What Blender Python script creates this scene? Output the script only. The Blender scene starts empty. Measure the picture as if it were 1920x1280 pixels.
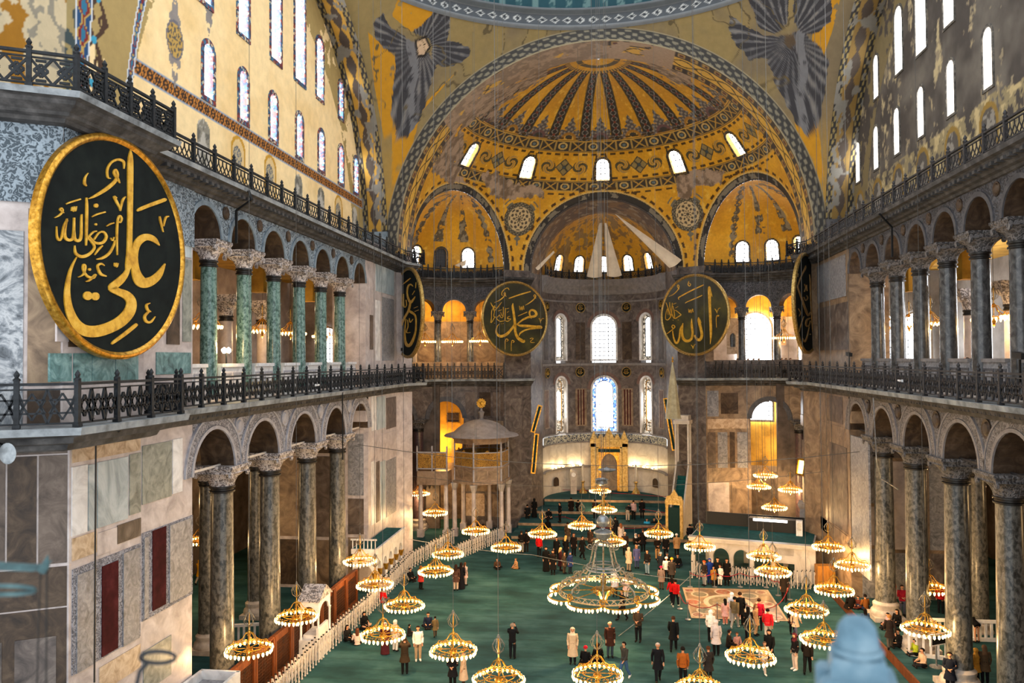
import bpy, bmesh, math, random
import numpy as np
from math import sin, cos, tan, pi, radians, sqrt, atan2
from mathutils import Matrix, Vector

SC = bpy.context.scene
COL = SC.collection
random.seed(7)
RNG = np.random.default_rng(7)

# ------------------------------------------------------------------ camera
F = 1500.0
CAM = np.array([0.93, 0.0, 14.2])
YAW, PIT, ROLL = radians(7.29), radians(1.26), radians(-0.4)
cam_data = bpy.data.cameras.new('camera')
cam_data.sensor_width = 36.0
cam_data.lens = F / 1920 * 36.0
cam_data.clip_start = 0.05
cam_data.clip_end = 400
cam_data.dof.use_dof = True
cam_data.dof.focus_distance = 42.0
cam_data.dof.aperture_fstop = 2.6
cam = bpy.data.objects.new('camera', cam_data)
COL.objects.link(cam)
cam.matrix_world = (Matrix.Translation(Vector(CAM)) @ Matrix.Rotation(YAW, 4, 'Z')
                    @ Matrix.Rotation(pi / 2 + PIT, 4, 'X') @ Matrix.Rotation(ROLL, 4, 'Z'))
SC.camera = cam

# ------------------------------------------------------------------ world, exposure
world = bpy.data.worlds.new('daylight')
SC.world = world
world.use_nodes = True
wn = world.node_tree.nodes
wn['Background'].inputs['Color'].default_value = (0.92, 0.96, 1.0, 1)
wn['Background'].inputs['Strength'].default_value = 0.85
SC.view_settings.view_transform = 'Standard'
SC.view_settings.look = 'None'
SC.view_settings.gamma = 1.0
SC.view_settings.use_curve_mapping = False
SC.view_settings.exposure = 1.25
SC.cycles.max_bounces = 5
SC.cycles.diffuse_bounces = 3
SC.cycles.glossy_bounces = 2
SC.cycles.transmission_bounces = 3
SC.cycles.sample_clamp_indirect = 6.0
SC.cycles.caustics_reflective = False
SC.cycles.caustics_refractive = False
WIN_POWER = 9.0        # daylight behind the window panes
LAMP_POWER = 5.0      # glass oil-lamp bulbs of the chandeliers

# ------------------------------------------------------------------ pixel -> place
_cy, _sy, _cp, _sp, _cr, _sr = cos(YAW), sin(YAW), cos(PIT), sin(PIT), cos(ROLL), sin(ROLL)

def ray(px, py):
    xx = (px - 960) / F
    zz = (640 - py) / F
    xr = xx * _cr - zz * _sr
    zd = xx * _sr + zz * _cr
    yr = _cp - zd * _sp
    z = _sp + zd * _cp
    return np.array([xr * _cy - yr * _sy, xr * _sy + yr * _cy, z])

def project(P):
    x = P[..., 0] - CAM[0]; y = P[..., 1]; z = P[..., 2] - CAM[2]
    xr = x * _cy + y * _sy; yr = -x * _sy + y * _cy
    yd = yr * _cp + z * _sp; zd = -yr * _sp + z * _cp
    yd = np.where(yd < 0.1, 0.1, yd)
    return 960 + F * (xr * _cr + zd * _sr) / yd, 640 - F * (-xr * _sr + zd * _cr) / yd

def onX(px, py, X):
    d = ray(px, py); return CAM + d * (X - CAM[0]) / d[0]
def onY(px, py, Y):
    d = ray(px, py); return CAM + d * Y / d[1]
def onZ(px, py, Z=0.0):
    d = ray(px, py); return CAM + d * (Z - CAM[2]) / d[2]
def onP(px, py, c, n):
    d = ray(px, py); c = np.array(c); n = np.array(n)
    return CAM + d * ((c - CAM) @ n) / (d @ n)

# ------------------------------------------------------------------ colours and materials
def C(h):
    h = h.lstrip('#')
    v = [int(h[i:i + 2], 16) / 255 for i in (0, 2, 4)]
    return tuple((c / 12.92 if c <= 0.04045 else ((c + 0.055) / 1.055) ** 2.4) for c in v)

def new_mat(name):
    m = bpy.data.materials.new(name)
    m.use_nodes = True
    nt = m.node_tree
    return m, nt, nt.nodes['Principled BSDF']

def node(nt, typ, **kw):
    n = nt.nodes.new(typ)
    for k, v in kw.items():
        if hasattr(n, k):
            setattr(n, k, v)
        else:
            n.inputs[k.replace('_', ' ')].default_value = v
    return n

def ramp(nt, stops, fac):
    r = nt.nodes.new('ShaderNodeValToRGB')
    el = r.color_ramp.elements
    while len(el) < len(stops):
        el.new(0.5)
    for e, (p, c) in zip(el, stops):
        e.position = p
        e.color = (*c, 1)
    nt.links.new(fac, r.inputs['Fac'])
    return r

def coords(nt, scale=(1, 1, 1), rot=(0, 0, 0)):
    tc = nt.nodes.new('ShaderNodeTexCoord')
    mp = nt.nodes.new('ShaderNodeMapping')
    mp.inputs['Scale'].default_value = scale
    mp.inputs['Rotation'].default_value = rot
    nt.links.new(tc.outputs['Object'], mp.inputs['Vector'])
    return mp.outputs['Vector']

def bump(nt, b, height, strength=0.4, dist=0.05):
    n = nt.nodes.new('ShaderNodeBump')
    n.inputs['Strength'].default_value = strength
    n.inputs['Distance'].default_value = dist
    nt.links.new(height, n.inputs['Height'])
    nt.links.new(n.outputs['Normal'], b.inputs['Normal'])

def mat_noise(name, cols, scale=2.0, rough=0.6, detail=6, metal=0.0, bmp=0.0, stretch=(1, 1, 1), dist=0.0, spec=0.3, rot=(0, 0, 0)):
    """stone / plaster / cloth: noise through a colour ramp"""
    m, nt, b = new_mat(name)
    v = coords(nt, stretch, rot)
    n = node(nt, 'ShaderNodeTexNoise', Scale=scale, Detail=detail, Roughness=0.62, Distortion=dist)
    nt.links.new(v, n.inputs['Vector'])
    k = len(cols)
    st = [(0.30 + 0.42 * i / max(1, k - 1), C(c) if isinstance(c, str) else c) for i, c in enumerate(cols)]
    r = ramp(nt, st, n.outputs['Fac'])
    nt.links.new(r.outputs['Color'], b.inputs['Base Color'])
    b.inputs['Roughness'].default_value = rough
    b.inputs['Metallic'].default_value = metal
    b.inputs['Specular IOR Level'].default_value = spec
    if bmp:
        bump(nt, b, n.outputs['Fac'], bmp, 0.08)
    return m

def mat_flat(name, c, rough=0.6, metal=0.0, spec=0.3):
    m, nt, b = new_mat(name)
    c = C(c) if isinstance(c, str) else c
    v = coords(nt)
    n = node(nt, 'ShaderNodeTexNoise', Scale=9.0, Detail=3)
    nt.links.new(v, n.inputs['Vector'])
    r = ramp(nt, [(0.3, tuple(x * 0.86 for x in c)), (0.7, tuple(min(1, x * 1.12) for x in c))], n.outputs['Fac'])
    nt.links.new(r.outputs['Color'], b.inputs['Base Color'])
    b.inputs['Roughness'].default_value = rough
    b.inputs['Metallic'].default_value = metal
    b.inputs['Specular IOR Level'].default_value = spec
    return m

def mat_emit(name, c, s):
    m, nt, b = new_mat(name)
    c = C(c) if isinstance(c, str) else c
    b.inputs['Base Color'].default_value = (*c, 1)
    b.inputs['Emission Color'].default_value = (*c, 1)
    b.inputs['Emission Strength'].default_value = s
    return m

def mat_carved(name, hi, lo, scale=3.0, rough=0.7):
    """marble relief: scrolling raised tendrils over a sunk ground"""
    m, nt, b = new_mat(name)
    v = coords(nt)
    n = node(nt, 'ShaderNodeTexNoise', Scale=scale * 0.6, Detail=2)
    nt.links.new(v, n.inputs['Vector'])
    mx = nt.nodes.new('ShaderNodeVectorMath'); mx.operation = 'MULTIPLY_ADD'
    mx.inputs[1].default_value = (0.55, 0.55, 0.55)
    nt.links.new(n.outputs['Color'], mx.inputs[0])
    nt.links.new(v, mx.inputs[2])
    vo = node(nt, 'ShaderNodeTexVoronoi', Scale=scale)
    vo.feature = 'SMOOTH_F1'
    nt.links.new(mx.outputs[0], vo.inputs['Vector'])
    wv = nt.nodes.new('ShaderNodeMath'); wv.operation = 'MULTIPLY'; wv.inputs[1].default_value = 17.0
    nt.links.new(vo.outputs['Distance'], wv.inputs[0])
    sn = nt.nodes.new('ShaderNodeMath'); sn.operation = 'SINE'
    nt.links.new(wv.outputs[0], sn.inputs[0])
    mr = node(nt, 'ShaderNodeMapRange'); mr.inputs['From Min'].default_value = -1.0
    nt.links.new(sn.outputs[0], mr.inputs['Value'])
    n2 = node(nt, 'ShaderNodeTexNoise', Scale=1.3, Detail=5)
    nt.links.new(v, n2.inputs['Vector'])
    r = ramp(nt, [(0.25, C(lo)), (0.62, C(hi))], mr.outputs['Result'])  # lo darkens the sunk ground: carved recesses get their shade by colour
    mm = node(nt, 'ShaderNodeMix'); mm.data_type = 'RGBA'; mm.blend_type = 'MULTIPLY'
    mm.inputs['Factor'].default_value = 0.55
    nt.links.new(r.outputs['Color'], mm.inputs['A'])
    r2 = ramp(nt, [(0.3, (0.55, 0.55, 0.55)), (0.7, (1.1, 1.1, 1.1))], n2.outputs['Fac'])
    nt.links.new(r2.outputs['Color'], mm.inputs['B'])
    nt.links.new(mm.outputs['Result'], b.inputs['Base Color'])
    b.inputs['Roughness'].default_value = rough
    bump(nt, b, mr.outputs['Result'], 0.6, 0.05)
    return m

def mat_vcol(name, rough=0.75, spec=0.2, nscale=3.0, amt=0.35, metal=0.0):
    """painted or inlaid surface: the pattern is the mesh's own colour attribute, plus fine wear"""
    m, nt, b = new_mat(name)
    a = nt.nodes.new('ShaderNodeAttribute'); a.attribute_name = 'Col'
    v = coords(nt)
    n = node(nt, 'ShaderNodeTexNoise', Scale=nscale, Detail=8, Roughness=0.65)
    nt.links.new(v, n.inputs['Vector'])
    r = ramp(nt, [(0.3, (1 - amt,) * 3), (0.7, (1 + amt * 0.5,) * 3)], n.outputs['Fac'])
    mm = node(nt, 'ShaderNodeMix'); mm.data_type = 'RGBA'; mm.blend_type = 'MULTIPLY'
    mm.inputs['Factor'].default_value = 1.0
    nt.links.new(a.outputs['Color'], mm.inputs['A'])
    nt.links.new(r.outputs['Color'], mm.inputs['B'])
    nt.links.new(mm.outputs['Result'], b.inputs['Base Color'])
    b.inputs['Roughness'].default_value = rough
    b.inputs['Specular IOR Level'].default_value = spec
    b.inputs['Metallic'].default_value = metal
    return m

M = {}
M['painted'] = mat_vcol('painted_plaster', nscale=2.2, amt=0.12)
M['mosaic'] = mat_vcol('gold_mosaic', rough=0.5, spec=0.35, nscale=5.0, amt=0.18)
M['inlay'] = mat_vcol('inlaid_marble', rough=0.35, spec=0.4, nscale=6, amt=0.25)
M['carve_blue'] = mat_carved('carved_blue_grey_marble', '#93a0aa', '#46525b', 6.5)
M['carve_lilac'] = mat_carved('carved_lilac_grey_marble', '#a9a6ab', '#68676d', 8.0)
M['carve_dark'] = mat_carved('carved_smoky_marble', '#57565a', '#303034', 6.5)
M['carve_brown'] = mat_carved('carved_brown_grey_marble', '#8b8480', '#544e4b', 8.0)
M['capital'] = mat_carved('white_capital_marble', '#c9c0bd', '#6f6765', 6.0)
M['capital_dark'] = mat_carved('smoky_capital_marble', '#6f6b6a', '#3a3838', 6.0)
M['mould_blue'] = mat_noise('blue_grey_moulding', ['#5d6a74', '#8896a0'], 3, 0.6)
M['mould_lilac'] = mat_noise('lilac_grey_moulding', ['#8d8b90', '#b4b1b5'], 3, 0.6)
M['mould_dark'] = mat_noise('smoky_moulding', ['#3d3d40', '#5c5a5c'], 3, 0.6)
M['mould_brown'] = mat_noise('brown_grey_moulding', ['#6c6664', '#8f8884'], 3, 0.6)
M['cornice'] = mat_noise('weathered_cornice_stone', ['#272626', '#454342', '#625f5d'], 2.2, 0.75, bmp=0.3)
M['cornice_light'] = mat_noise('pale_cornice_ledge', ['#55585a', '#878c8f', '#a4a8a8'], 1.6, 0.7, bmp=0.2)
M['iron'] = mat_noise('dark_cast_iron', ['#15171a', '#2b2f33'], 6, 0.5, metal=0.3)
M['verde'] = mat_noise('green_breccia', ['#22352f', '#3f5d55', '#728f87', '#4b6b63'], 9, 0.24, detail=9, dist=.4, spec=0.5, stretch=(1, 1, 0.7))
M['verde_dark'] = mat_noise('dark_green_grey_breccia', ['#1a1b1a', '#393935', '#68655e', '#474641'], 7, 0.3, detail=9, dist=.5, spec=0.5, stretch=(1, 1, 0.6))
M['smoky_shaft'] = mat_noise('smoky_grey_shaft_marble', ['#262728', '#474849', '#6b6a68'], 5.0, 0.25, dist=0.8, spec=0.5, stretch=(1, 1, 0.6))
M['porphyry'] = mat_noise('dark_porphyry', ['#2c2224', '#453538', '#5e4a4b'], 7, 0.3, spec=0.5)
M['ring'] = mat_noise('dark_bronze_collar', ['#1b1a19', '#3a3734'], 5, 0.4, metal=0.5)
M['base_stone'] = mat_noise('worn_white_base_marble', ['#8f857c', '#c1b6ab'], 2.5, 0.55, bmp=0.1)
M['pave'] = mat_noise('gallery_floor_marble', ['#7b7772', '#a39d96'], 1.2, 0.5)
M['white_marble'] = mat_noise('white_marble', ['#b7b3b2', '#dad7d4', '#efecea'], 1.4, 0.4, dist=1.0)
M['pink_marble'] = mat_noise('pink_veined_marble', ['#9c908d', '#bcb0ac', '#d2c8c4'], 1.6, 0.4, dist=.5)
M['blue_marble'] = mat_noise('blue_grey_veined_marble', ['#77858a', '#a7b2b5', '#c4cbcb'], 0.9, 0.35, dist=2.5, stretch=(1, 1, 0.4))
M['teal_marble'] = mat_noise('teal_green_marble', ['#2f4f4f', '#5f8482', '#8dadaa'], 2.0, 0.3, dist=1.8)
M['olive_marble'] = mat_noise('olive_grey_marble', ['#5c605a', '#878a80', '#a3a296'], 1.6, 0.4, dist=1.8)
M['grey_marble'] = mat_noise('grey_mottled_marble', ['#5d5d60', '#858487', '#a7a4a5'], 2.6, 0.4, dist=2.0)
M['brown_marble'] = mat_noise('brown_stained_marble', ['#3e342e', '#62544a', '#7f7064'], 1.3, 0.5, dist=1.2)
M['dark_marble'] = mat_noise('dark_brown_grey_marble', ['#261d17', '#443528', '#5e4d3d'], 1.5, 0.45, dist=1.5)
M['red_porphyry'] = mat_noise('dark_red_porphyry', ['#2e0d0e', '#431618', '#572325'], 2.0, 0.8, spec=.08)
M['book_marble'] = mat_noise('zigzag_veined_marble', ['#3d4247', '#7b8187', '#b7babd', '#5d646a'], 0.7, 0.35, dist=6.0, stretch=(1, 0.5, 1))
M['ochre_marble'] = mat_noise('ochre_onyx', ['#8f7558', '#bda387', '#d8c4aa'], 1.6, 0.4, dist=2.0)
M['apse_marble'] = mat_noise('smoky_apse_marble', ['#383230', '#625751', '#857a70'], 1.2, 0.4, dist=1.6)
M['apse_pale'] = mat_noise('pale_apse_marble', ['#a89f95', '#cfc8be'], 1.0, 0.35, dist=1.4)
M['apse_ochre'] = mat_noise('brown_wall_marble', ['#5b4a3b', '#86705a', '#a68f73'], 1.0, 0.4, dist=1.6)
M['frieze_blue'] = mat_carved('blue_ground_inscription_band', '#c8c4ae', '#27354f', 5.0, 0.5)
M['carpet'] = None
M['gold'] = mat_noise('gilded_metal', ['#7a5418', '#c8922f', '#e6b95a'], 8, 0.32, metal=0.75, spec=0.5)
M['gold_paint'] = mat_noise('gold_leaf_lettering', ['#b07d1c', '#d9a52f', '#e9be52'], 4, 0.38, metal=0.25, spec=0.5)
M['brass'] = mat_noise('aged_brass', ['#6d5428', '#a98a4c', '#c8ad72'], 9, 0.4, metal=0.7)
M['silver'] = mat_noise('dull_silver', ['#6e7478', '#a5abae'], 5, 0.35, metal=0.6)
M['wood'] = mat_noise('red_brown_wood', ['#3c1b0a', '#633213', '#7c4521'], 2.0, 0.5, stretch=(4, 4, 0.5))
M['wood_dark'] = mat_noise('dark_wood', ['#27140a', '#47260f'], 3.0, 0.5)
M['white_paint'] = mat_noise('chalky_white_paint', ['#bdb3a8', '#ddd4ca'], 4, 0.6)
M['black'] = mat_flat('black_plastic', '#141414', 0.5)
M['rope'] = mat_flat('red_rope', '#8e1420', 0.8)
M['steel'] = mat_noise('brushed_steel', ['#8b8c8d', '#c2c3c4'], 6, 0.3, metal=0.8)
M['cable'] = mat_flat('grey_wire', '#55534f', 0.5, 0.3)
M['disc'] = mat_noise('dark_green_black_board', ['#0d1212', '#141a19', '#1b211e'], 2.0, 0.75, spec=0.12)
M['disc_olive'] = mat_noise('dark_olive_board', ['#22211a', '#35331f', '#57522a'], 0.6, 0.3, spec=0.45)
M['sail'] = mat_noise('cream_cloth', ['#c9b79d', '#e3d3ba'], 1.5, 0.9)
M['lead'] = mat_noise('lead_grey_dome', ['#7b7370', '#a29995'], 2.0, 0.5)
M['gilt_lattice'] = mat_carved('gilded_lattice', '#d19c3c', '#5f3c12', 11.0, 0.45)
M['teal_carpet'] = mat_noise('teal_carpet', ['#123f3d', '#1d5a55'], 3.0, 0.95)
M['plaster_dim'] = mat_noise('dim_aisle_plaster', ['#3a322b', '#5c5047', '#74665a'], 0.8, 0.8)
M['plaster_gold'] = mat_noise('ochre_vault_plaster', ['#7d5a1c', '#b88a30', '#cf9f3e'], 0.8, 0.8)
M['plaster_rose'] = mat_noise('rosy_gallery_plaster', ['#85796f', '#ab9d93', '#c8bbb1'], 0.7, 0.7)
M['plaster_grey'] = mat_noise('grey_gallery_plaster', ['#76726e', '#a39e99'], 0.7, 0.7)
M['day'] = mat_emit('daylight_pane', (0.93, 0.96, 1.0), WIN_POWER)
M['day_soft'] = mat_emit('overcast_pane', (0.95, 0.97, 1.0), WIN_POWER * 0.3)
M['day_white'] = mat_emit('white_pane', (1.0, 0.98, 0.95), 3.2)
M['lamp'] = mat_emit('lit_lamp_glass', (1.0, 0.62, 0.2), LAMP_POWER)
try: M['lamp'].cycles.emission_sampling = 'NONE'
except Exception: pass
M['floodlight'] = mat_emit('warm_floodlight', (1.0, 0.72, 0.34), 60.0)
M['amber_glass'] = mat_emit('amber_lit_wall_lamp', (1.0, 0.55, 0.12), 4.0)
M['came'] = mat_flat('window_lead', '#4a4c50', 0.5)
M['white_plastic'] = mat_flat('white_plastic', '#dddddd', 0.4)

def carpet():
    m, nt, b = new_mat('green_carpet')
    v = coords(nt)
    # rows of prayer lines run across the nave
    sx = nt.nodes.new('ShaderNodeSeparateXYZ'); nt.links.new(v, sx.inputs[0])
    n1 = node(nt, 'ShaderNodeTexNoise', Scale=0.55, Detail=5, Roughness=0.6)
    mp = nt.nodes.new('ShaderNodeMapping'); mp.inputs['Scale'].default_value = (0.6, 1.1, 1)
    nt.links.new(v, mp.inputs['Vector']); nt.links.new(mp.outputs['Vector'], n1.inputs['Vector'])
    w = nt.nodes.new('ShaderNodeMath'); w.operation = 'MULTIPLY'; w.inputs[1].default_value = 2 * pi / 1.15
    nt.links.new(sx.outputs['Y'], w.inputs[0])
    s = nt.nodes.new('ShaderNodeMath'); s.operation = 'SINE'; nt.links.new(w.outputs[0], s.inputs[0])
    mr = node(nt, 'ShaderNodeMapRange'); mr.inputs['From Min'].default_value = 0.80; mr.inputs['From Max'].default_value = 1.0
    nt.links.new(s.outputs[0], mr.inputs['Value'])
    mulf = nt.nodes.new('ShaderNodeMath'); mulf.operation = 'MULTIPLY'; mulf.inputs[1].default_value = 0.3
    nt.links.new(mr.outputs['Result'], mulf.inputs[0])
    n2 = node(nt, 'ShaderNodeTexNoise', Scale=14.0, Detail=4)
    nt.links.new(v, n2.inputs['Vector'])
    r = ramp(nt, [(0.26, C('#142d2f')), (0.48, C('#224446')), (0.74, C('#3c5f60'))], n1.outputs['Fac'])
    mm = node(nt, 'ShaderNodeMix'); mm.data_type = 'RGBA'
    nt.links.new(mulf.outputs[0], mm.inputs['Factor'])
    nt.links.new(r.outputs['Color'], mm.inputs['A'])
    mm.inputs['B'].default_value = (*C('#1b302c'), 1)
    nt.links.new(mm.outputs['Result'], b.inputs['Base Color'])
    b.inputs['Roughness'].default_value = 0.95
    b.inputs['Specular IOR Level'].default_value = 0.1
    bump(nt, b, n2.outputs['Fac'], 0.15, 0.01)
    return m
M['carpet'] = carpet()

# ------------------------------------------------------------------ objects
def tag(o, label=None, cat=None, group=None, kind=None):
    if label: o['label'] = label
    if cat: o['category'] = cat
    if group: o['group'] = group
    if kind: o['kind'] = kind
    return o

def thing(name, label, cat, loc=(0, 0, 0), rz=0.0, group=None, kind=None):
    o = bpy.data.objects.new(name, None)
    o.empty_display_size = 0.2
    COL.objects.link(o)
    o.location = tuple(float(v) for v in loc)
    o.rotation_euler = (0, 0, rz)
    return tag(o, label, cat, group, kind)

def copy_tree(o, parent=None):
    c = o.copy(); COL.objects.link(c); c.parent = parent
    for ch in o.children:
        copy_tree(ch, c)
    return c

class MB:
    """collects shapes and links them as ONE mesh object"""
    def __init__(s):
        s.v = []; s.f = []; s.m = []
    def add(s, V, Fc, mi=0, T=None):
        k = len(s.v)
        if T is not None:
            V = [tuple(T @ Vector(p)) for p in V]
        s.v += [tuple(float(a) for a in p) for p in V]
        s.f += [tuple(i + k for i in f) for f in Fc]
        s.m += [mi] * len(Fc)
        return s
    def box(s, c, d, mi=0, rz=0.0, T=None):
        x, y, z = d[0] / 2, d[1] / 2, d[2] / 2
        V = [(sx * x, sy * y, sz * z) for sz in (-1, 1) for sy in (-1, 1) for sx in (-1, 1)]
        R = Matrix.Translation(Vector(c)) @ Matrix.Rotation(rz, 4, 'Z')
        if T is not None: R = T @ R
        return s.add(V, [(0, 2, 3, 1), (4, 5, 7, 6), (0, 1, 5, 4), (2, 6, 7, 3), (0, 4, 6, 2), (1, 3, 7, 5)], mi, R)
    def tube(s, pts, r, n=6, mi=0, cap=True, closed=False):
        P = [Vector(p) for p in pts]; N = len(P)
        rs = r if isinstance(r, (list, tuple)) else [r] * N
        V = []; Fc = []
        up = Vector((0, 0, 1))
        for i in range(N):
            if closed: t = P[(i + 1) % N] - P[(i - 1) % N]
            else: t = P[min(i + 1, N - 1)] - P[max(i - 1, 0)]
            t = t.normalized() if t.length > 1e-9 else Vector((0, 0, 1))
            a = t.cross(up)
            if a.length < 0.05: a = t.cross(Vector((0, 1, 0)))
            a.normalize(); b = a.cross(t).normalized()
            for k in range(n):
                q = 2 * pi * k / n + pi / n
                V.append(P[i] + (a * cos(q) + b * sin(q)) * rs[i])
        L = N if closed else N - 1
        for i in range(L):
            j = (i + 1) % N
            for k in range(n):
                k2 = (k + 1) % n
                Fc.append((i * n + k, i * n + k2, j * n + k2, j * n + k))
        if cap and not closed:
            Fc.append(tuple(range(n - 1, -1, -1))); Fc.append(tuple((N - 1) * n + k for k in range(n)))
        return s.add(V, Fc, mi)
    def bar(s, p, q, w, h=None, mi=0):
        """flat bar of section w x h from p to q (h along z-ish)"""
        h = h or w
        p, q = Vector(p), Vector(q); t = (q - p).normalized()
        up = Vector((0, 0, 1))
        a = t.cross(up)
        if a.length < 0.05: a = t.cross(Vector((0, 1, 0)))
        a.normalize(); b = a.cross(t).normalized()
        V = [e + a * (sx * w / 2) + b * (sy * h / 2) for e in (p, q) for sx, sy in ((-1, -1), (1, -1), (1, 1), (-1, 1))]
        return s.add(V, [(0, 1, 2, 3), (7, 6, 5, 4), (0, 4, 5, 1), (1, 5, 6, 2), (2, 6, 7, 3), (3, 7, 4, 0)], mi)
    def lathe(s, prof, n=20, c=(0, 0, 0), mi=0, sq=None, rz=0.0):
        """revolved profile [(r,z)...]; sq[i]=0 round .. 1 square section"""
        V = []; Fc = []
        for i, (r, z) in enumerate(prof):
            q = sq[i] if sq else 0
            for k in range(n):
                a = 2 * pi * k / n + rz
                rr = r
                if q:
                    a0 = 2 * pi * k / n
                    rs_ = r / max(abs(cos(a0)), abs(sin(a0)))
                    rr = r * (1 - q) + rs_ * q
                V.append((c[0] + rr * cos(a), c[1] + rr * sin(a), c[2] + z))
        for i in range(len(prof) - 1):
            for k in range(n):
                k2 = (k + 1) % n
                Fc.append((i * n + k, i * n + k2, (i + 1) * n + k2, (i + 1) * n + k))
        if prof[0][0] > 1e-6: Fc.append(tuple(range(n - 1, -1, -1)))
        if prof[-1][0] > 1e-6: Fc.append(tuple((len(prof) - 1) * n + k for k in range(n)))
        return s.add(V, Fc, mi)
    def prism(s, poly, f, d0, d1, mi=0):
        """poly of (a,b) lifted by f(a,b,d)->point, extruded from d0 to d1 (triangulated caps)"""
        n = len(poly)
        V = [f(a, b, d0) for a, b in poly] + [f(a, b, d1) for a, b in poly]
        tri = tri_poly(poly)
        Fc = [tuple(reversed(t)) for t in tri] + [tuple(i + n for i in t) for t in tri]
        for i in range(n):
            j = (i + 1) % n
            Fc.append((i, j, j + n, i + n))
        return s.add(V, Fc, mi)
    def build(s, name, mats, parent=None, smooth=False, loc=None):
        me = bpy.data.meshes.new(name)
        me.from_pydata(s.v, [], s.f)
        mats = mats if isinstance(mats, (list, tuple)) else [mats]
        for m in mats:
            me.materials.append(M[m] if isinstance(m, str) else m)
        if len(mats) > 1:
            me.polygons.foreach_set('material_index', s.m)
        if smooth:
            me.shade_smooth() if hasattr(me, 'shade_smooth') else me.polygons.foreach_set('use_smooth', [True] * len(me.polygons))
            if smooth != 'full':
                try: me.set_sharp_from_angle(angle=radians(38))
                except Exception: pass
        me.validate(); me.update()
        o = bpy.data.objects.new(name, me)
        COL.objects.link(o)
        if parent: o.parent = parent
        if loc is not None: o.location = loc
        return o

def tri_poly(poly):
    """ear clipping"""
    n = len(poly)
    idx = list(range(n))
    A = sum(poly[i][0] * poly[(i + 1) % n][1] - poly[(i + 1) % n][0] * poly[i][1] for i in range(n))
    if A < 0: idx.reverse()
    out = []
    def cr(a, b, c):
        return (poly[b][0] - poly[a][0]) * (poly[c][1] - poly[a][1]) - (poly[b][1] - poly[a][1]) * (poly[c][0] - poly[a][0])
    guard = 0
    while len(idx) > 3 and guard < 4000:
        guard += 1; ok = False
        for k in range(len(idx)):
            a, b, c = idx[k - 1], idx[k], idx[(k + 1) % len(idx)]
            if cr(a, b, c) <= 1e-12: continue
            if any(p not in (a, b, c) and cr(a, b, p) > 0 and cr(b, c, p) > 0 and cr(c, a, p) > 0 for p in idx): continue
            out.append((a, b, c)); idx.pop(k); ok = True; break
        if not ok:
            k = min(range(len(idx)), key=lambda k: abs(cr(idx[k - 1], idx[k], idx[(k + 1) % len(idx)])))
            out.append((idx[k - 1], idx[k], idx[(k + 1) % len(idx)])); idx.pop(k)
    if len(idx) == 3: out.append(tuple(idx))
    return out

def grid_obj(name, P, col, mat, keep=None, parent=None, flip=False, smooth=True):
    """painted surface: P (n,m,3) points, col (n,m,3) colours, keep (n-1,m-1) faces"""
    n, m = P.shape[:2]
    I = np.arange(n * m).reshape(n, m)
    q = np.stack([I[:-1, :-1], I[1:, :-1], I[1:, 1:], I[:-1, 1:]], -1)
    if flip: q = q[..., ::-1]
    q = q[keep] if keep is not None else q.reshape(-1, 4)
    used = np.zeros(n * m, bool); used[q.ravel()] = True
    new = np.cumsum(used) - 1
    q = new[q]
    V = P.reshape(-1, 3)[used]; K = np.clip(col.reshape(-1, 3)[used], 0, 1)
    me = bpy.data.meshes.new(name)
    me.vertices.add(len(V)); me.vertices.foreach_set('co', V.astype(np.float32).ravel())
    me.loops.add(len(q) * 4); me.loops.foreach_set('vertex_index', q.astype(np.int32).ravel())
    me.polygons.add(len(q)); me.polygons.foreach_set('loop_start', np.arange(0, len(q) * 4, 4, dtype=np.int32))
    me.polygons.foreach_set('loop_total', np.full(len(q), 4, np.int32))
    me.polygons.foreach_set('use_smooth', np.full(len(q), smooth))
    me.update(calc_edges=True)
    at = me.attributes.new('Col', 'FLOAT_COLOR', 'POINT')
    at.data.foreach_set('color', np.concatenate([K, np.ones((len(K), 1))], 1).astype(np.float32).ravel())
    me.materials.append(M[mat] if isinstance(mat, str) else mat)
    me.validate()
    o = bpy.data.objects.new(name, me); COL.objects.link(o)
    if parent: o.parent = parent
    return o

# numpy pattern tools
def vnoise(x, y, seed=0):
    xi = np.floor(x).astype(np.int64); yi = np.floor(y).astype(np.int64)
    fx = x - xi; fy = y - yi
    fx = fx * fx * (3 - 2 * fx); fy = fy * fy * (3 - 2 * fy)
    def h(a, b):
        t = (a * 374761393 + b * 668265263 + seed * 974634777) & 0x7fffffff
        t = ((t ^ (t >> 13)) * 1274126177) & 0x7fffffff
        return ((t ^ (t >> 16)) & 0xffff) / 65535.0
    return (h(xi, yi) * (1 - fx) + h(xi + 1, yi) * fx) * (1 - fy) + (h(xi, yi + 1) * (1 - fx) + h(xi + 1, yi + 1) * fx) * fy
def fbm(x, y, seed=0, o=4):
    s = 0; a = 0.5; t = 0
    for i in range(o):
        s = s + a * vnoise(x * 2 ** i, y * 2 ** i, seed + i); t += a; a *= 0.55
    return s / t
def inpoly(px, py, poly):
    r = np.zeros(px.shape, bool)
    n = len(poly)
    for i in range(n):
        x1, y1 = poly[i]; x2, y2 = poly[(i + 1) % n]
        if y1 == y2: continue
        c = ((y1 > py) != (y2 > py)) & (px < (x2 - x1) * (py - y1) / (y2 - y1) + x1)
        r ^= c
    return r
def paint(col, mask, c):
    c = np.array(C(c) if isinstance(c, str) else c)
    if mask.dtype == bool: col[mask] = c
    else: col[:] = col * (1 - mask[..., None]) + c * mask[..., None]
ORD = ['first', 'second', 'third', 'fourth', 'fifth', 'sixth', 'seventh', 'eighth', 'ninth', 'tenth', 'eleventh', 'twelfth', 'thirteenth', 'fourteenth']
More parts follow.
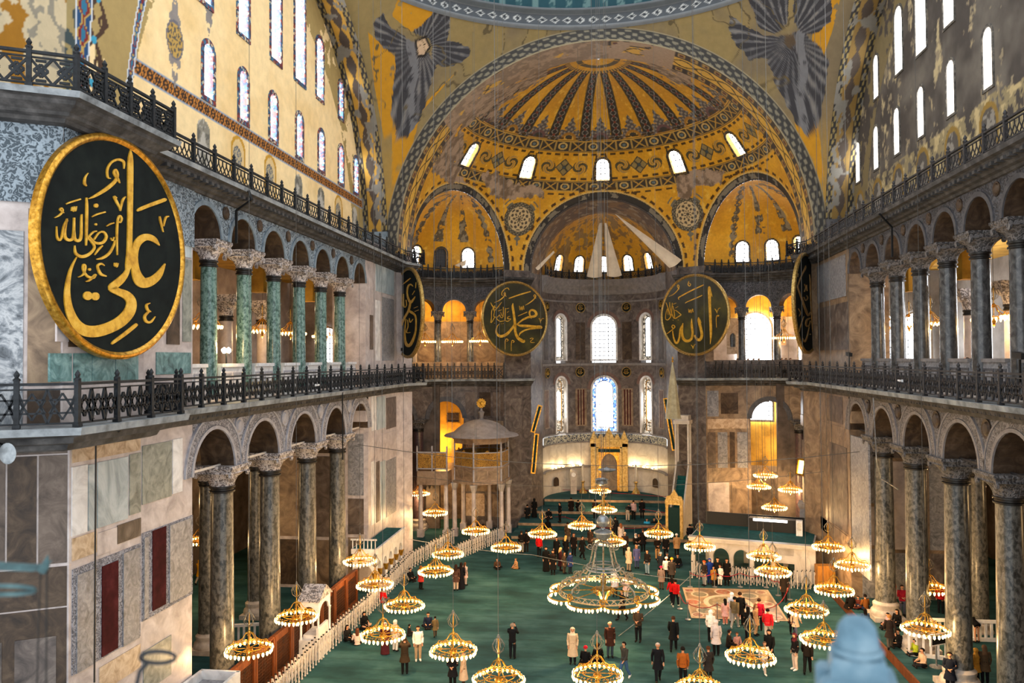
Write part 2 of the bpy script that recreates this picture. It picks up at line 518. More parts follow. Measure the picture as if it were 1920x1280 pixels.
M['ochre_wood'] = mat_noise('yellow_brown_wood', ['#7a4a17', '#a8702c', '#b98339'], 2.0, 0.5, stretch=(4, 4, 0.6))
M['loge_wood'] = mat_noise('faded_pinkish_wood', ['#6f5c4c', '#937c67', '#a38d76'], 2.2, 0.6)
M['spire'] = mat_noise('pale_olive_spire', ['#8a8266', '#b3aa8b'], 3, 0.5)
M['gilt_pale'] = mat_noise('pale_gilded_carving', ['#8c6f34', '#c3a05a', '#dcc184'], 6, 0.4, metal=0.35, bmp=0.3)
M['dark_green_cloth'] = mat_flat('dark_green_cloth', '#16302b', 0.9)

# ================================================================== STRUCTURE
YC = 38.3            # centre of the dome square
A = 14.5             # half side of the square
ZS = 21.6            # springing of the great arches
RS = 13.6            # radius of the east semi-dome
SD = np.array([0.0, 56.0, ZS])
AZ0, AZ1 = radians(37.5), radians(88.0)
AZM, AZH = (AZ0 + AZ1) / 2, (AZ1 - AZ0) / 2
RX = RS * sin(AZH)                      # exedra radius
DX = RS * cos(AZH)
XC = np.array([-DX * sin(AZM), 56.0 + DX * cos(AZM)])   # north exedra centre
AP = (0.0, 70.5); RA = 5.4
P1 = (-RS * sin(AZ1), 56 + RS * cos(AZ1)); P2 = (-RS * sin(AZ0), 56 + RS * cos(AZ0))
AB = radians(27.0); P3 = (-RS * sin(AB), 56 + RS * cos(AB)); RB = RS * sin(AB); YB = 56 + RS * cos(AB)

def ex_pt(phi, r=None):
    """point of the north exedra wall; phi in degrees, 27 = next to the apse, -153 = at the pier"""
    r = RX if r is None else r
    return (XC[0] + r * sin(radians(phi)), XC[1] + r * cos(radians(phi)))
PHI0, PHI1 = 90 - math.degrees(AZM), -90 - math.degrees(AZM)
ex_arc = [ex_pt(PHI1 + (PHI0 - PHI1) * i / 28) for i in range(29)]      # pier -> apse side

def mir(mb):
    mb.v = [(-x, y, z) for x, y, z in mb.v]
    mb.f = [tuple(reversed(f)) for f in mb.f]
    return mb

def struct(name, mb, mats, s=-1, smooth=False, parent=None):
    if s > 0: mir(mb)
    o = mb.build(name, mats, parent, smooth)
    if parent is None: o['kind'] = 'structure'
    return o

def strip_wall(mb, u0, u1, zbase, ztop, openings, fmap, mf=0, ms=0, back=True, n=16, rise=None, du=None):
    """wall strip above/around arched openings; openings (uc, half, zspring); fmap(u,z,d) d=0 front 1 back"""
    S = [(u0, zbase)]
    for uc, h, zs in openings:
        r = rise or h
        if zs > zbase + 1e-6: S.append((uc - h, zbase))
        S += [(uc - h * cos(pi * i / n), zs + r * sin(pi * i / n)) for i in range(n + 1)]
        if zs > zbase + 1e-6: S.append((uc + h, zbase))
    S.append((u1, zbase))
    if du:
        T = [S[0]]
        for a, b in zip(S, S[1:]):
            k = max(1, int(abs(b[0] - a[0]) / du))
            T += [(a[0] + (b[0] - a[0]) * j / k, a[1] + (b[1] - a[1]) * j / k) for j in range(1, k + 1)]
        S = T
    m = len(S)
    V = [fmap(u, z, 0) for u, z in S] + [fmap(u, ztop, 0) for u, z in S] + [fmap(u, z, 1) for u, z in S] + [fmap(u, ztop, 1) for u, z in S]
    Ff = []; Fs = []
    for i in range(m - 1):
        if abs(S[i][0] - S[i + 1][0]) > 1e-7:
            Ff.append((i, i + 1, m + i + 1, m + i))
            if back: Ff.append((2 * m + i, 3 * m + i, 3 * m + i + 1, 2 * m + i + 1))
        Fs.append((i + 1, i, 2 * m + i, 2 * m + i + 1))
    k = len(mb.v)
    mb.add(V, Ff, mf); mb.v = mb.v[:k + len(V)]
    mb.f += [tuple(i + k for i in f) for f in Fs]; mb.m += [ms] * len(Fs)

def sweep(mb, path, prof, mats=None, mi=0):
    """profile (out,z) swept along a plan path; out is to the right of the walking direction"""
    P = [Vector((p[0], p[1])) for p in path]; N = len(P); k = len(prof)
    nr = []
    for i in range(N):
        d1 = (P[i] - P[i - 1]).normalized() if i else None
        d2 = (P[i + 1] - P[i]).normalized() if i < N - 1 else None
        d1 = d1 or d2; d2 = d2 or d1
        n1 = Vector((d1.y, -d1.x)); n2 = Vector((d2.y, -d2.x))
        b = n1 + n2
        if b.length < 1e-6: b = n1.copy()
        b.normalize()
        nr.append(b / max(0.35, b.dot(n1)))
    V = [(P[i].x + nr[i].x * o, P[i].y + nr[i].y * o, z) for i in range(N) for o, z in prof]
    for i in range(N - 1):
        for j in range(k - 1):
            mb.add([], [], 0)
    base = len(mb.v); mb.v += V
    for i in range(N - 1):
        for j in range(k - 1):
            mb.f.append((base + i * k + j, base + (i + 1) * k + j, base + (i + 1) * k + j + 1, base + i * k + j + 1))
            mb.m.append(mats[j] if mats else mi)
    mb.f.append(tuple(base + j for j in range(k))); mb.m.append(mi)
    mb.f.append(tuple(base + (N - 1) * k + j for j in range(k - 1, -1, -1))); mb.m.append(mi)

def offset_path(path, o):
    P = [Vector((p[0], p[1])) for p in path]; out = []
    for i in range(len(P)):
        d1 = (P[i] - P[i - 1]).normalized() if i else None
        d2 = (P[i + 1] - P[i]).normalized() if i < len(P) - 1 else None
        d1 = d1 or d2; d2 = d2 or d1
        n1 = Vector((d1.y, -d1.x)); b = (n1 + Vector((d2.y, -d2.x))).normalized()
        q = P[i] + b * (o / max(0.35, b.dot(n1)))
        out.append((q.x, q.y))
    return out

# ---- floor, raised sanctuary steps
mb = MB(); mb.box((0, 42, -0.25), (60, 64, 0.5)); mb.build('floor', 'carpet')['kind'] = 'structure'
def poly_slab(name, poly, z0, z1, mats):
    mb = MB(); mb.prism(poly, lambda a, b, d: (a, b, d), z0, z1, 0)
    o = mb.build(name, mats); o['kind'] = 'structure'; return o
STEPS = [(62.3, 0.40, 7.2), (65.2, 0.85, 7.0), (67.8, 1.35, 6.6), (70.4, 1.9, 5.3)]
zprev = 0.0
for k, (y, z, hw) in enumerate(STEPS):
    poly = [(-hw, y), (hw, y)]
    if y < 66: poly += [(hw, 67.2), (6.1, 68.2), (5.4, 70.5)]
    elif y < 70: poly += [(5.4, 70.5)]
    poly += [(RA * sin(radians(a)), AP[1] + RA * cos(radians(a))) for a in range(88, -89, -8)]
    if y < 70: poly += [(-5.4, 70.5)]
    if y < 66: poly += [(-6.1, 68.2), (-hw, 67.2)]
    mb = MB(); mb.prism(poly, lambda a, b, d: (a, b, d), zprev - 0.05, z, 0)
    mb.box((0, y - 0.02, z - 0.11), (2 * hw, 0.12, 0.2), 1)
    o = mb.build('trim_%d' % (k + 1), ['carpet', 'apse_ochre']); o['kind'] = 'structure'
    zprev = z

mb = MB(); mb.box((20.3, 38.3, .15), (13.4, 40.0, .5), 0); mb.box((13.56, 38.3, .22), (.1, 40.0, .4), 1)
o = mb.build('trim_south_aisle_step', ['carpet', 'wood']); o['kind'] = 'structure'
# ---- side walls of the nave
LOW_COL = [31.0, 35.55, 40.1, 44.65]
LOW_C = [29.02, 33.28, 37.83, 42.38, 46.65]
UP_C = [37.5 + 3.05 * k for k in (-3, -2, -1, 0, 1, 2, 3)]
UP_COL = [(UP_C[i] + UP_C[i + 1]) / 2 for i in range(6)]
PW0, PW1 = 20.8, 27.4      # west pier on the nave face
PE0, PE1 = 48.3, 54.9     # east pier
XF, XB = -14.3, -15.7
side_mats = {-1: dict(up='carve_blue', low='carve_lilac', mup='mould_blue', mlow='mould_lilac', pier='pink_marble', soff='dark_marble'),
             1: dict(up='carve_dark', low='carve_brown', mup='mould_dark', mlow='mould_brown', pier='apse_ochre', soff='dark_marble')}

def fm_side(u, z, d): return (XF if d == 0 else XB, u, z)
EXT = ex_arc
path_low = [(-17.5, 16.6), (-13.2, 19.1), (-13.2, 23.0), (-14.3, 23.0), (-14.3, PE1), P1] + EXT[1:] + [P3]
path_up = [(-17.5, 16.6), (-13.3, 19.1), (-13.3, 22.6), (-14.3, 22.6), (-14.3, PE1), P1] + EXT[1:] + [P3]

for s in (-1, 1):
    sm = side_mats[s]; side = 'north' if s < 0 else 'south'
    # lower arcade with archivolts
    mb = MB()
    strip_wall(mb, PW1, PE0, 10.0, 12.05, [(c, 1.60, 10.0) for c in LOW_C], fm_side, 0, 2)
    for c in LOW_C:
        for q_, (r0, r1, out) in enumerate(((1.60, 1.74, 0.07), (1.76, 2.1, 0.05), (2.12, 2.2, 0.08))):
            arc = [(c - r1 * cos(pi * i / 20), 10.0 + r1 * sin(pi * i / 20)) for i in range(21)]
            inn = [(c - r0 * cos(pi * i / 20), 10.0 + r0 * sin(pi * i / 20)) for i in range(21)]
            V = []; Fc = []
            for (a, b), (e, f) in zip(arc, inn):
                V += [(XF + out, a, min(b, 12.05)), (XF + out, e, f), (XF, a, min(b, 12.05)), (XF, e, f)]
            for i in range(20):
                p = 4 * i; q = p + 4
                Fc += [(p, p + 1, q + 1, q), (p + 2, p, q, q + 2), (p + 1, p + 3, q + 3, q + 1)]
            mb.add(V, Fc, 0 if q_ == 1 else 1)
        for cc in ((LOW_COL[LOW_C.index(c) - 1],) if c > 30 else ()):
            if PW1 + 1 < cc < PE0 - 1:
                V, Fc = [], []
                mb.lathe([(0.0, 0.10), (0.2, 0.09), (0.27, 0.03), (0.36, 0.06), (0.36, 0)], 16, (0, 0, 0), 2 if s > 0 else 1)
                k = len(mb.v) - 16 * 5
                mb.v[k:] = [(XF + z, cc + x, 11.55 + y) for x, y, z in mb.v[k:]]
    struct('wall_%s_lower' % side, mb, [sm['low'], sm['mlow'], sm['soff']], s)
    # iron tie rods at the springing, one bar per arch
    # upper arcade
    mb = MB()
    strip_wall(mb, PW1 - 0.4, PE0 - 0.5, 18.95, 20.8, [(c, 1.12, 18.95) for c in UP_C], fm_side, 0, 2)
    for c in UP_C:
        for r0, r1, out in ((1.12, 1.30, 0.06),):
            V = []; Fc = []
            for i in range(21):
                a = pi * i / 20
                for r, o in ((r1, out), (r0, out), (r1, 0), (r0, 0)):
                    V.append((XF + o, c - r * cos(a), 18.95 + r * sin(a)))
            for i in range(20):
                p = 4 * i; q = p + 4
                Fc += [(p, p + 1, q + 1, q), (p + 2, p, q, q + 2), (p + 1, p + 3, q + 3, q + 1)]
            mb.add(V, Fc, 1)
        cc = c + 1.525
        if cc < UP_C[-1]:
            mb.lathe([(0.0, 0.08), (0.16, 0.07), (0.2, 0.03), (0.26, 0.05), (0.26, 0)], 14, (0, 0, 0), 2)
            k = len(mb.v) - 14 * 5
            mb.v[k:] = [(XF + z, cc + x, 20.05 + y) for x, y, z in mb.v[k:]]
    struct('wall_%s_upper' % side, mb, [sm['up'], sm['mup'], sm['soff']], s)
    # piers (full height, with depth into the aisle)
    for nm, y0, y1, poly in (('west', PW0, PW1, [(-14.3, PW0), (-14.3, PW1), (-21.5, PW1), (-21.5, 15.0), (-20.32, 17.3)]),
                             ('east', PE0, PE1, [(-14.3, PE0), (-14.3, PE1), P1, (-16.5, 57.8), (-21.5, 57.8), (-21.5, PE0)])):
        mb = MB(); mb.prism(poly, lambda a, b, d: (a, b, d), 0.0, 12.5, 0)
        if nm == 'east': mb.prism([(-14.3, PE0), (-14.3, PE1), P1, (-16.5, 57.6), (-16.6, PE0)], lambda a, b, d: (a, b, d), 12.5, 21.75, 0)
        else: mb.prism(poly, lambda a, b, d: (a, b, d), 12.5, 21.2, 0)
        if nm == 'east':   # pier face is a bit wider at gallery level (arcade is shorter there)
            mb.box((-15.0, PE0 - 0.23, 15.7), (1.4, 0.5, 10.6), 0)
        else:
            mb.box((-15.0, PW1 - 0.2, 15.7), (1.38, 0.4, 10.6), 0)
        if nm == 'west': mb.prism([(-13.45, 19.35), (-13.45, 23.0), (-14.4, 23.0), (-14.4, 21.0), (-17.6, 17.4), (-17.6, 16.95)], lambda a, b, d: (a, b, d), 12.5, 20.45, 0)
        if nm == 'east':
            for x0, x1, z0, z1, mi in ((-15.6, -14.9, .2, 3.2, 1), (-15.6, -14.6, 3.4, 5.6, 2), (-15.6, -14.6, 5.8, 9.6, 3), (-18.3, -16, .2, 3, 1), (-18.3, -16, 3.2, 8.2, 2), (-21.2, -18.6, .2, 3, 4), (-21.2, -18.6, 3.2, 8.2, 1), (-21.2, -15.9, 8.4, 11.6, 4)): mb.box(((x0 + x1) / 2, PE0, (z0 + z1) / 2), (x1 - x0, .06, z1 - z0), mi)
        struct('wall_%s_pier_%s' % (side, nm), mb, [sm['pier'], 'apse_ochre' if s < 0 else 'grey_marble', 'brown_marble' if s < 0 else 'pink_marble', 'grey_marble', 'dark_marble' if s < 0 else 'apse_marble'], s)
    # cornices
    mb = MB()
    sweep(mb, path_low, [(-1.3, 11.9), (-0.02, 11.9), (0.12, 11.95), (0.18, 12.08), (0.42, 12.14), (0.46, 12.28), (0.78, 12.36), (0.82, 12.55), (-1.3, 12.56)], [1, 1, 1, 1, 1, 1, 0, 0, 0])
    # dentils along the straight part
    for i in range(int((PE1 - 24.6) / 0.34)):
        y = 24.7 + i * 0.34
        mb.box((-13.98, y, 12.2), (0.26, 0.17, 0.13), 1)
    struct('trim_%s_gallery' % side, mb, ['cornice_light', 'cornice'], s)
    mb = MB()
    for pth, lt in ((path_up[:6], 0), (path_up[5:], 1)): sweep(mb, pth, [(-1.4, 20.38), (-0.02, 20.4), (.1, 20.42), (.14, 20.52), (.3, 20.56), (.34, 20.64), (.6, 20.78), (.64, 20.88), (.8, 20.92), (.84, 21.08), (-1.9, 21.1)], [1, 1, 1, 1, 1, 1, 1, 1, lt, lt])
    for i in range(int((PE1 - 24.6) / 0.42)):
        y = 24.7 + i * 0.42
        mb.box((-13.82, y, 20.72), (0.36, 0.2, 0.12), 1)
    struct('trim_%s_upper' % side, mb, ['cornice_light' if s < 0 else 'cornice', 'cornice'], s)
    # aisle and gallery shells behind
    mb = MB()
    mb.box((-27.2, 40, 6.0), (0.4, 58, 12.2), 0)
    mb.box((-20.5, 66.5, 6.0), (13.4, 0.4, 12.2), 0)
    mb.box((-21.4, 40, 12.25), (11.4, 52, 0.55), 1)
    struct('wall_%s_aisle' % side, mb, ['plaster_dim', 'pave'], s)
    mb = MB()
    mb.box((-27.2, 40, 16.9), (0.4, 58, 9.2), 0)
    mb.box((-21.5, 66.5, 16.9), (11.4, 0.4, 9.2), 0)
    mb.box((-21.4, 40, 21.15), (11.4, 52, 0.5), 1)
    for y in (31.0, 37.5, 44.0):     # transverse ribs of the gallery vaults
        strip_wall(mb, -26.8, -16.2, 17.6, 21.0, [(-21.5, 4.6, 17.6)], lambda u, z, d, y=y: (u, y + 0.7 * d, z), 1, 1, rise=2.9)
    struct('wall_%s_gallery' % side, mb, ['plaster_rose' if s < 0 else 'plaster_grey', 'plaster_gold'], s)

# ---- marble revetment of the piers: inlaid slabs a little proud of the wall
def slabs(name, X, rects, mats, s=-1, parent=None, d=0.03):
    """rects: (px0, py_top_at_px0, py_bottom_at_px0, px1, material index) read on the plane X"""
    mb = MB()
    for px0, t, b, px1, mi in rects:
        a = onX(px0, t, X); c = onX(px0, b, X); e = onX(px1, t, X)
        y0, y1, z1, z0 = a[1], e[1], a[2], c[2]
        mb.box((X, (y0 + y1) / 2, (z0 + z1) / 2), (2 * d, abs(y1 - y0), z1 - z0), mi)
    o = mb.build(name, mats, parent); o['kind'] = 'structure'
    return o
SL = ['white_marble', 'blue_marble', 'olive_marble', 'teal_marble', 'grey_marble', 'red_porphyry', 'ochre_marble', 'dark_marble', 'book_marble', 'brown_marble', 'carve_lilac', 'pink_marble']
slabs('trim_north_pier_slabs', XF, [
    (134, 876, 1006, 163, 0), (165, 872, 995, 180, 1), (182, 867, 990, 239, 1), (242, 852, 966, 263, 2),
    (266, 836, 946, 321, 2), (323, 824, 926, 341, 0),
    (135, 1068, 1266, 262, 10), (266, 1000, 1165, 360, 10),
    (134, 1010, 1052, 180, 6), (181, 1000, 1042, 218, 11), (219, 985, 1020, 263, 9),
    (185, 1252, 1300, 262, 6), (268, 1222, 1300, 320, 2), (134, 838, 868, 262, 6),
], SL)
XG = -13.45
slabs('trim_north_pier_gallery_slabs', XG, [
    (92, 662, 716, 133, 3), (137, 662, 716, 170, 3), (172, 662, 714, 214, 3), (216, 662, 713, 258, 3), (106, 470, 640, 128, 11), (128, 560, 650, 150, 7)], SL)
slabs('trim_north_pier_jamb_slabs', XF, [(292, 660, 702, 357, 3), (312, 555, 645, 336, 7), (340, 372, 480, 358, 1), (342, 484, 640, 358, 2)], SL)
slabs('trim_north_pier_panels', XF, [
    (142, 1078, 1262, 176, 4), (189, 1062, 1231, 219, 5), (229, 1037, 1212, 259, 4),
    (268, 1008, 1160, 276, 4), (284, 995, 1145, 309, 5), (316, 985, 1130, 356, 4),
], SL, d=0.06)
slabs('trim_north_east_pier_slabs', XF, [
    (696, 742, 808, 704, 0), (706, 744, 806, 722, 1), (724, 746, 805, 742, 9),
    (692, 822, 852, 742, 11), (696, 866, 985, 703, 0), (705, 866, 980, 711, 9), (713, 866, 975, 722, 1), (724, 864, 970, 742, 4),
    (693, 590, 655, 699, 9), (704, 562, 676, 712, 0), (716, 556, 676, 738, 4), (692, 470, 560, 700, 11), (704, 474, 545, 738, 1),
], SL)
# chamfered west face, darker
mb = MB()
def cham(t, z): return (-14.3 - 0.86 * t, PW0 - 0.5 * t, z)
for t0, t1, z0, z1, mi in ((0.05, 0.75, 8.6, 11.6, 0), (0.8, 1.5, 8.6, 11.6, 1), (1.55, 3, 8.6, 11.6, 0), (0.05, 3, 7.4, 8.5, 1), (0.3, 1.3, 2, 6.6, 2), (1.6, 3.0, 2, 6.6, 2), (0.05, 3, 11.65, 12.0, 0), (0.05, 3, 0.2, 7.35, 1)):
    dd = 0.05 if mi == 2 else 0.03
    nx, ny = 0.5 * dd, -0.86 * dd
    q = [cham(t0, z0), cham(t1, z0), cham(t1, z1), cham(t0, z1)]
    V = [(x + nx, y + ny, z) for x, y, z in q] + [(x - nx, y - ny, z) for x, y, z in q]
    mb.add(V, [(0, 1, 2, 3), (4, 7, 6, 5), (0, 4, 5, 1), (1, 5, 6, 2), (2, 6, 7, 3), (3, 7, 4, 0)], mi)
def chamg(t, z): return (XG - 0.86 * t, 19.35 - 0.5 * t, z)
for t0, t1, z0, z1, mi in ((0.9, 3.5, 12.6, 17.6, 3), (0.05, .8, 13.6, 18.2, 4), (0.05, .8, 12.6, 13.5, 1)):
    q = [chamg(t0, z0), chamg(t1, z0), chamg(t1, z1), chamg(t0, z1)]
    V = [(x + .015, y - .026, z) for x, y, z in q] + [(x - .015, y + .026, z) for x, y, z in q]
    mb.add(V, [(0, 1, 2, 3), (4, 7, 6, 5), (0, 4, 5, 1), (1, 5, 6, 2), (2, 6, 7, 3), (3, 7, 4, 0)], mi)
mb.build('trim_north_pier_chamfer', ['brown_marble', 'dark_marble', 'apse_marble', 'book_marble', 'apse_ochre'])['kind'] = 'structure'
# carved frieze above the great panel on the west pier
mb = MB()
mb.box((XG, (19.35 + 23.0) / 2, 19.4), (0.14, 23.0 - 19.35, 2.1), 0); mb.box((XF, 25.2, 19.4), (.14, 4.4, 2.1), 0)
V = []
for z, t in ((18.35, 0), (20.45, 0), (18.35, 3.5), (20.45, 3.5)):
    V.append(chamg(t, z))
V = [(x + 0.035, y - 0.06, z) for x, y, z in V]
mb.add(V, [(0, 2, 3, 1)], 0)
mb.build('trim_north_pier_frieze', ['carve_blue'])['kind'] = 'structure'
# south-east pier
S2 = ['apse_ochre', 'grey_marble', 'brown_marble', 'apse_marble', 'pink_marble', 'white_marble']
slabs('trim_south_east_pier_slabs', -XF, [
    (1524, 738, 782, 1502, 3), (1552, 740, 788, 1528, 0), (1580, 745, 795, 1556, 2), (1585, 802, 826, 1502, 0),
    (1524, 832, 990, 1504, 2), (1532, 832, 990, 1526, 3), (1552, 836, 1000, 1535, 0), (1588, 840, 1000, 1556, 2),
    (1524, 1000, 1060, 1504, 4), (1590, 1005, 1075, 1530, 0),
    (1524, 480, 560, 1502, 3), (1585, 476, 555, 1530, 1), (1524, 570, 650, 1504, 3), (1590, 565, 655, 1530, 3),
], S2)
slabs('trim_south_pier_jamb', -XF - 0.0, [(1629, 826, 1085, 1596, 1)], S2, d=0.05)

# ================================================================== TYMPANA
TX = 16.0
WIN_N = 0
def window_name():
    global WIN_N
    WIN_N += 1
    return 'window_%d' % WIN_N

def round_outline(h, z0, zs, n=14, rise=None):
    r = rise or h
    return [(-h, z0)] + [(-h * cos(pi * i / n), zs + r * sin(pi * i / n)) for i in range(n + 1)] + [(h, z0)]

def ring_mb(mb, outer, inner, f, d0, d1, mi=0):
    n = len(outer)
    V = []
    for d in (d0, d1):
        V += [f(a, b, d) for a, b in outer] + [f(a, b, d) for a, b in inner]
    Fc = []
    for i in range(n):
        j = (i + 1) % n
        Fc += [(i, j, n + j, n + i), (2 * n + i, 3 * n + i, 3 * n + j, 2 * n + j), (i, 2 * n + i, 2 * n + j, j), (n + i, n + j, 3 * n + j, 3 * n + i)]
    mb.add(V, Fc, mi)

def arched_window(f, h, z0, z1, border=0.3, depth=0.7, pane='day', mats=('tile_border', 'reveal'), grille=True, label=None, out=0.06, nbar=(2, 5)):
    """f(a,b,d): a across, b up, d = distance out of the wall towards the nave"""
    root = thing(window_name(), None, None); root['kind'] = 'structure'
    zs = z1 - h
    inner = round_outline(h, z0, zs)
    outer = round_outline(h + border, z0 - border, zs)
    mb = MB(); ring_mb(mb, outer, inner, f, out, 0.0, 0)
    o = mb.build('window_frame', [mats[0]], root)
    mb = MB(); ring_mb(mb, round_outline(h + 0.02, z0 - 0.02, zs), round_outline(h - 0.02, z0 + 0.02, zs), f, out * 0.5, -depth, 0)
    mb.build('window_reveal', [mats[1]], root)
    mb = MB(); mb.prism(round_outline(h, z0, zs), f, -depth, -depth - 0.05, 0)
    mb.build('pane', [pane], root)
    if grille:
        mb = MB()
        for i in range(1, nbar[0] + 1):
            a = -h + 2 * h * i / (nbar[0] + 1)
            top = zs + sqrt(max(0, h * h - a * a))
            mb.bar(f(a, z0, -depth + 0.03), f(a, top, -depth + 0.03), 0.055)
        for i in range(1, nbar[1] + 1):
            b = z0 + (z1 - z0) * i / (nbar[1] + 1)
            w = h if b < zs else sqrt(max(0, h * h - (b - zs) ** 2))
            mb.bar(f(-w, b, -depth + 0.03), f(w, b, -depth + 0.03), 0.055)
        mb.build('window_bars', ['came'], root)
    return root

def tile_mat(name, cols, scale):
    m, nt, b = new_mat(name)
    v = coords(nt)
    vo = node(nt, 'ShaderNodeTexVoronoi', Scale=scale)
    nt.links.new(v, vo.inputs['Vector'])
    sx = nt.nodes.new('ShaderNodeSeparateColor'); nt.links.new(vo.outputs['Color'], sx.inputs[0])
    r = ramp(nt, [(i / len(cols), C(c)) for i, c in enumerate(cols)], sx.outputs[0])
    r.color_ramp.interpolation = 'CONSTANT'
    nt.links.new(r.outputs['Color'], b.inputs['Base Color'])
    b.inputs['Roughness'].default_value = 0.4
    return m
M['tile_border'] = tile_mat('blue_red_painted_border', ['#2d4f74', '#8a3a33', '#c9bba0', '#3f6f8f', '#5d2f3a', '#20304a'], 9)
M['grey_border'] = mat_noise('sooty_window_border', ['#2b2927', '#5a5650', '#8d857a'], 5, 0.8)
M['dark_border'] = tile_mat('dark_painted_border', ['#2a2724', '#5c4a2c', '#1c1d22', '#7b6435', '#3b3a3f'], 8)
M['reveal'] = M['tile_border']
M['reveal_pale'] = mat_noise('pale_window_reveal', ['#8f8577', '#c4bbae'], 2, 0.8)
M['reveal_gold'] = mat_noise('ochre_window_reveal', ['#8a6420', '#c49338'], 3, 0.7)

def tympanum(s):
    X = s * TX
    Y = np.arange(15.0, 53.6, 0.07); Z = np.arange(21.0, 36.8, 0.07)
    yy, zz = np.meshgrid(Y, Z, indexing='ij')
    P = np.stack([np.full_like(yy, X), yy, zz], -1)
    px, py = project(P)
    n1 = fbm(yy * 0.5, zz * 0.5, 3); n2 = fbm(yy * 2.3, zz * 2.3, 9); n3 = fbm(yy * 1.1, zz * 0.35, 15)
    r = np.hypot(yy - YC, zz - ZS)
    col = np.zeros(P.shape)
    if s < 0:
        base = np.array(C('#f6d8a2')); worn = np.array(C('#ebc88c'))
        t = np.clip((n1 - 0.45) * 3, 0, 1)[..., None]
        col[:] = base * (1 - t) + worn * t
        paint(col, (r > 12.2) & (n1 + 0.35 * n2 > 0.62), '#a8905c')
        # zigzag band
        zb = zz - (24.52 + 0.0 * yy); band = (zb > 0) & (zb < 0.52) & (yy > 26.2)
        paint(col, (zb > -0.08) & (zb < 0.6) & (yy > 26.2), '#8fa0b4')
        paint(col, band, '#3a2a20')
        ph = (yy / 0.52) % 1.0
        zig = np.abs(np.abs(ph - 0.5) * 2 - zb / 0.52)
        zig2 = np.abs(np.abs(ph - 0.5) * 2 - (1 - zb / 0.52))
        paint(col, band & ((zig < 0.11) | (zig2 < 0.11)), '#c47f35')
        # small blind niches
        for i, (yc, kind) in enumerate([(31.32, 0), (34.43, 1), (37.86, 1), (41.46, 0), (44.81, 0), (47.82, 1), (50.91, 0)]):
            a = np.abs(yy - yc); zc = 23.75
            inside = (a < 0.55) & ((zz < zc) | (np.hypot(yy - yc, zz - zc) < 0.55)) & (zz > 22.2)
            halo = (a < 0.72) & ((zz < zc) | (np.hypot(yy - yc, zz - zc) < 0.72)) & (zz > 22.2)
            if kind:
                paint(col, halo, '#c08f2e'); paint(col, inside, '#dcbd86')
                rr = np.hypot((yy - yc + 0.1) / 0.42, (zz - 23.45) / 0.5)
                paint(col, rr < 1, '#4a5560'); paint(col, rr < 0.88, '#b5a584')
                an = np.arctan2(zz - 23.45, yy - yc + 0.1)
                paint(col, (rr < 0.85) & (np.sin(an * 10) * np.sin(rr * 14) > 0.15), '#4d5a6c')
            else:
                paint(col, inside, '#8d8778')
                paint(col, inside & (n2 > 0.55), '#b9b2a5'); paint(col, inside & (n2 < 0.4), '#6b675e')
        # hanging medallion and scraps of older ornament
        for (mx, my, k) in [(328, 75, 1), (392, 2, 0), (688, 330, 2)]:
            c = onX(mx, my, X); u = yy - c[1]; v = zz - c[2]
            sc = 1.0 if k == 1 else 0.8
            rr = np.hypot(u / (0.62 * sc), v / (0.78 * sc))
            arm = (np.abs(u) < 0.42 * sc * np.clip(1.6 - np.abs(v) / (1.25 * sc), 0, 1) * (0.55 + 0.6 * np.abs(np.sin(v * 5.5)))) & (np.abs(v) < 2.0 * sc)
            paint(col, arm & (n2 > 0.36), '#8d8580')
            if k != 0:
                paint(col, rr < 1.0, '#6d6a72'); paint(col, rr < 0.86, '#bd9a52')
                an = np.arctan2(v, u)
                paint(col, (rr < 0.82) & (np.cos(an * 8) * np.cos(rr * 12) > 0.1), '#5d564e')
        # arch border on the west side: two blue strips with a vine between
        def strip(mask_poly, fn):
            m = inpoly(px, py, mask_poly); fn(m)
        paint(col, inpoly(px, py, [(-200, -60), (132, -60), (131, 130), (118, 330), (-200, 330)]), '#c8b795')
        old = inpoly(px, py, [(-200, -60), (132, -60), (131, 130), (118, 330), (-200, 330)])
        paint(col, old & (n1 * 0.7 + n2 * 0.4 > 0.58), '#a06e1d'); paint(col, old & (n1 * 0.5 + n2 * 0.6 < 0.43), '#8f8878')
        lst = inpoly(px, py, [(128, -60), (144, -60), (141, 130), (118, 330), (112, 330)])
        paint(col, lst, '#3d4a4c'); paint(col, lst & (n2 > 0.52), '#9c8a5c')
        def bluestrip(poly):
            m = inpoly(px, py, poly); paint(col, m, '#254a73')
            v = zz * 2.1
            an = np.cos(v * 2 * pi * 0.5)
            ctr = np.zeros(yy.shape)
            mid = np.where(m, yy, np.nan)
            lo = np.nanmin(np.where(m, yy, np.inf), axis=0); hi = np.nanmax(np.where(m, yy, -np.inf), axis=0)
            w = np.where(np.isfinite(lo) & np.isfinite(hi), np.maximum(hi - lo, 1e-3), 1)
            tt = (yy - np.where(np.isfinite(lo), lo, 0)) / w
            d = np.abs(tt - 0.5) * 2
            paint(col, m & (d < 0.55 + 0.35 * an), '#b99a55'); paint(col, m & (d < 0.38 + 0.33 * an), '#7d2a25'); paint(col, m & (d < 0.15 + 0.25 * an), '#2f6f8e')
            paint(col, m & (d > 0.9), '#cfd6dc')
        bluestrip([(143, -60), (178, -60), (171, 60), (160, 180), (152, 330), (118, 330), (140, 130)])
        bluestrip([(272, -60), (288, -60), (262, 60), (248, 160), (240, 330), (224, 330), (238, 140), (252, 40)])
        vine = inpoly(px, py, [(178, -60), (272, -60), (252, 40), (238, 140), (224, 330), (152, 330), (160, 180), (171, 60)])
        c0 = np.interp(zz[0], [21, 24, 27, 30, 33], [24.05, 24.1, 24.55, 25.3, 26.2])[None, :]
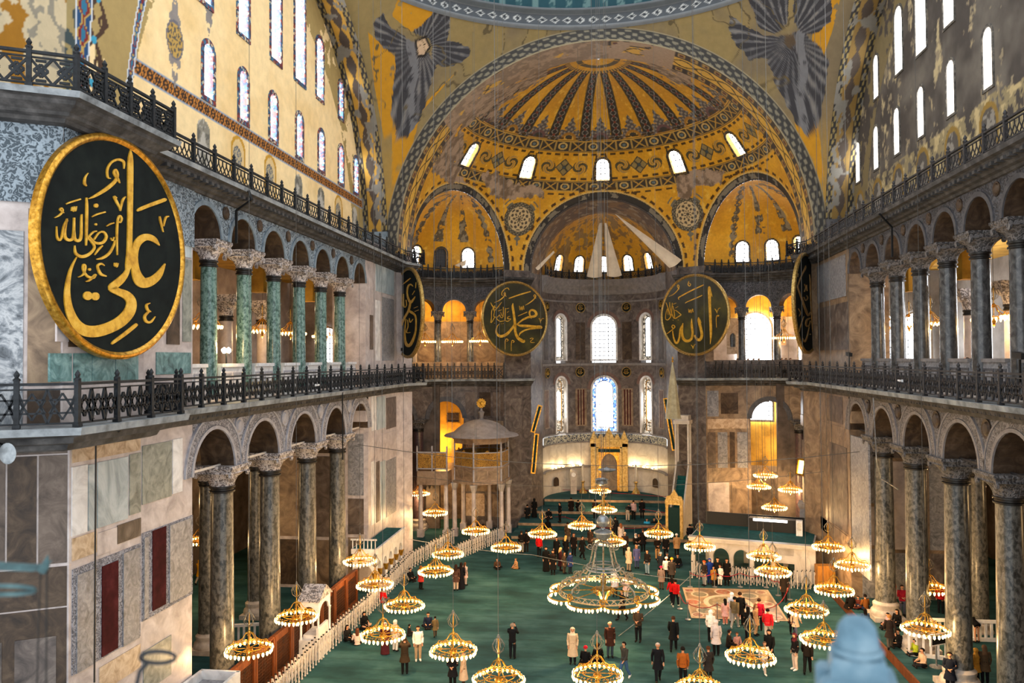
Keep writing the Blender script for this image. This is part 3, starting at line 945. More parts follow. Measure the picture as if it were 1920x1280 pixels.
        u = yy - c0; w1 = 0.42 * np.sin(zz * 2.15); 
        paint(col, vine & ((np.abs(u - w1) < 0.11) | (np.abs(u + w1) < 0.11)), '#4a3528')
        paint(col, vine & (np.abs(np.hypot((np.abs(u) - 0.35), ((zz * 2.15 / pi) % 1.0 - 0.5) * 1.46) - 0.2) < 0.06), '#4a3528')
        paint(col, vine & (np.hypot(u, ((zz * 2.15 / pi + 0.5) % 1.0 - 0.5) * 1.46) < 0.14), '#3f9ab8')
    else:
        base = np.array(C('#4a443f')); pale = np.array(C('#6d665d'))
        t = np.clip((n1 - 0.42) * 3, 0, 1)[..., None]
        col[:] = base * (1 - t) + pale * t
        streak = fbm(yy * 1.6, zz * 0.5, 21)
        paint(col, (streak * 0.6 + n2 * 0.5 > 0.66), '#8d8068')
        paint(col, (streak * 0.5 + n2 * 0.55 > 0.70), '#b3a27c')
        low = (zz < 24.3 + 0.5 * n1)
        paint(col, low & (n2 + 0.2 * n1 > 0.52), '#8f8160'); paint(col, low & (n2 > 0.62), '#b8a478')
        paint(col, (r > 11.8) & (n1 + 0.3 * n2 > 0.62), '#7a6c4d')
        for i, yc in enumerate([34.3, 37.8, 41.3, 44.7, 48.1, 51.4]):
            zc = 23.6
            rr = np.hypot(yy - yc, np.maximum(zz - zc, 0))
            paint(col, (rr < 0.85) & (rr > 0.62) & (zz > 22), '#8b6f36'); paint(col, (rr < 0.62) & (zz > 22), '#57514a')
            paint(col, (rr < 0.6) & (zz > 22) & (n2 > 0.55), '#8d867b')
    # window holes
    wins = []
    if s < 0:
        for y in (31.68, 34.91, 38.18, 41.54, 44.82, 48.23, 51.16): wins.append((y, 0.40, 25.32, 27.62))
        for y, h, z0, z1 in ((34.9, 0.5, 29.3, 32.9), (38.5, 0.56, 29.45, 34.6), (41.62, 0.66, 29.45, 35.2), (44.6, 0.5, 29.5, 33.0), (48.24, 0.36, 29.45, 31.7), (31.4, 0.5, 29.3, 32.2)): wins.append((y, h, z0, z1))
    else:
        for y in (34.2, 37.8, 41.33, 44.7, 48.1, 51.55): wins.append((y, 0.40, 25.0, 27.45))
        for y, h, z0, z1 in ((37.85, 0.55, 29.1, 33.4), (41.12, 0.66, 29.1, 35.0), (44.2, 0.55, 29.2, 32.7), (47.9, 0.4, 29.05, 31.5)): wins.append((y, h, z0, z1))
    keep = np.ones((len(Y) - 1, len(Z) - 1), bool)
    yc_, zc_ = (yy[:-1, :-1] + 0.035), (zz[:-1, :-1] + 0.035)
    for y, h, z0, z1 in wins:
        zs = z1 - h
        hole = (np.abs(yc_ - y) < h) & (zc_ > z0) & ((zc_ < zs) | (np.hypot(yc_ - y, zc_ - zs) < h))
        keep &= ~hole
    rc = np.hypot(yc_ - YC, zc_ - ZS)
    keep &= (rc < A + 0.9) | ((yc_ < YC) & (zc_ < 33))
    o = grid_obj('wall_%s_tympanum' % ('north' if s < 0 else 'south'), P, col, 'painted', keep, flip=(s > 0))
    o['kind'] = 'structure'
    for y, h, z0, z1 in wins:
        f = lambda a, b, d, y=y: (X - s * d, y + a, b)
        arched_window(f, h, z0, z1, border=0.2 if s < 0 else 0.12, depth=0.42 if s < 0 else 0.3, pane='day',
                      mats=('tile_border', 'reveal') if s < 0 else ('grey_border', 'reveal_pale'), grille=False, out=0.05)
    # solid backing behind the painted face, above the gallery roof
    # (soffit of the great side arch, painted bands)
    th = np.linspace(0, radians(100), 240); d = np.linspace(0, 1, 34)
    tt, dd = np.meshgrid(th, d, indexing='ij')
    x = s * (A - 0.2 + (TX - A + 0.2) * dd); y = YC + A * np.cos(tt); z = ZS + A * np.sin(tt)
    P = np.stack([x, y, z], -1)
    arc = tt * A
    n2 = fbm(arc * 1.2, dd * 3, 31)
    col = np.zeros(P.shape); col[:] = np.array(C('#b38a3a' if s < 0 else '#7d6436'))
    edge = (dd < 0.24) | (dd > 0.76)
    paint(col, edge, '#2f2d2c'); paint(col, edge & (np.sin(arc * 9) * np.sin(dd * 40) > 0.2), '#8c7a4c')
    ctr = np.abs(dd - 0.5) * 2
    paint(col, (ctr < 0.3 * np.abs(np.sin(arc * 1.9)) + 0.05), '#4a4038')
    paint(col, (n2 > 0.58) & (tt < radians(70)), '#77736b')
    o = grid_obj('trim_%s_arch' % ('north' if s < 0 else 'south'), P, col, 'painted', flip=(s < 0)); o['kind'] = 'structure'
    # pier strip between the arch foot and the cornice: bare grey plaster
    mb = MB(); mb.box((s * (A + 0.9), 53.6, ZS + 0.6), (2.2, 2.2, 1.4), 0)
    mb.build('trim_%s_arch_foot' % ('north' if s < 0 else 'south'), ['mould_blue' if s < 0 else 'mould_dark'])['kind'] = 'structure'
for s in (-1, 1): tympanum(s)

# ================================================================== EAST VAULTS
YE = YC + A
GOLD = np.array(C('#dfa62a')); GOLD2 = np.array(C('#ca921f')); GOLDL = np.array(C('#ecbf4e'))
LOST = np.array(C('#8b7866')); LOST2 = np.array(C('#a8917b'))

def gold_base(col, u, v, seed):
    n = fbm(u * 0.45, v * 0.45, seed, 5); m = fbm(u * 2.0, v * 2.0, seed + 7)
    t = np.clip((n - 0.4) * 3.2, 0, 1)[..., None]
    col[:] = GOLD2 * (1 - t) + GOLD * t
    k = np.clip((m - 0.62) * 4, 0, 1)[..., None]
    col[:] = col * (1 - k) + GOLDL * k
    return n, m

# ---- east arch: front ring and painted soffit
th = np.linspace(0, pi, 420)
rr = np.linspace(RS, A + 0.02, 16)
tt, r2 = np.meshgrid(th, rr, indexing='ij')
P = np.stack([-r2 * np.cos(tt), np.full_like(tt, YE), ZS + r2 * np.sin(tt)], -1)
arc = tt * 14
col = np.zeros(P.shape); col[:] = np.array(C('#3b3936'))
d = (r2 - RS) / (A - RS)
paint(col, (np.sin(arc * 7) * np.sin(d * 14) > 0.25) & (d > 0.12) & (d < 0.88), '#77705f')
paint(col, (d < 0.1) | (d > 0.92), '#8a7d62')
grid_obj('trim_east_arch_face', P, col, 'painted', flip=True)['kind'] = 'structure'
dd = np.linspace(0, 1, 40)
tt, d2 = np.meshgrid(th, dd, indexing='ij')
P = np.stack([-RS * np.cos(tt), YE + (56.02 - YE) * d2, ZS + RS * np.sin(tt)], -1)
arc = tt * RS
col = np.zeros(P.shape)
n1 = fbm(arc * 0.5, d2 * 2, 41); n2 = fbm(arc * 2.2, d2 * 6, 42)
col[:] = np.array(C('#d8ac48'))
edge = (d2 < 0.27) | (d2 > 0.73)
paint(col, edge, '#34302f')
ph = arc * 2 * pi / 0.9
paint(col, edge & (np.cos(ph) > -0.2) & (np.abs((d2 % 0.73) / 0.27 - 0.5) < 0.33), '#a98a4f')
paint(col, edge & (np.cos(ph) > 0.55) & (np.abs((d2 % 0.73) / 0.27 - 0.5) < 0.2), '#5a2f2a')
u = (d2 - 0.5) * 2
w = 0.32 * np.sin(arc * 1.9)
paint(col, (~edge) & ((np.abs(u - w) < 0.06) | (np.abs(u + w) < 0.06)), '#4a3c20')
lostm = (tt > radians(40)) & (tt < radians(93)) & (n1 + 0.3 * n2 > 0.40)
paint(col, lostm, LOST); paint(col, lostm & (n2 > 0.55), LOST2)
right = (tt > radians(93)) & (tt < radians(112)) & (n1 + .3 * n2 > 0.55)
paint(col, right, LOST2)
grid_obj('trim_east_arch_soffit', P, col, 'mosaic', flip=False)['kind'] = 'structure'

# ---- pendentives with a winged figure each
RP = A * sqrt(2)
def pendentive(s):
    n = 360
    az = np.linspace(0, pi / 2, n); t = np.linspace(0, 1, n)
    aa, tt = np.meshgrid(az, t, indexing='ij')
    # bottom edge follows the two arches, top edge the dome ring at ZS + A
    # on a vertical plane x=A : cos(a)*rho = A  -> rho = A / max(cos,sin); z = sqrt(RP^2 - rho^2)
    rho_b = A / np.maximum(np.cos(aa), np.sin(aa))
    zb = np.sqrt(np.maximum(RP ** 2 - rho_b ** 2, 0)); zt = A
    z = zb + (zt - zb) * tt
    rho = np.sqrt(RP ** 2 - z ** 2)
    P = np.stack([s * rho * np.cos(aa), YC + rho * np.sin(aa), ZS + z], -1)
    px, py = project(P)
    u = (aa - pi / 4) * 17; v = z
    col = np.zeros(P.shape)
    n1 = fbm(u * 0.35, v * 0.35, 51 + s); n2 = fbm(u * 1.6, v * 1.6, 55 + s)
    base = np.array(C('#8b784e')); b2 = np.array(C('#a98438')); b3 = np.array(C('#776951'))
    k = np.clip((n1 - 0.42) * 4, 0, 1)[..., None]; col[:] = base * (1 - k) + b3 * k
    low = np.clip((8.5 - v) / 5, 0, 1) * (n2 * 0.6 + 0.5)
    col[:] = col * (1 - np.clip(low, 0, 1)[..., None]) + b2 * np.clip(low, 0, 1)[..., None]
    if s < 0:
        goldp = inpoly(px, py, [(752, -20), (830, -20), (815, 40), (770, 60), (735, 30)]) | inpoly(px, py, [(690, 60), (745, 110), (735, 250), (720, 260), (700, 150)]) | inpoly(px, py, [(735, 240), (800, 190), (860, 130), (790, 210), (760, 320), (735, 400)])
        wings = [
            [(716, 22), (735, 55), (763, 66), (765, 82), (746, 100), (730, 96), (706, 75), (702, 50)],
            [(775, 62), (800, 35), (828, 10), (846, 20), (844, 55), (836, 85), (815, 92), (800, 70)],
            [(812, 85), (840, 80), (866, 80), (880, 92), (878, 108), (855, 122), (830, 128), (815, 120)],
            [(763, 72), (800, 92), (818, 118), (812, 150), (800, 190), (785, 225), (765, 258), (745, 262), (735, 215), (738, 150), (742, 100)]]
        face = [(781, 78), (797, 72), (804, 88), (795, 102), (785, 103)]
    else:
        goldp = inpoly(px, py, [(1535, -20), (1580, -20), (1560, 60), (1535, 130), (1520, 90)]) | inpoly(px, py, [(1490, 230), (1535, 240), (1545, 330), (1525, 380), (1500, 300)])
        wings = [
            [(1370, 30), (1385, 36), (1400, 55), (1440, 66), (1470, 72), (1468, 90), (1440, 112), (1405, 110), (1380, 85), (1368, 55)],
            [(1405, -30), (1480, -30), (1478, 50), (1450, 62), (1425, 50), (1408, 15)],
            [(1490, -30), (1562, -30), (1556, 40), (1530, 60), (1505, 70), (1488, 40)],
            [(1455, 70), (1500, 60), (1540, 85), (1556, 120), (1545, 180), (1536, 240), (1515, 255), (1485, 220), (1462, 170), (1440, 118)]]
        face = [(1472, 66), (1488, 64), (1492, 82), (1480, 92), (1470, 80)]
    paint(col, goldp & (n2 > 0.3), '#b98420')
    jx = px + 14 * (n2 - 0.5); jy = py + 14 * (fbm(u * 1.9, v * 1.9, 77) - 0.5)
    for i, w in enumerate(wings):
        m = inpoly(jx, jy, w)
        cx = np.mean([q[0] for q in w]); cy_ = np.mean([q[1] for q in w])
        x0, y0 = (face[0][0] + 8, face[0][1] + 10)
        an = np.arctan2(py - y0, px - x0); ds = np.hypot(px - x0, py - y0)
        fe = 0.8 * np.sin(an * 34 + 0.6 * np.sin(ds * 0.06) + 5 * n1) + 0.9 * (n2 - 0.5) * 2 + 0.25
        paint(col, m, '#39383b'); paint(col, m & (fe > 0.5), '#5b5a5c'); paint(col, m & (fe > 1.1), '#77736f'); paint(col, m & (fe < -1.0), '#26262a')
        if i == 3: paint(col, m & (np.abs(px - (cx + 4 * np.sin(py * 0.06))) < 8) & (n2 > 0.35), '#6f6e70')
    if s < 0:
        paint(col, inpoly(px, py, [(q[0] + (q[0] - 791) * 0.35, q[1] + (q[1] - 88) * 0.35) for q in face]), '#2a2521')
        paint(col, inpoly(px, py, face), '#bfa283')
        for (ex, ey) in ((788, 85), (796, 83)): paint(col, np.hypot(px - ex, py - ey) < 1.6, '#3a2a20')
    else:
        paint(col, inpoly(px, py, face), '#544636')
    crack = np.abs(n1 - 0.5) < 0.008
    paint(col, crack & (v > 9), '#5d5138')
    o = grid_obj('ceiling_pendentive_%s' % ('north' if s < 0 else 'south'), P, col, 'painted', flip=(s < 0)); o['kind'] = 'structure'
for s in (-1, 1): pendentive(s)

# ---- dome ring (patterned cornice) and the first metres of the dome
zr = ZS + A
th = np.linspace(radians(8), radians(172), 400)
prof = [(A + 0.02, -0.12), (A - 0.15, 0.0), (A - 0.2, 0.12), (A - 0.1, 0.18), (A - 0.12, 0.8), (A - 0.25, 0.86), (A - 0.55, 1.0), (A - 0.55, 1.12)]
pr = []
for (r0, z0), (r1, z1) in zip(prof, prof[1:]):
    k = max(2, int(np.hypot(r1 - r0, z1 - z0) / 0.06))
    pr += [(r0 + (r1 - r0) * i / k, z0 + (z1 - z0) * i / k) for i in range(k)]
pr.append(prof[-1])
ra = np.array([p[0] for p in pr]); za = np.array([p[1] for p in pr])
tt, ri = np.meshgrid(th, np.arange(len(pr)), indexing='ij')
R_ = ra[ri]; Z_ = za[ri]
P = np.stack([-R_ * np.cos(tt), YC + R_ * np.sin(tt), zr + Z_], -1)
col = np.zeros(P.shape); col[:] = np.array(C('#6f7274'))
arc = tt * A
band = (Z_ > 0.17) & (Z_ < 0.81)
paint(col, band, '#4c5054')
u = ((arc / 0.85) % 1 - 0.5); v = (Z_ - 0.49) / 0.62
paint(col, band & (np.abs(u) + np.abs(v) < 0.36), '#b7b8b4'); paint(col, band & (np.abs(u) + np.abs(v) < 0.22), '#34383d')
paint(col, Z_ > 0.85, '#5f6467')
grid_obj('trim_dome_ring', P, col, 'painted')['kind'] = 'structure'
zz = np.linspace(0, 1.0, 40)
tt, z2 = np.meshgrid(th, zz, indexing='ij')
a = z2 * radians(20)
R_ = (A - 0.35) - 0.0 * z2 - (1 - np.cos(a)) * 14
P = np.stack([-R_ * np.cos(tt), YC + R_ * np.sin(tt), zr + 1.1 + 4.2 * z2], -1)
col = np.zeros(P.shape); col[:] = np.array(C('#1d3f47'))
arc = tt * A
rib = ((arc / 1.15) % 1) < 0.4
paint(col, rib, '#2b4b50'); paint(col, rib & (fbm(arc * 4, z2 * 20, 5) > 0.5), '#56706f')
grid_obj('ceiling_dome', P, col, 'painted')['kind'] = 'structure'

# ---- semi-dome
NA, NE_ = 760, 420
az = np.linspace(-pi / 2, pi / 2, NA); el = np.linspace(0, radians(89.6), NE_)
aa, ee = np.meshgrid(az, el, indexing='ij')
P = np.stack([SD[0] + RS * np.cos(ee) * np.sin(aa), SD[1] + RS * np.cos(ee) * np.cos(aa), SD[2] + RS * np.sin(ee)], -1)
px, py = project(P)
D = np.degrees
azd, eld = D(aa), D(ee)
ua = aa * RS * np.cos(ee); ve = ee * RS
col = np.zeros(P.shape)
n1, n2 = gold_base(col, aa * RS, ve, 61)
n3 = fbm(aa * 12, ee * 12, 66, 5)
# ribs
for k in range(-5, 6):
    a0 = 8.6 + 17.2 * k
    if abs(a0) > 88: continue
    dw = np.abs(azd - a0) / D(1) * RS * np.cos(ee)
    wid = 0.34
    z = (eld > 47.5) & (eld < 80)
    dwm = np.abs(aa - radians(a0)) * RS * np.cos(ee)
    w = 0.20 + 0.20 * np.clip((82 - eld) / 34, 0, 1)
    paint(col, z & (dwm < w + 0.07), '#5e4a1c'); paint(col, z & (dwm < w), '#2f2a26')
    dia = np.abs(((ve / 0.62) % 1) - 0.5) * 2
    paint(col, z & (dwm < w * 0.75) & (np.abs(dwm / w - 0.75 * dia) < 0.16), '#7e7a72')
    paint(col, z & (dwm < w * 0.28) & (dia < 0.35), '#7a3b2a')
paint(col, (eld > 80) & (eld < 81.6), '#4e4328')
paint(col, (eld > 80) & (eld < 81.6) & (np.sin(aa * 60) > 0), '#c6973f')
# palmettes between the ribs at the foot of the shell
for k in range(-5, 6):
    a0 = 17.2 * k
    u = (aa - radians(a0)) * RS * np.cos(ee); v = ve - radians(49.3) * RS
    lob = 0.95 + 0.12 * np.sin(np.arctan2(v, u) * 9)
    h = np.hypot(u / 1.05, v / 1.15)
    tip = (np.abs(u) < 0.45 * np.clip((2.3 - v) / 1.2, 0, 1) * (0.6 + 0.5 * np.abs(np.sin(v * 7)))) & (v > 0.9)
    m = ((h < lob) & (v > 0)) | tip
    paint(col, m, '#55504f'); paint(col, m & (np.sin(np.arctan2(v, u) * 14) * np.sin(h * 16) > 0.15), '#8d8375')
    paint(col, (h < 0.62) & (v > 0), '#a0712a' if k % 2 else '#6a4c4a'); paint(col, (h < 0.42) & (v > 0), '#caa04a' if k % 2 else '#4a4547')
    paint(col, (np.hypot(u / 0.28, (v - 0.25) / 0.2) < 1), '#3c3833')
# bands
def band(e0, e1):
    m = (eld > e0) & (eld < e1)
    t = (eld - e0) / (e1 - e0)
    paint(col, m, '#37322d')
    inner = m & (t > 0.14) & (t < 0.86)
    L = aa * RS * cos(radians((e0 + e1) / 2)) / 1.25
    u = (L % 1.0) - 0.5; v = (t - 0.5)
    odd = (np.floor(L) % 2) == 0
    paint(col, inner & odd & (np.abs(np.abs(u) - np.abs(v)) < 0.07), '#b58e3f')
    paint(col, inner & ~odd & (np.abs(np.hypot(u, v) - 0.26) < 0.06), '#c1a361')
    paint(col, inner & ~odd & (np.hypot(u, v) < 0.12), '#5f7077')
    paint(col, inner & (np.abs(np.abs(u) - 0.47) < 0.03), '#a88a4a')
    paint(col, m & ((np.abs(t - 0.06) < 0.04) | (np.abs(t - 0.94) < 0.04)), '#c29a45')
    for ed in (e0 - 0.9, e1 + 0.9):
        mm = np.abs(eld - ed) < 0.35
        paint(col, mm & (np.sin(aa * RS * 6) > -0.2), '#4d3716')
band(44.4, 49.0); band(29.6, 33.4)
# panels between windows: lozenge with scrolls
for k in (-83, -50, -16.8, 16.8, 50, 83):
    u = (aa - radians(k)) * RS * np.cos(ee); v = ve - radians(38.6) * RS
    dm = np.abs(u) / 0.75 + np.abs(v) / 0.8
    paint(col, dm < 1.0, '#3d3a33'); paint(col, (dm < 0.86) & (np.abs(np.abs(u) - np.abs(v) * 0.9) > 0.08) & (dm > 0.25), '#8f7c4c'); paint(col, dm < 0.22, '#3a4a4e')
    for q in (-1, 1):
        r = np.hypot((u - q * 1.35) / 0.62, v / 0.62)
        sp = np.cos(r * 7 + q * np.arctan2(v, u - q * 1.35) * 2)
        paint(col, (r < 1) & (sp > 0.2), '#4d4630'); paint(col, (r < 1) & (sp < -0.6), '#a3834a')
    # frame of the panel
    fr = (np.abs(np.abs(u) - 2.55) < 0.07) & (eld > 34.6) & (eld < 43.4)
    paint(col, fr, '#4d3b1c')
# medallions in the spandrels
for k in (-32.6, 33.0):
    u = (aa - radians(k)) * RS * np.cos(ee); v = ve - radians(18.9) * RS
    r = np.hypot(u, v)
    an = np.arctan2(v, u)
    orn = (np.abs(np.abs(u) - np.abs(v)) < 0.5) & (r < 1.95) & (v > 0) & (np.sin(r * 10) > -0.5)
    paint(col, orn, '#6e6a5c'); paint(col, (np.abs(u) < 0.38 * np.clip((2.35 + v) / 0.9, 0, 1) * (0.7 + 0.4 * np.sin(v * 14))) & (v < -1.2) & (v > -2.3), '#6e6a5c')
    paint(col, r < 1.42, '#4c473b'); paint(col, (r < 1.36) & (np.cos(an * 24) * np.cos(r * 24) > 0.3) & (r > 1.05), '#8a8168')
    paint(col, r < 1.05, '#c9b184'); paint(col, (r < 0.98) & (np.cos(an * 8) * np.cos(r * 13) > 0.12), '#4f463a'); paint(col, r < 0.13, '#4f463a')
# archivolts of the three big openings
for a0, hw in ((-D(AZM), RX), (D(AZM), RX), (0, RB)):
    dirv = np.array([sin(radians(a0)), cos(radians(a0))])
    dist = (P[..., 0] - SD[0]) * dirv[0] + (P[..., 1] - SD[1]) * dirv[1]
    dcut = DX if a0 else RS * cos(AB)
    g = (dcut - dist)          # 0 at the rim, grows away from it
    ang = np.arccos(np.clip(dist / RS, -1, 1)); a_c = math.acos(dcut / RS)
    e = (ang - a_c) * RS
    paint(col, (e > -0.5) & (e < 0.58), '#2e2b29'); paint(col, (e > 0.12) & (e < 0.5) & (n3 > 0.52), '#7c7464')
    paint(col, (e > 0.58) & (e < 0.7), '#d2b068')
    pa = np.arctan2(P[..., 2] - ZS, (P[..., 0] - SD[0]) * dirv[1] - (P[..., 1] - SD[1]) * dirv[0])
    paint(col, (e > 0.82) & (e < 1.04) & (np.sin(pa * hw * 8) > -0.1), '#4d3414')
# lost mosaic
for poly, thr in [
    ([(850, 250), (862, 190), (950, 120), (1060, 85), (1140, 78), (1230, 78), (1300, 95), (1350, 120), (1300, 125), (1300, 160), (1270, 160), (1210, 120), (1130, 105), (1060, 115), (1030, 130), (1020, 150), (980, 170), (940, 200), (930, 230), (900, 215), (870, 240)], 0.30),
    ([(805, 320), (815, 250), (850, 235), (868, 250), (875, 300), (860, 330), (880, 345), (850, 345)], 0.30),
    ([(903, 330), (935, 318), (965, 345), (1015, 350), (1018, 368), (985, 370), (960, 378), (925, 365)], 0.2),
    ([(1265, 330), (1300, 320), (1320, 318), (1360, 320), (1352, 345), (1300, 350), (1295, 375), (1270, 370)], 0.25),
    ([(840, 230), (880, 190), (920, 185), (935, 210), (900, 225), (872, 240)], 0.42)]:
    m = inpoly(px + 18 * (n3 - 0.5), py + 18 * (n2 - 0.5), poly) & (n3 > thr)
    paint(col, m, LOST); paint(col, m & (n2 > 0.52), LOST2); paint(col, m & (n2 < 0.4), '#75624f')
# faint apex ring of older ornament
paint(col, (eld > 83.4) & (eld < 85.2) & (n3 > 0.35), '#55492f')
# holes
cpt = (P[:-1, :-1] + P[1:, 1:]) / 2
keep = np.ones((NA - 1, NE_ - 1), bool)
for a0, dc in ((-AZM, DX), (AZM, DX), (0.0, RS * cos(AB))):
    keep &= ((cpt[..., 0] - SD[0]) * sin(a0) + (cpt[..., 1] - SD[1]) * cos(a0)) < dc
ac = (aa[:-1, :-1] + aa[1:, 1:]) / 2; ec = (ee[:-1, :-1] + ee[1:, 1:]) / 2
SW = []
for a0 in (-67, -33.6, 0.6, 34, 67):
    u = (ac - radians(a0)) * RS * cos(radians(38)); v = (ec - radians(37.6)) * RS
    h = 0.56
    keep &= ~((np.abs(u) < h) & (v > -0.95) & ((v < 0.45) | (np.hypot(u, v - 0.45) < h)))
    SW.append(a0)
o = grid_obj('ceiling_semi_dome', P, col, 'mosaic', keep); o['kind'] = 'structure'
def sph_f(a0, e0, R, ctr):
    def f(u, v, d):
        a = radians(a0) + u / (R * cos(radians(e0))); e = radians(e0) + v / R
        q = R - d
        return (ctr[0] + q * cos(e) * sin(a), ctr[1] + q * cos(e) * cos(a), ctr[2] + q * sin(e))
    return f
for a0 in SW:
    arched_window(sph_f(a0, 37.6, RS, SD), 0.54, -0.95, 1.0, border=0.2, depth=0.3, pane='day', mats=('dark_border', 'reveal_gold'), out=0.06, nbar=(2, 3))

# ---- exedra semi-domes and their windows
def exedra_vault(s):
    az = np.linspace(-pi / 2, pi / 2, 300); el = np.linspace(0, radians(89.5), 180)
    aa, ee = np.meshgrid(az, el, indexing='ij')
    g = aa + s * AZM
    c = np.array([s * -XC[0], XC[1], ZS])
    P = np.stack([c[0] + RX * np.cos(ee) * np.sin(g), c[1] + RX * np.cos(ee) * np.cos(g), c[2] + RX * np.sin(ee)], -1)
    col = np.zeros(P.shape)
    n1, n2 = gold_base(col, aa * RX, ee * RX, 91 + s)
    azd, eld = np.degrees(aa), np.degrees(ee); ve = ee * RX
    for k in range(-3, 4):
        a0 = k * 24 + 6
        u = np.abs(aa - radians(a0)) * RX * np.cos(ee)
        w = (0.10 + 0.42 * np.clip((62 - eld) / 40, 0, 1) * (0.55 + 0.45 * np.abs(np.sin(ve * 2.6))))
        if k % 3 == 0: w = 0.2 * (0.5 + np.abs(np.sin(ve * 4.2)))
        m = (u < w) & (eld > (26 if k % 3 else 8)) & (eld < 80)
        paint(col, m & (n2 > 0.40), '#5a5141'); paint(col, m & (n2 > 0.58), '#8b8069')
    keep = np.ones((299, 179), bool)
    ac = (aa[:-1, :-1] + aa[1:, 1:]) / 2; ec = (ee[:-1, :-1] + ee[1:, 1:]) / 2
    W = (-14, 10, 34, -38, 58) if s < 0 else (-10, 16, -34, 40, -58)
    for a0 in W:
        u = (ac - radians(a0)) * RX; v = ec * RX
        keep &= ~((np.abs(u) < 0.52) & (v > 0.45) & ((v < 1.6) | (np.hypot(u, v - 1.6) < 0.52)))
    o = grid_obj('ceiling_exedra_%s' % ('north' if s < 0 else 'south'), P, col, 'mosaic', keep); o['kind'] = 'structure'
    for i, a0 in enumerate(W):
        arched_window(sph_f(a0 + math.degrees(s * AZM), 0, RX, c), 0.52, 0.45, 2.12, border=0.14, depth=0.3, pane=('came' if (s < 0 and a0 == 34) else 'day'), mats=('dark_border', 'reveal_gold'), out=0.05, nbar=(4, 6) if (s < 0 and a0 == 34) else (2, 4))
for s in (-1, 1): exedra_vault(s)

# ---- apse: barrel bay and conch
th = np.linspace(0, pi, 160); d = np.linspace(0, 1, 40)
tt, dd = np.meshgrid(th, d, indexing='ij')
r = RB + (RA - 0.03 - RB) * dd; y = YB - .12 + (AP[1] + .25 - YB) * dd
P = np.stack([-r * np.cos(tt), y, ZS + r * np.sin(tt)], -1)
col = np.zeros(P.shape); n = fbm(tt * 4, dd * 4, 101); n2 = fbm(tt * 12, dd * 9, 102)
col[:] = np.array(C('#5d452b')); paint(col, n > 0.52, '#7c5c33'); paint(col, n2 > 0.6, '#8f7a5d'); paint(col, dd < 0.12, '#3b3128')
grid_obj('ceiling_apse_bay', P, col, 'mosaic')['kind'] = 'structure'
az = np.linspace(-pi / 2, pi / 2, 260); el = np.linspace(0, radians(89.5), 160)
aa, ee = np.meshgrid(az, el, indexing='ij')
P = np.stack([RA * np.cos(ee) * np.sin(aa), AP[1] + RA * np.cos(ee) * np.cos(aa), ZS + RA * np.sin(ee)], -1)
col = np.zeros(P.shape); n1, n2 = gold_base(col, aa * RA, ee * RA, 111)
paint(col, n1 > 0.56, '#9a7a45'); paint(col, (n2 > 0.6), '#8b6b3a')
keep = np.ones((259, 159), bool)
ac = (aa[:-1, :-1] + aa[1:, 1:]) / 2; ec = (ee[:-1, :-1] + ee[1:, 1:]) / 2
AW = (-52, -26, 0, 26, 52)
for a0 in AW:
    u = (ac - radians(a0)) * RA; v = ec * RA
    keep &= ~((np.abs(u) < 0.5) & (v > 0.75) & ((v < 1.75) | (np.hypot(u, v - 1.75) < 0.5)))
grid_obj('ceiling_apse_conch', P, col, 'mosaic', keep)['kind'] = 'structure'
for a0 in AW:
    arched_window(sph_f(a0, 0, RA, (0, AP[1], ZS)), 0.5, 0.75, 2.25, border=0.12, depth=0.3, pane='day_soft', mats=('dark_border', 'reveal_gold'), out=0.05, nbar=(1, 2))

# ================================================================== EAST WALLS
def arc_f(ctr, R, s=1, thick=0.9):
    """u = degrees round the arc (clockwise seen from above, 0 = east), d>0 towards the nave"""
    def f(u, z, d):
        q = R - d
        return (s * (ctr[0] + q * sin(radians(u))), ctr[1] + q * cos(radians(u)), z)
    return f

def arc_wall(name, ctr, R, s, z0, z1, openings, mats, u0, u1, thick=0.9, archivolt=None, du=4.0):
    k = 180 / pi / R
    mb = MB()
    fm = lambda u, z, d: (ctr[0] + (R + thick * d) * sin(radians(u)), ctr[1] + (R + thick * d) * cos(radians(u)), z)
    ops = [(uc, h * k, zs) for uc, h, zs in openings]
    # strip_wall with rises in metres
    n = 16
    strip_wall(mb, u0, u1, z0, z1, ops, fm, 0, 1, n=n, rise=(openings[0][1] if openings else None), du=du)
    mb.f = [tuple(reversed(f)) for f in mb.f]
    if archivolt:
        for uc, h, zs in openings:
            V = []; Fc = []
            for i in range(21):
                a = pi * i / 20
                for r, o in ((h + archivolt, -0.06), (h, -0.06), (h + archivolt, 0), (h, 0)):
                    q = R + o
                    uu = radians(uc) - r * cos(a) / R
                    V.append((ctr[0] + q * sin(uu), ctr[1] + q * cos(uu), min(z1, zs + r * sin(a))))
            for i in range(20):
                p = 4 * i; q = p + 4
                Fc += [(p, p + 1, q + 1, q), (p + 2, p, q, q + 2), (p + 1, p + 3, q + 3, q + 1)]
            mb.add(V, Fc, 2 if len(mats) > 2 else 1)
    return struct(name, mb, mats, s)

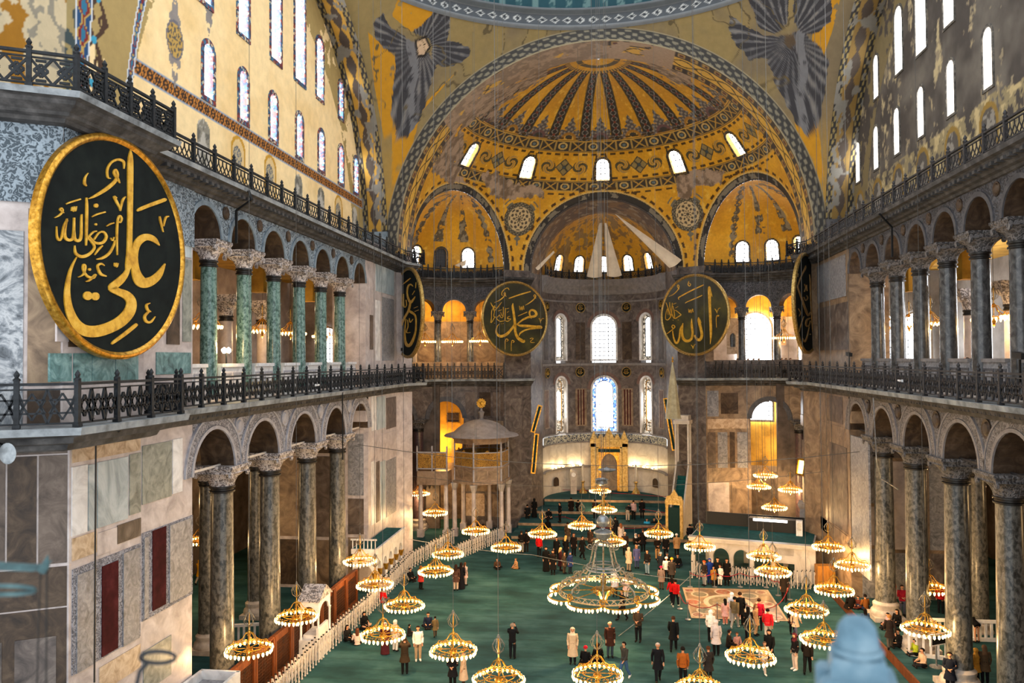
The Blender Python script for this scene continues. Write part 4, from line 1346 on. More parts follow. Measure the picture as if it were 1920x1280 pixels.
GR_ARCH = (-25.0, -69.0, -113.0)
UP_ARCH = (9.0, -17.0, -43.0, -69.0, -95.0, -121.0)
EXW = {}
for s in (-1, 1):
    side = 'north' if s < 0 else 'south'
    nm = side + '_exedra'
    mats = ['apse_marble' if s < 0 else 'apse_ochre', 'dark_marble', 'mould_dark']
    # ground storey: solid next to the apse, three arches towards the pier
    arc_wall('wall_%s_lower' % nm, XC, RX, s, 9.2, 12.1, [(a, 1.45, 9.2) for a in reversed(GR_ARCH)], mats, PHI1, -9.0, archivolt=0.4)
    arc_wall('wall_%s_solid' % nm, XC, RX, s, 0.0, 12.1, [], mats, -9.5, PHI0)
    arc_wall('wall_%s_upper' % nm, XC, RX, s, 18.3, 21.68, [(a, 1.0, 18.3) for a in reversed(UP_ARCH)], ['carve_dark', 'dark_marble', 'mould_dark'], PHI1, 23.0, archivolt=0.18)
    arc_wall('wall_%s_parapet' % nm, XC, RX, s, 12.5, 14.0, [], ['apse_ochre' if s < 0 else 'apse_marble', 'dark_marble'], PHI1, PHI0, thick=0.25)
    arc_wall('wall_%s_jamb' % nm, XC, RX, s, 13.9, 21.68, [], mats, 19.5, PHI0)
    # pier between exedra and apse, then the apse bay side
    mb = MB()
    poly = [P2, P3, (-RA, AP[1]), (-6.9, AP[1] + 0.6), (-8.6, 69.2)]
    mb.prism(poly, lambda a, b, d: (a, b, d), 0.0, 21.75, 0)
    struct('wall_%s_apse_pier' % side, mb, ['apse_marble'], s)
    # gallery and aisle back walls behind the exedra
    mb = MB()
    f2 = lambda u, z, d: (XC[0] + (RX + 3.4) * sin(radians(u)), XC[1] + (RX + 3.4) * cos(radians(u)), z)
    us = list(range(-84, 13, 6))
    for z0, z1, mi in ((0.0, 5.0, 1), (5.0, 9.6, 2), (9.6, 12.1, 0), (12.5, 17.6, 3 if s > 0 else 1), (17.6, 21.0, 0)):
        V = [f2(u, z, 0) for u in us for z in (z0, z1)]
        mb.add(V, [(2 * i, 2 * i + 1, 2 * i + 3, 2 * i + 2) for i in range(len(us) - 1)], mi)
    ring_ = [(RX + 0.8, 12.1), (RX + 3.5, 12.1), (RX + 3.5, 12.5), (RX - 0.2, 12.5)]
    for zc in (12.3, 20.95):
        V = []
        for u in us:
            for r in (RX + 0.3, RX + 3.6):
                for z in (zc - 0.2, zc + 0.2):
                    V.append((XC[0] + r * sin(radians(u)), XC[1] + r * cos(radians(u)), z))
        Fc = []
        for i in range(len(us) - 1):
            p, q = 4 * i, 4 * i + 4
            Fc += [(p, p + 2, q + 2, q), (p + 1, q + 1, q + 3, p + 3), (p, q, q + 1, p + 1)]
        mb.add(V, Fc, 0)
    struct('wall_%s_back' % nm, mb, ['plaster_gold', 'apse_ochre', 'plaster_gold', 'plaster_rose'], s)

# bigger inlaid slabs on the flat-looking part of the exedra walls, next to the apse
def arc_slabs(name, ctr, R, s, rects, mats, d=0.03):
    mb = MB()
    for u0, u1, z0, z1, mi in rects:
        us = np.linspace(u0, u1, max(2, int(abs(u1 - u0) / 4) + 2))
        V = []
        for u in us:
            for q in (R - d, R + d):
                for z in (z0, z1):
                    V.append((ctr[0] + q * sin(radians(u)), ctr[1] + q * cos(radians(u)), z))
        Fc = [(0, 1, 3, 2), tuple(4 * (len(us) - 1) + k for k in (0, 2, 3, 1))]
        for i in range(len(us) - 1):
            p, q = 4 * i, 4 * i + 4
            Fc += [(p, q, q + 1, p + 1), (p + 1, q + 1, q + 3, p + 3), (p + 2, p + 3, q + 3, q + 2)]
        mb.add(V, Fc, mi)
    return struct(name, mb, mats, s)
EM = ['grey_marble', 'dark_marble', 'apse_ochre', 'brown_marble', 'ochre_marble', 'pink_marble']
arc_slabs('trim_north_exedra_slabs', XC, RX, -1, [(-8, 2, 9.4, 11.4, 3), (4, 14, 9.4, 11.4, 1), (16, 26, 9.4, 11.4, 3), (-8, 26, 8.2, 9.0, 2), (-8, 4, 4.4, 8.0, 0), (6, 14, 4.4, 8.0, 1), (16, 26, 4.4, 8.0, 3), (-8, 26, 3.0, 4.2, 2), (-8, 8, .9, 2.8, 4), (10, 26, .9, 2.8, 2)], EM)
arc_slabs('trim_south_exedra_slabs', XC, RX, 1, [(-8, -2, 9.4, 11.5, 2), (0, 14, 9.6, 11.3, 1), (16, 26, 9.4, 11.5, 0), (-8, 26, 8.4, 9.2, 4), (-7, 1, 5.2, 8.1, 0), (3, 7, 5.2, 8.1, 1), (9, 17, 5.2, 8.1, 0), (19, 26, 5.2, 8.1, 3), (-8, 26, 4.2, 5.0, 2), (-8, 6, .9, 4.0, 2), (8, 26, .9, 4.0, 5)], EM)

# ---- apse wall: two rows of three windows between inlaid panels
WU = ((-48.0, 0.62), (-0.5, 1.13), (45.0, 0.62))
k = 180 / pi / RA
def apse_band(name, z0, z1, openings, mats, zs_mode=False):
    """full band with arched openings that start at z0"""
    mb = MB()
    fm = lambda u, z, d: (AP[0] + (RA + 0.8 * d) * sin(radians(u)), AP[1] + (RA + 0.8 * d) * cos(radians(u)), z)
    S = []
    n = 16
    S.append((-90, z0))
    for uc, h, zs in openings:
        S.append((uc - h * k, z0))
        S += [(uc - h * k * cos(pi * i / n), zs + h * sin(pi * i / n)) for i in range(n + 1)]
        S.append((uc + h * k, z0))
    S.append((90, z0))
    T = [S[0]]
    for a, b in zip(S, S[1:]):
        q = max(1, int(abs(b[0] - a[0]) / 4))
        T += [(a[0] + (b[0] - a[0]) * j / q, a[1] + (b[1] - a[1]) * j / q) for j in range(1, q + 1)]
    m = len(T)
    V = [fm(u, z, 0) for u, z in T] + [fm(u, z1, 0) for u, z in T] + [fm(u, z, 1) for u, z in T]
    Fc = []
    for i in range(m - 1):
        if abs(T[i][0] - T[i + 1][0]) > 1e-6: Fc.append((i + 1, i, m + i, m + i + 1))
        Fc.append((i, i + 1, 2 * m + i + 1, 2 * m + i))
    mb.add(V, Fc, 0)
    return struct(name, mb, mats)
def apse_plain(name, z0, z1, mat, R=RA):
    mb = MB()
    us = np.linspace(-90, 90, 61)
    V = [(R * sin(radians(u)), AP[1] + R * cos(radians(u)), z) for u in us for z in (z0, z1)]
    mb.add(V, [(2 * i + 2, 2 * i + 3, 2 * i + 1, 2 * i) for i in range(60)], 0)
    return struct(name, mb, [mat])
apse_plain('wall_apse_base', 0, 5.3, 'apse_pale')
apse_plain('wall_apse_dado', 5.3, 6.45, 'apse_pale')
apse_plain('wall_apse_frieze', 6.45, 7.15, 'frieze_blue', RA - 0.05)
apse_band('wall_apse_lower', 7.15, 13.6, [(u, h, 12.45 - h) for u, h in WU], ['apse_marble'])
apse_band('wall_apse_upper', 13.6, 20.6, [(u, h, 18.25 - h) for u, h in WU], ['apse_marble'])
apse_plain('wall_apse_crown', 20.5, 21.7, 'apse_marble')
mb = MB()
apath = [(RA * sin(radians(u)), AP[1] + RA * cos(radians(u))) for u in np.linspace(-90, 90, 37)]
for prof in ([(-0.1, 13.5), (0.06, 13.55), (0.1, 13.75), (-0.1, 13.8)], [(-0.1, 20.1), (0.1, 20.2), (0.2, 20.6), (0.5, 21.0), (0.55, 21.6), (-0.3, 21.65)], [(-0.1, 19.4), (0.08, 19.45), (0.08, 19.6), (-0.1, 19.62)],
             [(-0.1, 7.15), (0.08, 7.2), (0.08, 7.3), (-0.1, 7.35)], [(-0.1, 6.3), (0.1, 6.35), (0.1, 6.48), (-0.1, 6.5)], [(-0.1, 4.0), (0.22, 4.02), (0.22, 4.15), (-0.1, 4.2)]):
    sweep(mb, apath, prof)
struct('trim_apse_mouldings', mb, ['mould_brown'])
rects = []
for u0 in (-74, -24.5, 23, 70):
    rects += [(u0 - 6, u0 + 6, 7.9, 11.4, 0), (u0 - 4.2, u0 + 4.2, 8.0, 11.3, 1), (u0 - 5, u0 + 5, 14.1, 17.6, 2)]
mb_ = arc_slabs('trim_apse_slabs', (0, AP[1]), RA, -1, rects, ['apse_ochre', 'red_porphyry', 'dark_marble'])
M['stained'] = tile_mat('blue_stained_glass_border', ['#3f6fc4', '#7fa7e0', '#dfe6f0', '#2c4f9a', '#c7d7ee', '#5a86cf'], 7)
M['stained'].node_tree.nodes['Principled BSDF'].inputs['Emission Strength'].default_value = 1.1
nt = M['stained'].node_tree
nt.links.new([n for n in nt.nodes if n.type == 'VALTORGB'][0].outputs['Color'], nt.nodes['Principled BSDF'].inputs['Emission Color'])
M['tracery'] = tile_mat('pale_plaster_tracery', ['#d9cfc0', '#4a453c', '#efe8dc', '#8b8678', '#cfc4b2', '#39352e'], 9)
M['tracery'].node_tree.nodes['Principled BSDF'].inputs['Emission Strength'].default_value = 0.25
nt = M['tracery'].node_tree
nt.links.new([n for n in nt.nodes if n.type == 'VALTORGB'][0].outputs['Color'], nt.nodes['Principled BSDF'].inputs['Emission Color'])

def apse_window(u, h, z0, z1, style):
    f0 = arc_f(AP, RA)
    f = lambda a, b, d: f0(u + a * k, b, d)
    root = thing(window_name(), None, None); root['kind'] = 'structure'
    zs = z1 - h
    mb = MB(); ring_mb(mb, round_outline(h + 0.16, z0 - 0.1, zs), round_outline(h, z0, zs), f, 0.06, -0.1, 0)
    mb.build('window_frame', ['white_marble'], root)
    mb = MB(); ring_mb(mb, round_outline(h + .02, z0 - .02, zs), round_outline(h - .03, z0 + .03, zs), f, 0.0, -0.75, 0)
    mb.build('window_reveal', ['reveal_pale'], root)
    dp = -0.35
    if style == 'grid':
        mb = MB(); mb.prism(round_outline(h, z0, zs), f, dp - .1, dp - 0.14, 0); mb.build('pane', ['day_soft'], root)
        mb = MB()
        for i in range(1, 6):
            a = -h + 2 * h * i / 6; mb.bar(f(a, z0, dp), f(a, zs + sqrt(h * h - a * a), dp), 0.06)
        for i in range(1, 11):
            b = z0 + (z1 - z0) * i / 11; w = h if b < zs else sqrt(max(0, h * h - (b - zs) ** 2))
            mb.bar(f(-w, b, dp), f(w, b, dp), 0.06)
        mb.build('window_bars', ['came'], root)
    else:
        bw = 0.36 if h > 1 else 0.27
        mb = MB(); ring_mb(mb, round_outline(h, z0, zs), round_outline(h - bw, z0 + bw, zs), f, dp, dp - 0.06, 0)
        mb.build('stained_border', ['stained' if style == 'blue' else 'tracery'], root)
        hi = h - bw
        zl = z0 + bw
        mb = MB(); mb.prism(round_outline(hi, zl, zs), f, dp - 0.03, dp - 0.06, 0)
        mb.build('pane', ['day_soft' if style in ('blue', 'bright') else 'tracery'], root)
        if style == 'narrow':
            mb = MB()
            zm0, zm1 = z0 + 1.3, z1 - 1.35
            mb.prism([(-hi * .62, zm0), (hi * .62, zm0), (hi * .62, zm1), (-hi * .62, zm1)], f, dp + 0.02, dp - 0.02, 0)
            mb.build('pane', ['day'], root)
        mb = MB()
        for a in (-hi * 0.55, hi * 0.55) if style != 'narrow' else ():
            mb.bar(f(a, zl, dp), f(a, zs + sqrt(hi * hi - a * a), dp), 0.04)
        for i in range(1, 6):
            b = zl + (z1 - bw - zl) * i / 6
            w = hi if b < zs else sqrt(max(0, hi * hi - (b - zs) ** 2))
            mb.bar(f(-w, b, dp + .02), f(w, b, dp + .02), 0.04)
        ring_mb(mb, round_outline(hi + 0.03, zl - .03, zs), round_outline(hi - 0.03, zl + .03, zs), f, dp + 0.03, dp - 0.03, 0)
        mb.build('window_bars', ['came' if style != 'narrow' else 'reveal_gold'], root)
    # brick arch over it
    mb = MB()
    V = []; Fc = []
    for i in range(19):
        a = pi * i / 18
        for r in (h + 0.5, h + 0.2):
            V.append(f(-r * cos(a), zs + r * sin(a), 0.04))
    mb.add(V, [(2 * i, 2 * i + 2, 2 * i + 3, 2 * i + 1) for i in range(18)], 0)
    mb.build('window_arch_band', ['pink_brown'], root)
M['pink_brown'] = mat_noise('rosy_brown_arch_band', ['#5c443b', '#83665a'], 2, 0.6)
for (u, h), st in zip(WU, ('bright', 'grid', 'bright')): apse_window(u, h, 14.1, 18.25, st)
for (u, h), st in zip(WU, ('narrow', 'blue', 'narrow')): apse_window(u, h, 7.3 if h < 1 else 7.35, 12.45, st)

# ================================================================== COLUMNS
def column_parts(z0, zneck, zimp, rb, rt, mats, base=True, cap_w=0.95, depth=0.62, ring=True):
    """shared meshes of one column standing at the origin: base, shaft, collar, capital"""
    ms, mc = mats
    out = []
    b = z0
    if base:
        h = 0.95 if zneck - z0 > 6 else 0.3
        mb = MB()
        mb.box((0, 0, z0 + 0.12 * h), (rb * 3.1, rb * 3.1, 0.24 * h))
        mb.lathe([(rb * 1.52, 0.24 * h), (rb * 1.56, 0.34 * h), (rb * 1.46, 0.5 * h), (rb * 1.3, 0.56 * h), (rb * 1.24, 0.68 * h), (rb * 1.3, 0.76 * h), (rb * 1.3, 0.86 * h), (rb * 1.1, 0.94 * h), (rb * 1.04, h)], 28, (0, 0, z0))
        out.append(('base', mb.build('base', ['base_stone'], smooth=True)))
        b = z0 + h
    mb = MB()
    hh = zneck - b
    mb.lathe([(rb * 1.06, 0), (rb * 1.0, 0.02 * hh), (rb * 0.99, 0.3 * hh), (rt + (rb - rt) * 0.25, 0.75 * hh), (rt, 0.985 * hh), (rt * 1.03, hh)], 32, (0, 0, b))
    out.append(('shaft', mb.build('shaft', [ms], smooth=True)))
    if ring:
        mb = MB()
        mb.lathe([(rt * 1.0, -0.14), (rt * 1.16, -0.12), (rt * 1.18, -0.06), (rt * 1.05, -0.03), (rt * 1.05, 0.03), (rt * 1.2, 0.06), (rt * 1.2, 0.13), (rt * 1.02, 0.16)], 28, (0, 0, zneck))
        out.append(('collar', mb.build('collar', ['ring'], smooth=True)))
    mb = MB()
    hc = zimp - zneck - 0.1
    prof = [(rt * 1.08, 0.1), (rt * 1.12, 0.16), (rt * 1.16, 0.1 + hc * 0.2), (rt * 1.34, 0.1 + hc * 0.42), (cap_w * 0.86, 0.1 + hc * 0.62), (cap_w * 0.95, 0.1 + hc * 0.66), (cap_w * 0.9, 0.1 + hc * 0.7), (cap_w * 0.97, 0.1 + hc * 0.86), (cap_w, 0.1 + hc * 0.88), (cap_w, 0.1 + hc)]
    sq = [0, 0, .1, .35, .7, .85, 1, 1, 1, 1]
    mb.lathe(prof, 32, (0, 0, zneck), 0, sq)
    for sx in (-1, 1):           # volutes at the front corners
        for sy in (-1, 1):
            mb.lathe([(0, -.07), (.13, -.06), (.13, .06), (0, .07)], 10, (0, 0, 0), 0)
            n_ = 40
            mb.v[-n_:] = [(sx * (cap_w * 0.86) + z * .7, sy * cap_w * 0.86 + x, zneck + 0.1 + hc * 0.58 + y) for x, y, z in mb.v[-n_:]]
    out.append(('capital', mb.build('capital', [mc], smooth=True)))
    return out

USED = []
def place_column(parts, x, y, label, group, rz=0.0):
    t = thing('column', label, 'column', (x, y, 0), rz, group)
    for nm, src in parts:
        o = src if src.parent is None and src not in USED else src.copy()
        if o is not src: COL.objects.link(o)
        else: USED.append(src)
        o.parent = sh if nm == 'collar' else t
        if nm == 'shaft': sh = o
    return t

pl = {}
pl['lowL'] = column_parts(0, 9.0, 10.0, 0.48, 0.43, ('verde_dark', 'capital'), cap_w=0.86)
pl['lowR'] = column_parts(.4, 9.0, 10.0, 0.5, 0.45, ('verde_dark', 'capital_dark'), cap_w=0.88)
pl['upL'] = column_parts(12.52, 18.05, 18.96, 0.33, 0.305, ('verde', 'capital'), cap_w=0.68)
pl['upR'] = column_parts(12.52, 18.05, 18.96, 0.36, 0.33, ('smoky_shaft', 'capital_dark'), cap_w=0.70)
pl['inL'] = column_parts(0, 8.2, 9.2, 0.42, 0.38, ('verde_dark', 'capital'), cap_w=0.8)
pl['galL'] = column_parts(12.52, 16.4, 17.6, 0.33, 0.31, ('pink_marble', 'capital'), cap_w=0.8)
pl['ex'] = column_parts(0, 8.3, 9.25, 0.48, 0.42, ('porphyry', 'capital_dark'), cap_w=0.75)
pl['exu'] = column_parts(12.52, 17.4, 18.32, 0.3, 0.27, ('smoky_shaft', 'capital_dark'), cap_w=0.5)
for i, y in enumerate(LOW_COL):
    place_column(pl['lowL'], -15, y, 'tall mottled green column with white capital, %s from the near pier in the left ground arcade' % ORD[i], 'left ground arcade columns')
    place_column(pl['lowR'], 15, y, 'tall smoky green column with dark capital, %s from the far pier in the right ground arcade' % ORD[3 - i], 'right ground arcade columns')
for i, y in enumerate(UP_COL):
    place_column(pl['upL'], -15, y, 'green breccia gallery column with white basket capital, %s from the great near left roundel' % ORD[i], 'left gallery columns')
    place_column(pl['upR'], 15, y, 'grey gallery column with dark basket capital, %s from the far end of the right gallery' % ORD[5 - i], 'right gallery columns')
for s, nm in ((-1, 'left'), (1, 'right')):
    for i, y in enumerate((37.3, 42.6) if s < 0 else (43.1,)):
        place_column(pl['inL'], s * 19, y, 'pale mottled inner column in the %s aisle, %s behind the arcade' % (nm, ORD[i]), nm + ' aisle columns')
    for i, y in enumerate((39.2, 43.5)):
        place_column(pl['galL'], s * 19, y, 'rosy inner gallery column with carved white capital, %s behind the %s gallery colonnade' % (ORD[i], nm), nm + ' inner gallery columns')
    for i, u in enumerate((-47.0, -91.0)):
        p = ex_pt(u, RX + 0.45)
        place_column(pl['ex'], -s * p[0] if s > 0 else p[0], p[1], 'dark porphyry column of the %s corner niche, %s from the apse' % (nm, ORD[i]), nm + ' niche columns')
    for i, u in enumerate((-4, -30, -56, -82, -108)):
        p = ex_pt(u, RX + 0.35)
        place_column(pl['exu'], -p[0] if s > 0 else p[0], p[1], 'slim dark upper column of the %s corner niche, %s from the apse' % (nm, ORD[i]), nm + ' upper niche columns')

# ---- white parapet slabs between the gallery columns
for s, mt, nm in ((-1, 'white_marble', 'left'), (1, 'grey_marble', 'right')):
    ys = [PW1 - 0.2] + UP_COL + [PE0 - 1.0]
    for i in range(7):
        a, b = ys[i] + (0.58 if i else 0), ys[i + 1] - (0.58 if i < 6 else 0)
        t = thing('parapet', '%s marble parapet slab of the %s gallery, %s bay from the near end' % ('white' if s < 0 else 'grey', nm, ORD[i]), 'parapet', (s * 14.85, (a + b) / 2, 12.53), 0, nm + ' gallery parapets')
        mb = MB(); mb.box((0, 0, 0.72), (0.14, b - a, 1.44)); slb = mb.build('slab', [mt], t)
        mb = MB(); mb.box((0, 0, 1.5), (0.3, b - a, 0.14)); mb.build('coping', ['mould_brown' if s > 0 else 'white_marble'], t)
        mb = MB()
        for q in (-1, 1):
            c = q * (b - a) / 4
            ring_mb(mb, [(c - .42, .25), (c - .42, 1.2), (c + .42, 1.2), (c + .42, .25)], [(c - .34, .33), (c - .34, 1.12), (c + .34, 1.12), (c + .34, .33)], lambda u, v, d, s=s: (-s * (0.07 + d), u, v), 0.03, 0, 0)
        mb.build('panel_moulding', ['mould_lilac' if s < 0 else 'mould_dark'], slb)

# ================================================================== IRON BALUSTRADES
def lattice(L, H, style):
    """one cast panel, x along 0..L, z 0..H"""
    mb = MB()
    w = 0.06
    mb.bar((0, 0, 0.10), (L, 0, 0.10), 0.06, 0.05); mb.bar((0, 0, H - .16), (L, 0, H - .16), 0.05, 0.04); mb.bar((0, 0, H - .03), (L, 0, H - .03), 0.1, 0.07)
    z0, z1 = 0.1, H - 0.16
    if style == 'star':
        n = max(2, round(L / (z1 - z0) * 1.5)); p = L / n; zc = (z0 + z1) / 2; r = min(p, z1 - z0) / 2
        for i in range(n):
            c = p * (i + .5)
            for tri in (0, pi / 6 * 2):
                pts = [(c + r * cos(tri / 1 + 2 * pi * k / 3 + pi / 2 * (1 if tri == 0 else 1)), 0, zc + r * sin(tri + 2 * pi * k / 3 + pi / 2)) for k in range(3)]
                for k in range(3): mb.bar(pts[k], pts[(k + 1) % 3], w, w * .8)
            mb.bar((c - p / 2, 0, z0), (c - p / 2 + r * .45, 0, zc), w, w); mb.bar((c - p / 2, 0, z1), (c - p / 2 + r * .45, 0, zc), w, w)
            mb.bar((c + p / 2, 0, z0), (c + p / 2 - r * .45, 0, zc), w, w); mb.bar((c + p / 2, 0, z1), (c + p / 2 - r * .45, 0, zc), w, w)
    elif style == 'cross':
        n = max(1, round(L / (z1 - z0))); p = L / n; zc = (z0 + z1) / 2
        for i in range(n):
            a, b = p * i, p * (i + 1); c = (a + b) / 2
            mb.bar((a, 0, z0), (b, 0, z1), w, w); mb.bar((a, 0, z1), (b, 0, z0), w, w)
            q = p * .3
            pts = [(c - q, 0, zc), (c, 0, zc + q), (c + q, 0, zc), (c, 0, zc - q)]
            for k in range(4): mb.bar(pts[k], pts[(k + 1) % 4], w, w)
            mb.lathe([(0, -.03), (.09, -.02), (.09, .02), (0, .03)], 8, (0, 0, 0)); mb.v[-32:] = [(c + x, z, zc + y) for x, y, z in mb.v[-32:]]
            for zz in (z0 + .08, z1 - .08): mb.bar((c - .12, 0, zz), (c + .12, 0, zz), w, w)
    else:     # interlaced arches
        n = max(2, round(L / 0.3)); p = L / n
        for i in range(n):
            a = p * i
            mb.tube([(a, 0, z0), (a + p * .5, 0, (z0 * 2 + z1) / 3), (a + p * .95, 0, (z0 + z1 * 2) / 3), (a + p, 0, z1)], .022, 4, cap=False)
            mb.tube([(a + p, 0, z0), (a + p * .5, 0, (z0 * 2 + z1) / 3), (a + p * .05, 0, (z0 + z1 * 2) / 3), (a, 0, z1)], .022, 4, cap=False)
    return mb
def post_mb(H, w=0.12):
    mb = MB(); mb.box((0, 0, H / 2), (w, w, H)); mb.box((0, 0, .05), (w * 1.4, w * 1.4, .1))
    mb.lathe([(w * .7, H), (w * .75, H + .04), (w * .35, H + .08), (w * .6, H + .15), (w * .3, H + .22), (0, H + .27)], 8)
    return mb
def balustrade(label, pts, z, H, style, pitch, mat='iron', group=None, fin=False):
    root = thing('balustrade', label, 'railing', (pts[0][0], pts[0][1], z), 0, group)
    ox, oy = pts[0]
    cache = {}; pm = None
    for k, ((x0, y0), (x1, y1)) in enumerate(zip(pts, pts[1:])):
        L = math.hypot(x1 - x0, y1 - y0); n = max(1, round(L / pitch)); p = L / n; a = atan2(y1 - y0, x1 - x0)
        for i in range(n + (1 if fin and k == len(pts) - 2 else 0)):
            q = (x0 + (x1 - x0) * i / n - ox, y0 + (y1 - y0) * i / n - oy, 0)
            if pm is None: pm = post_mb(H + .06).build('post', [mat], root, loc=q); pm.rotation_euler.z = a
            else:
                o = pm.copy(); COL.objects.link(o); o.location = q; o.rotation_euler.z = a
        for i in range(n):
            q = (x0 + (x1 - x0) * i / n - ox, y0 + (y1 - y0) * i / n - oy, 0)
            key = round(p, 2)
            if key not in cache:
                o = lattice(p, H, style).build('lattice_panel', [mat], root); cache[key] = o
            else:
                o = cache[key].copy(); COL.objects.link(o)
            o.location = q; o.rotation_euler.z = a
    return root
LP = offset_path(path_low, 0.62); UPP = offset_path(path_up, 0.66)
mx = lambda P: [(-x, y) for x, y in P]
IR2 = mat_noise('dull_grey_iron', ['#2b2a2b', '#494748'], 6, 0.55, metal=0.3); M['iron_grey'] = IR2
nE = 6 + len(EXT) - 2
balustrade('dark iron star-lattice balustrade on the near left pier balcony, below the great roundel', LP[0:4], 12.56, 1.12, 'star', 1.45)
balustrade('long dark iron star-lattice balustrade along the left gallery', LP[3:5], 12.56, 1.08, 'star', 1.6)
balustrade('short iron balustrade round the far left pier at gallery level', LP[4:6], 12.56, 1.08, 'star', 1.4)
balustrade('iron balustrade curving through the left corner niche gallery', LP[5:nE], 12.56, 1.08, 'star', 1.6, 'iron_grey')
balustrade('short pale grille at the apse end of the left niche gallery', LP[nE - 1:nE + 1], 12.56, 1.08, 'cross', 1.2, 'iron_grey', fin=True)
balustrade('long grey iron lattice balustrade along the right gallery', mx(LP[3:5]), 12.56, 1.08, 'star', 1.6, 'iron_grey')
balustrade('short grey balustrade round the far right pier at gallery level', mx(LP[4:6]), 12.56, 1.08, 'star', 1.4, 'iron_grey')
balustrade('grey balustrade curving through the right corner niche gallery', mx(LP[5:nE]), 12.56, 1.08, 'star', 1.6, 'iron_grey')
balustrade('short pale grille at the apse end of the right niche gallery', mx(LP[nE - 1:nE + 1]), 12.56, 1.08, 'cross', 1.2, 'iron_grey', fin=True)
balustrade('heavy black openwork balustrade above the great near left roundel', UPP[0:4], 21.1, 0.92, 'cross', 1.05)
balustrade('long black openwork balustrade under the yellow window wall', UPP[3:5], 21.1, 0.8, 'arch', 1.5)
balustrade('black balustrade turning round the top of the far left pier', UPP[4:6], 21.1, 0.8, 'arch', 1.2)
balustrade('dark balustrade along the top of the left corner niche', UPP[5:nE + 1], 21.1, 0.8, 'cross', 1.6)
balustrade('long dark openwork balustrade under the sooty right window wall', mx(UPP[3:5]), 21.1, 0.8, 'arch', 1.5, 'iron_grey')
balustrade('dark balustrade turning round the top of the far right pier', mx(UPP[4:6]), 21.1, 0.8, 'arch', 1.2)
balustrade('dark balustrade along the top of the right corner niche', mx(UPP[5:nE + 1]), 21.1, 0.8, 'cross', 1.6)
ap2 = offset_path([(RA * sin(radians(u)), AP[1] + RA * cos(radians(u))) for u in np.linspace(-88, 88, 19)], 0.35)
balustrade('low dark railing round the foot of the golden apse conch', ap2, 21.66, 0.55, 'arch', 1.4)

# ---- thin iron tie rods across the arches
for s, nm in ((-1, 'left'), (1, 'right')):
    for i, c in enumerate(LOW_C):
        t = MB(); t.bar((s * 14.9, c - 1.6, 10.02), (s * 14.9, c + 1.6, 10.02), .07, .09)
        tag(t.build('tie_beam', ['white_paint' if s < 0 else 'iron_grey']), 'thin tie bar across the %s ground arch from the near end of the %s arcade' % (ORD[i], nm), 'tie bar', nm + ' arcade tie bars')

M['gold_faded'] = mat_noise('faded_gold_lettering', ['#6b4c22', '#96703a', '#8f8468'], 4, 0.5)
# ================================================================== CALLIGRAPHY ROUNDELS
def catmull(pts, n=5):
    P = [np.array(p, float) for p in pts]
    if len(P) < 3: return P
    out = []
    for i in range(len(P) - 1):
        p0 = P[max(i - 1, 0)]; p1 = P[i]; p2 = P[i + 1]; p3 = P[min(i + 2, len(P) - 1)]
        for k in range(n):
            t = k / n
            out.append(0.5 * ((2 * p1) + (-p0 + p2) * t + (2 * p0 - 5 * p1 + 4 * p2 - p3) * t * t + (-p0 + 3 * p1 - 3 * p2 + p3) * t ** 3))
    out.append(P[-1]); return out

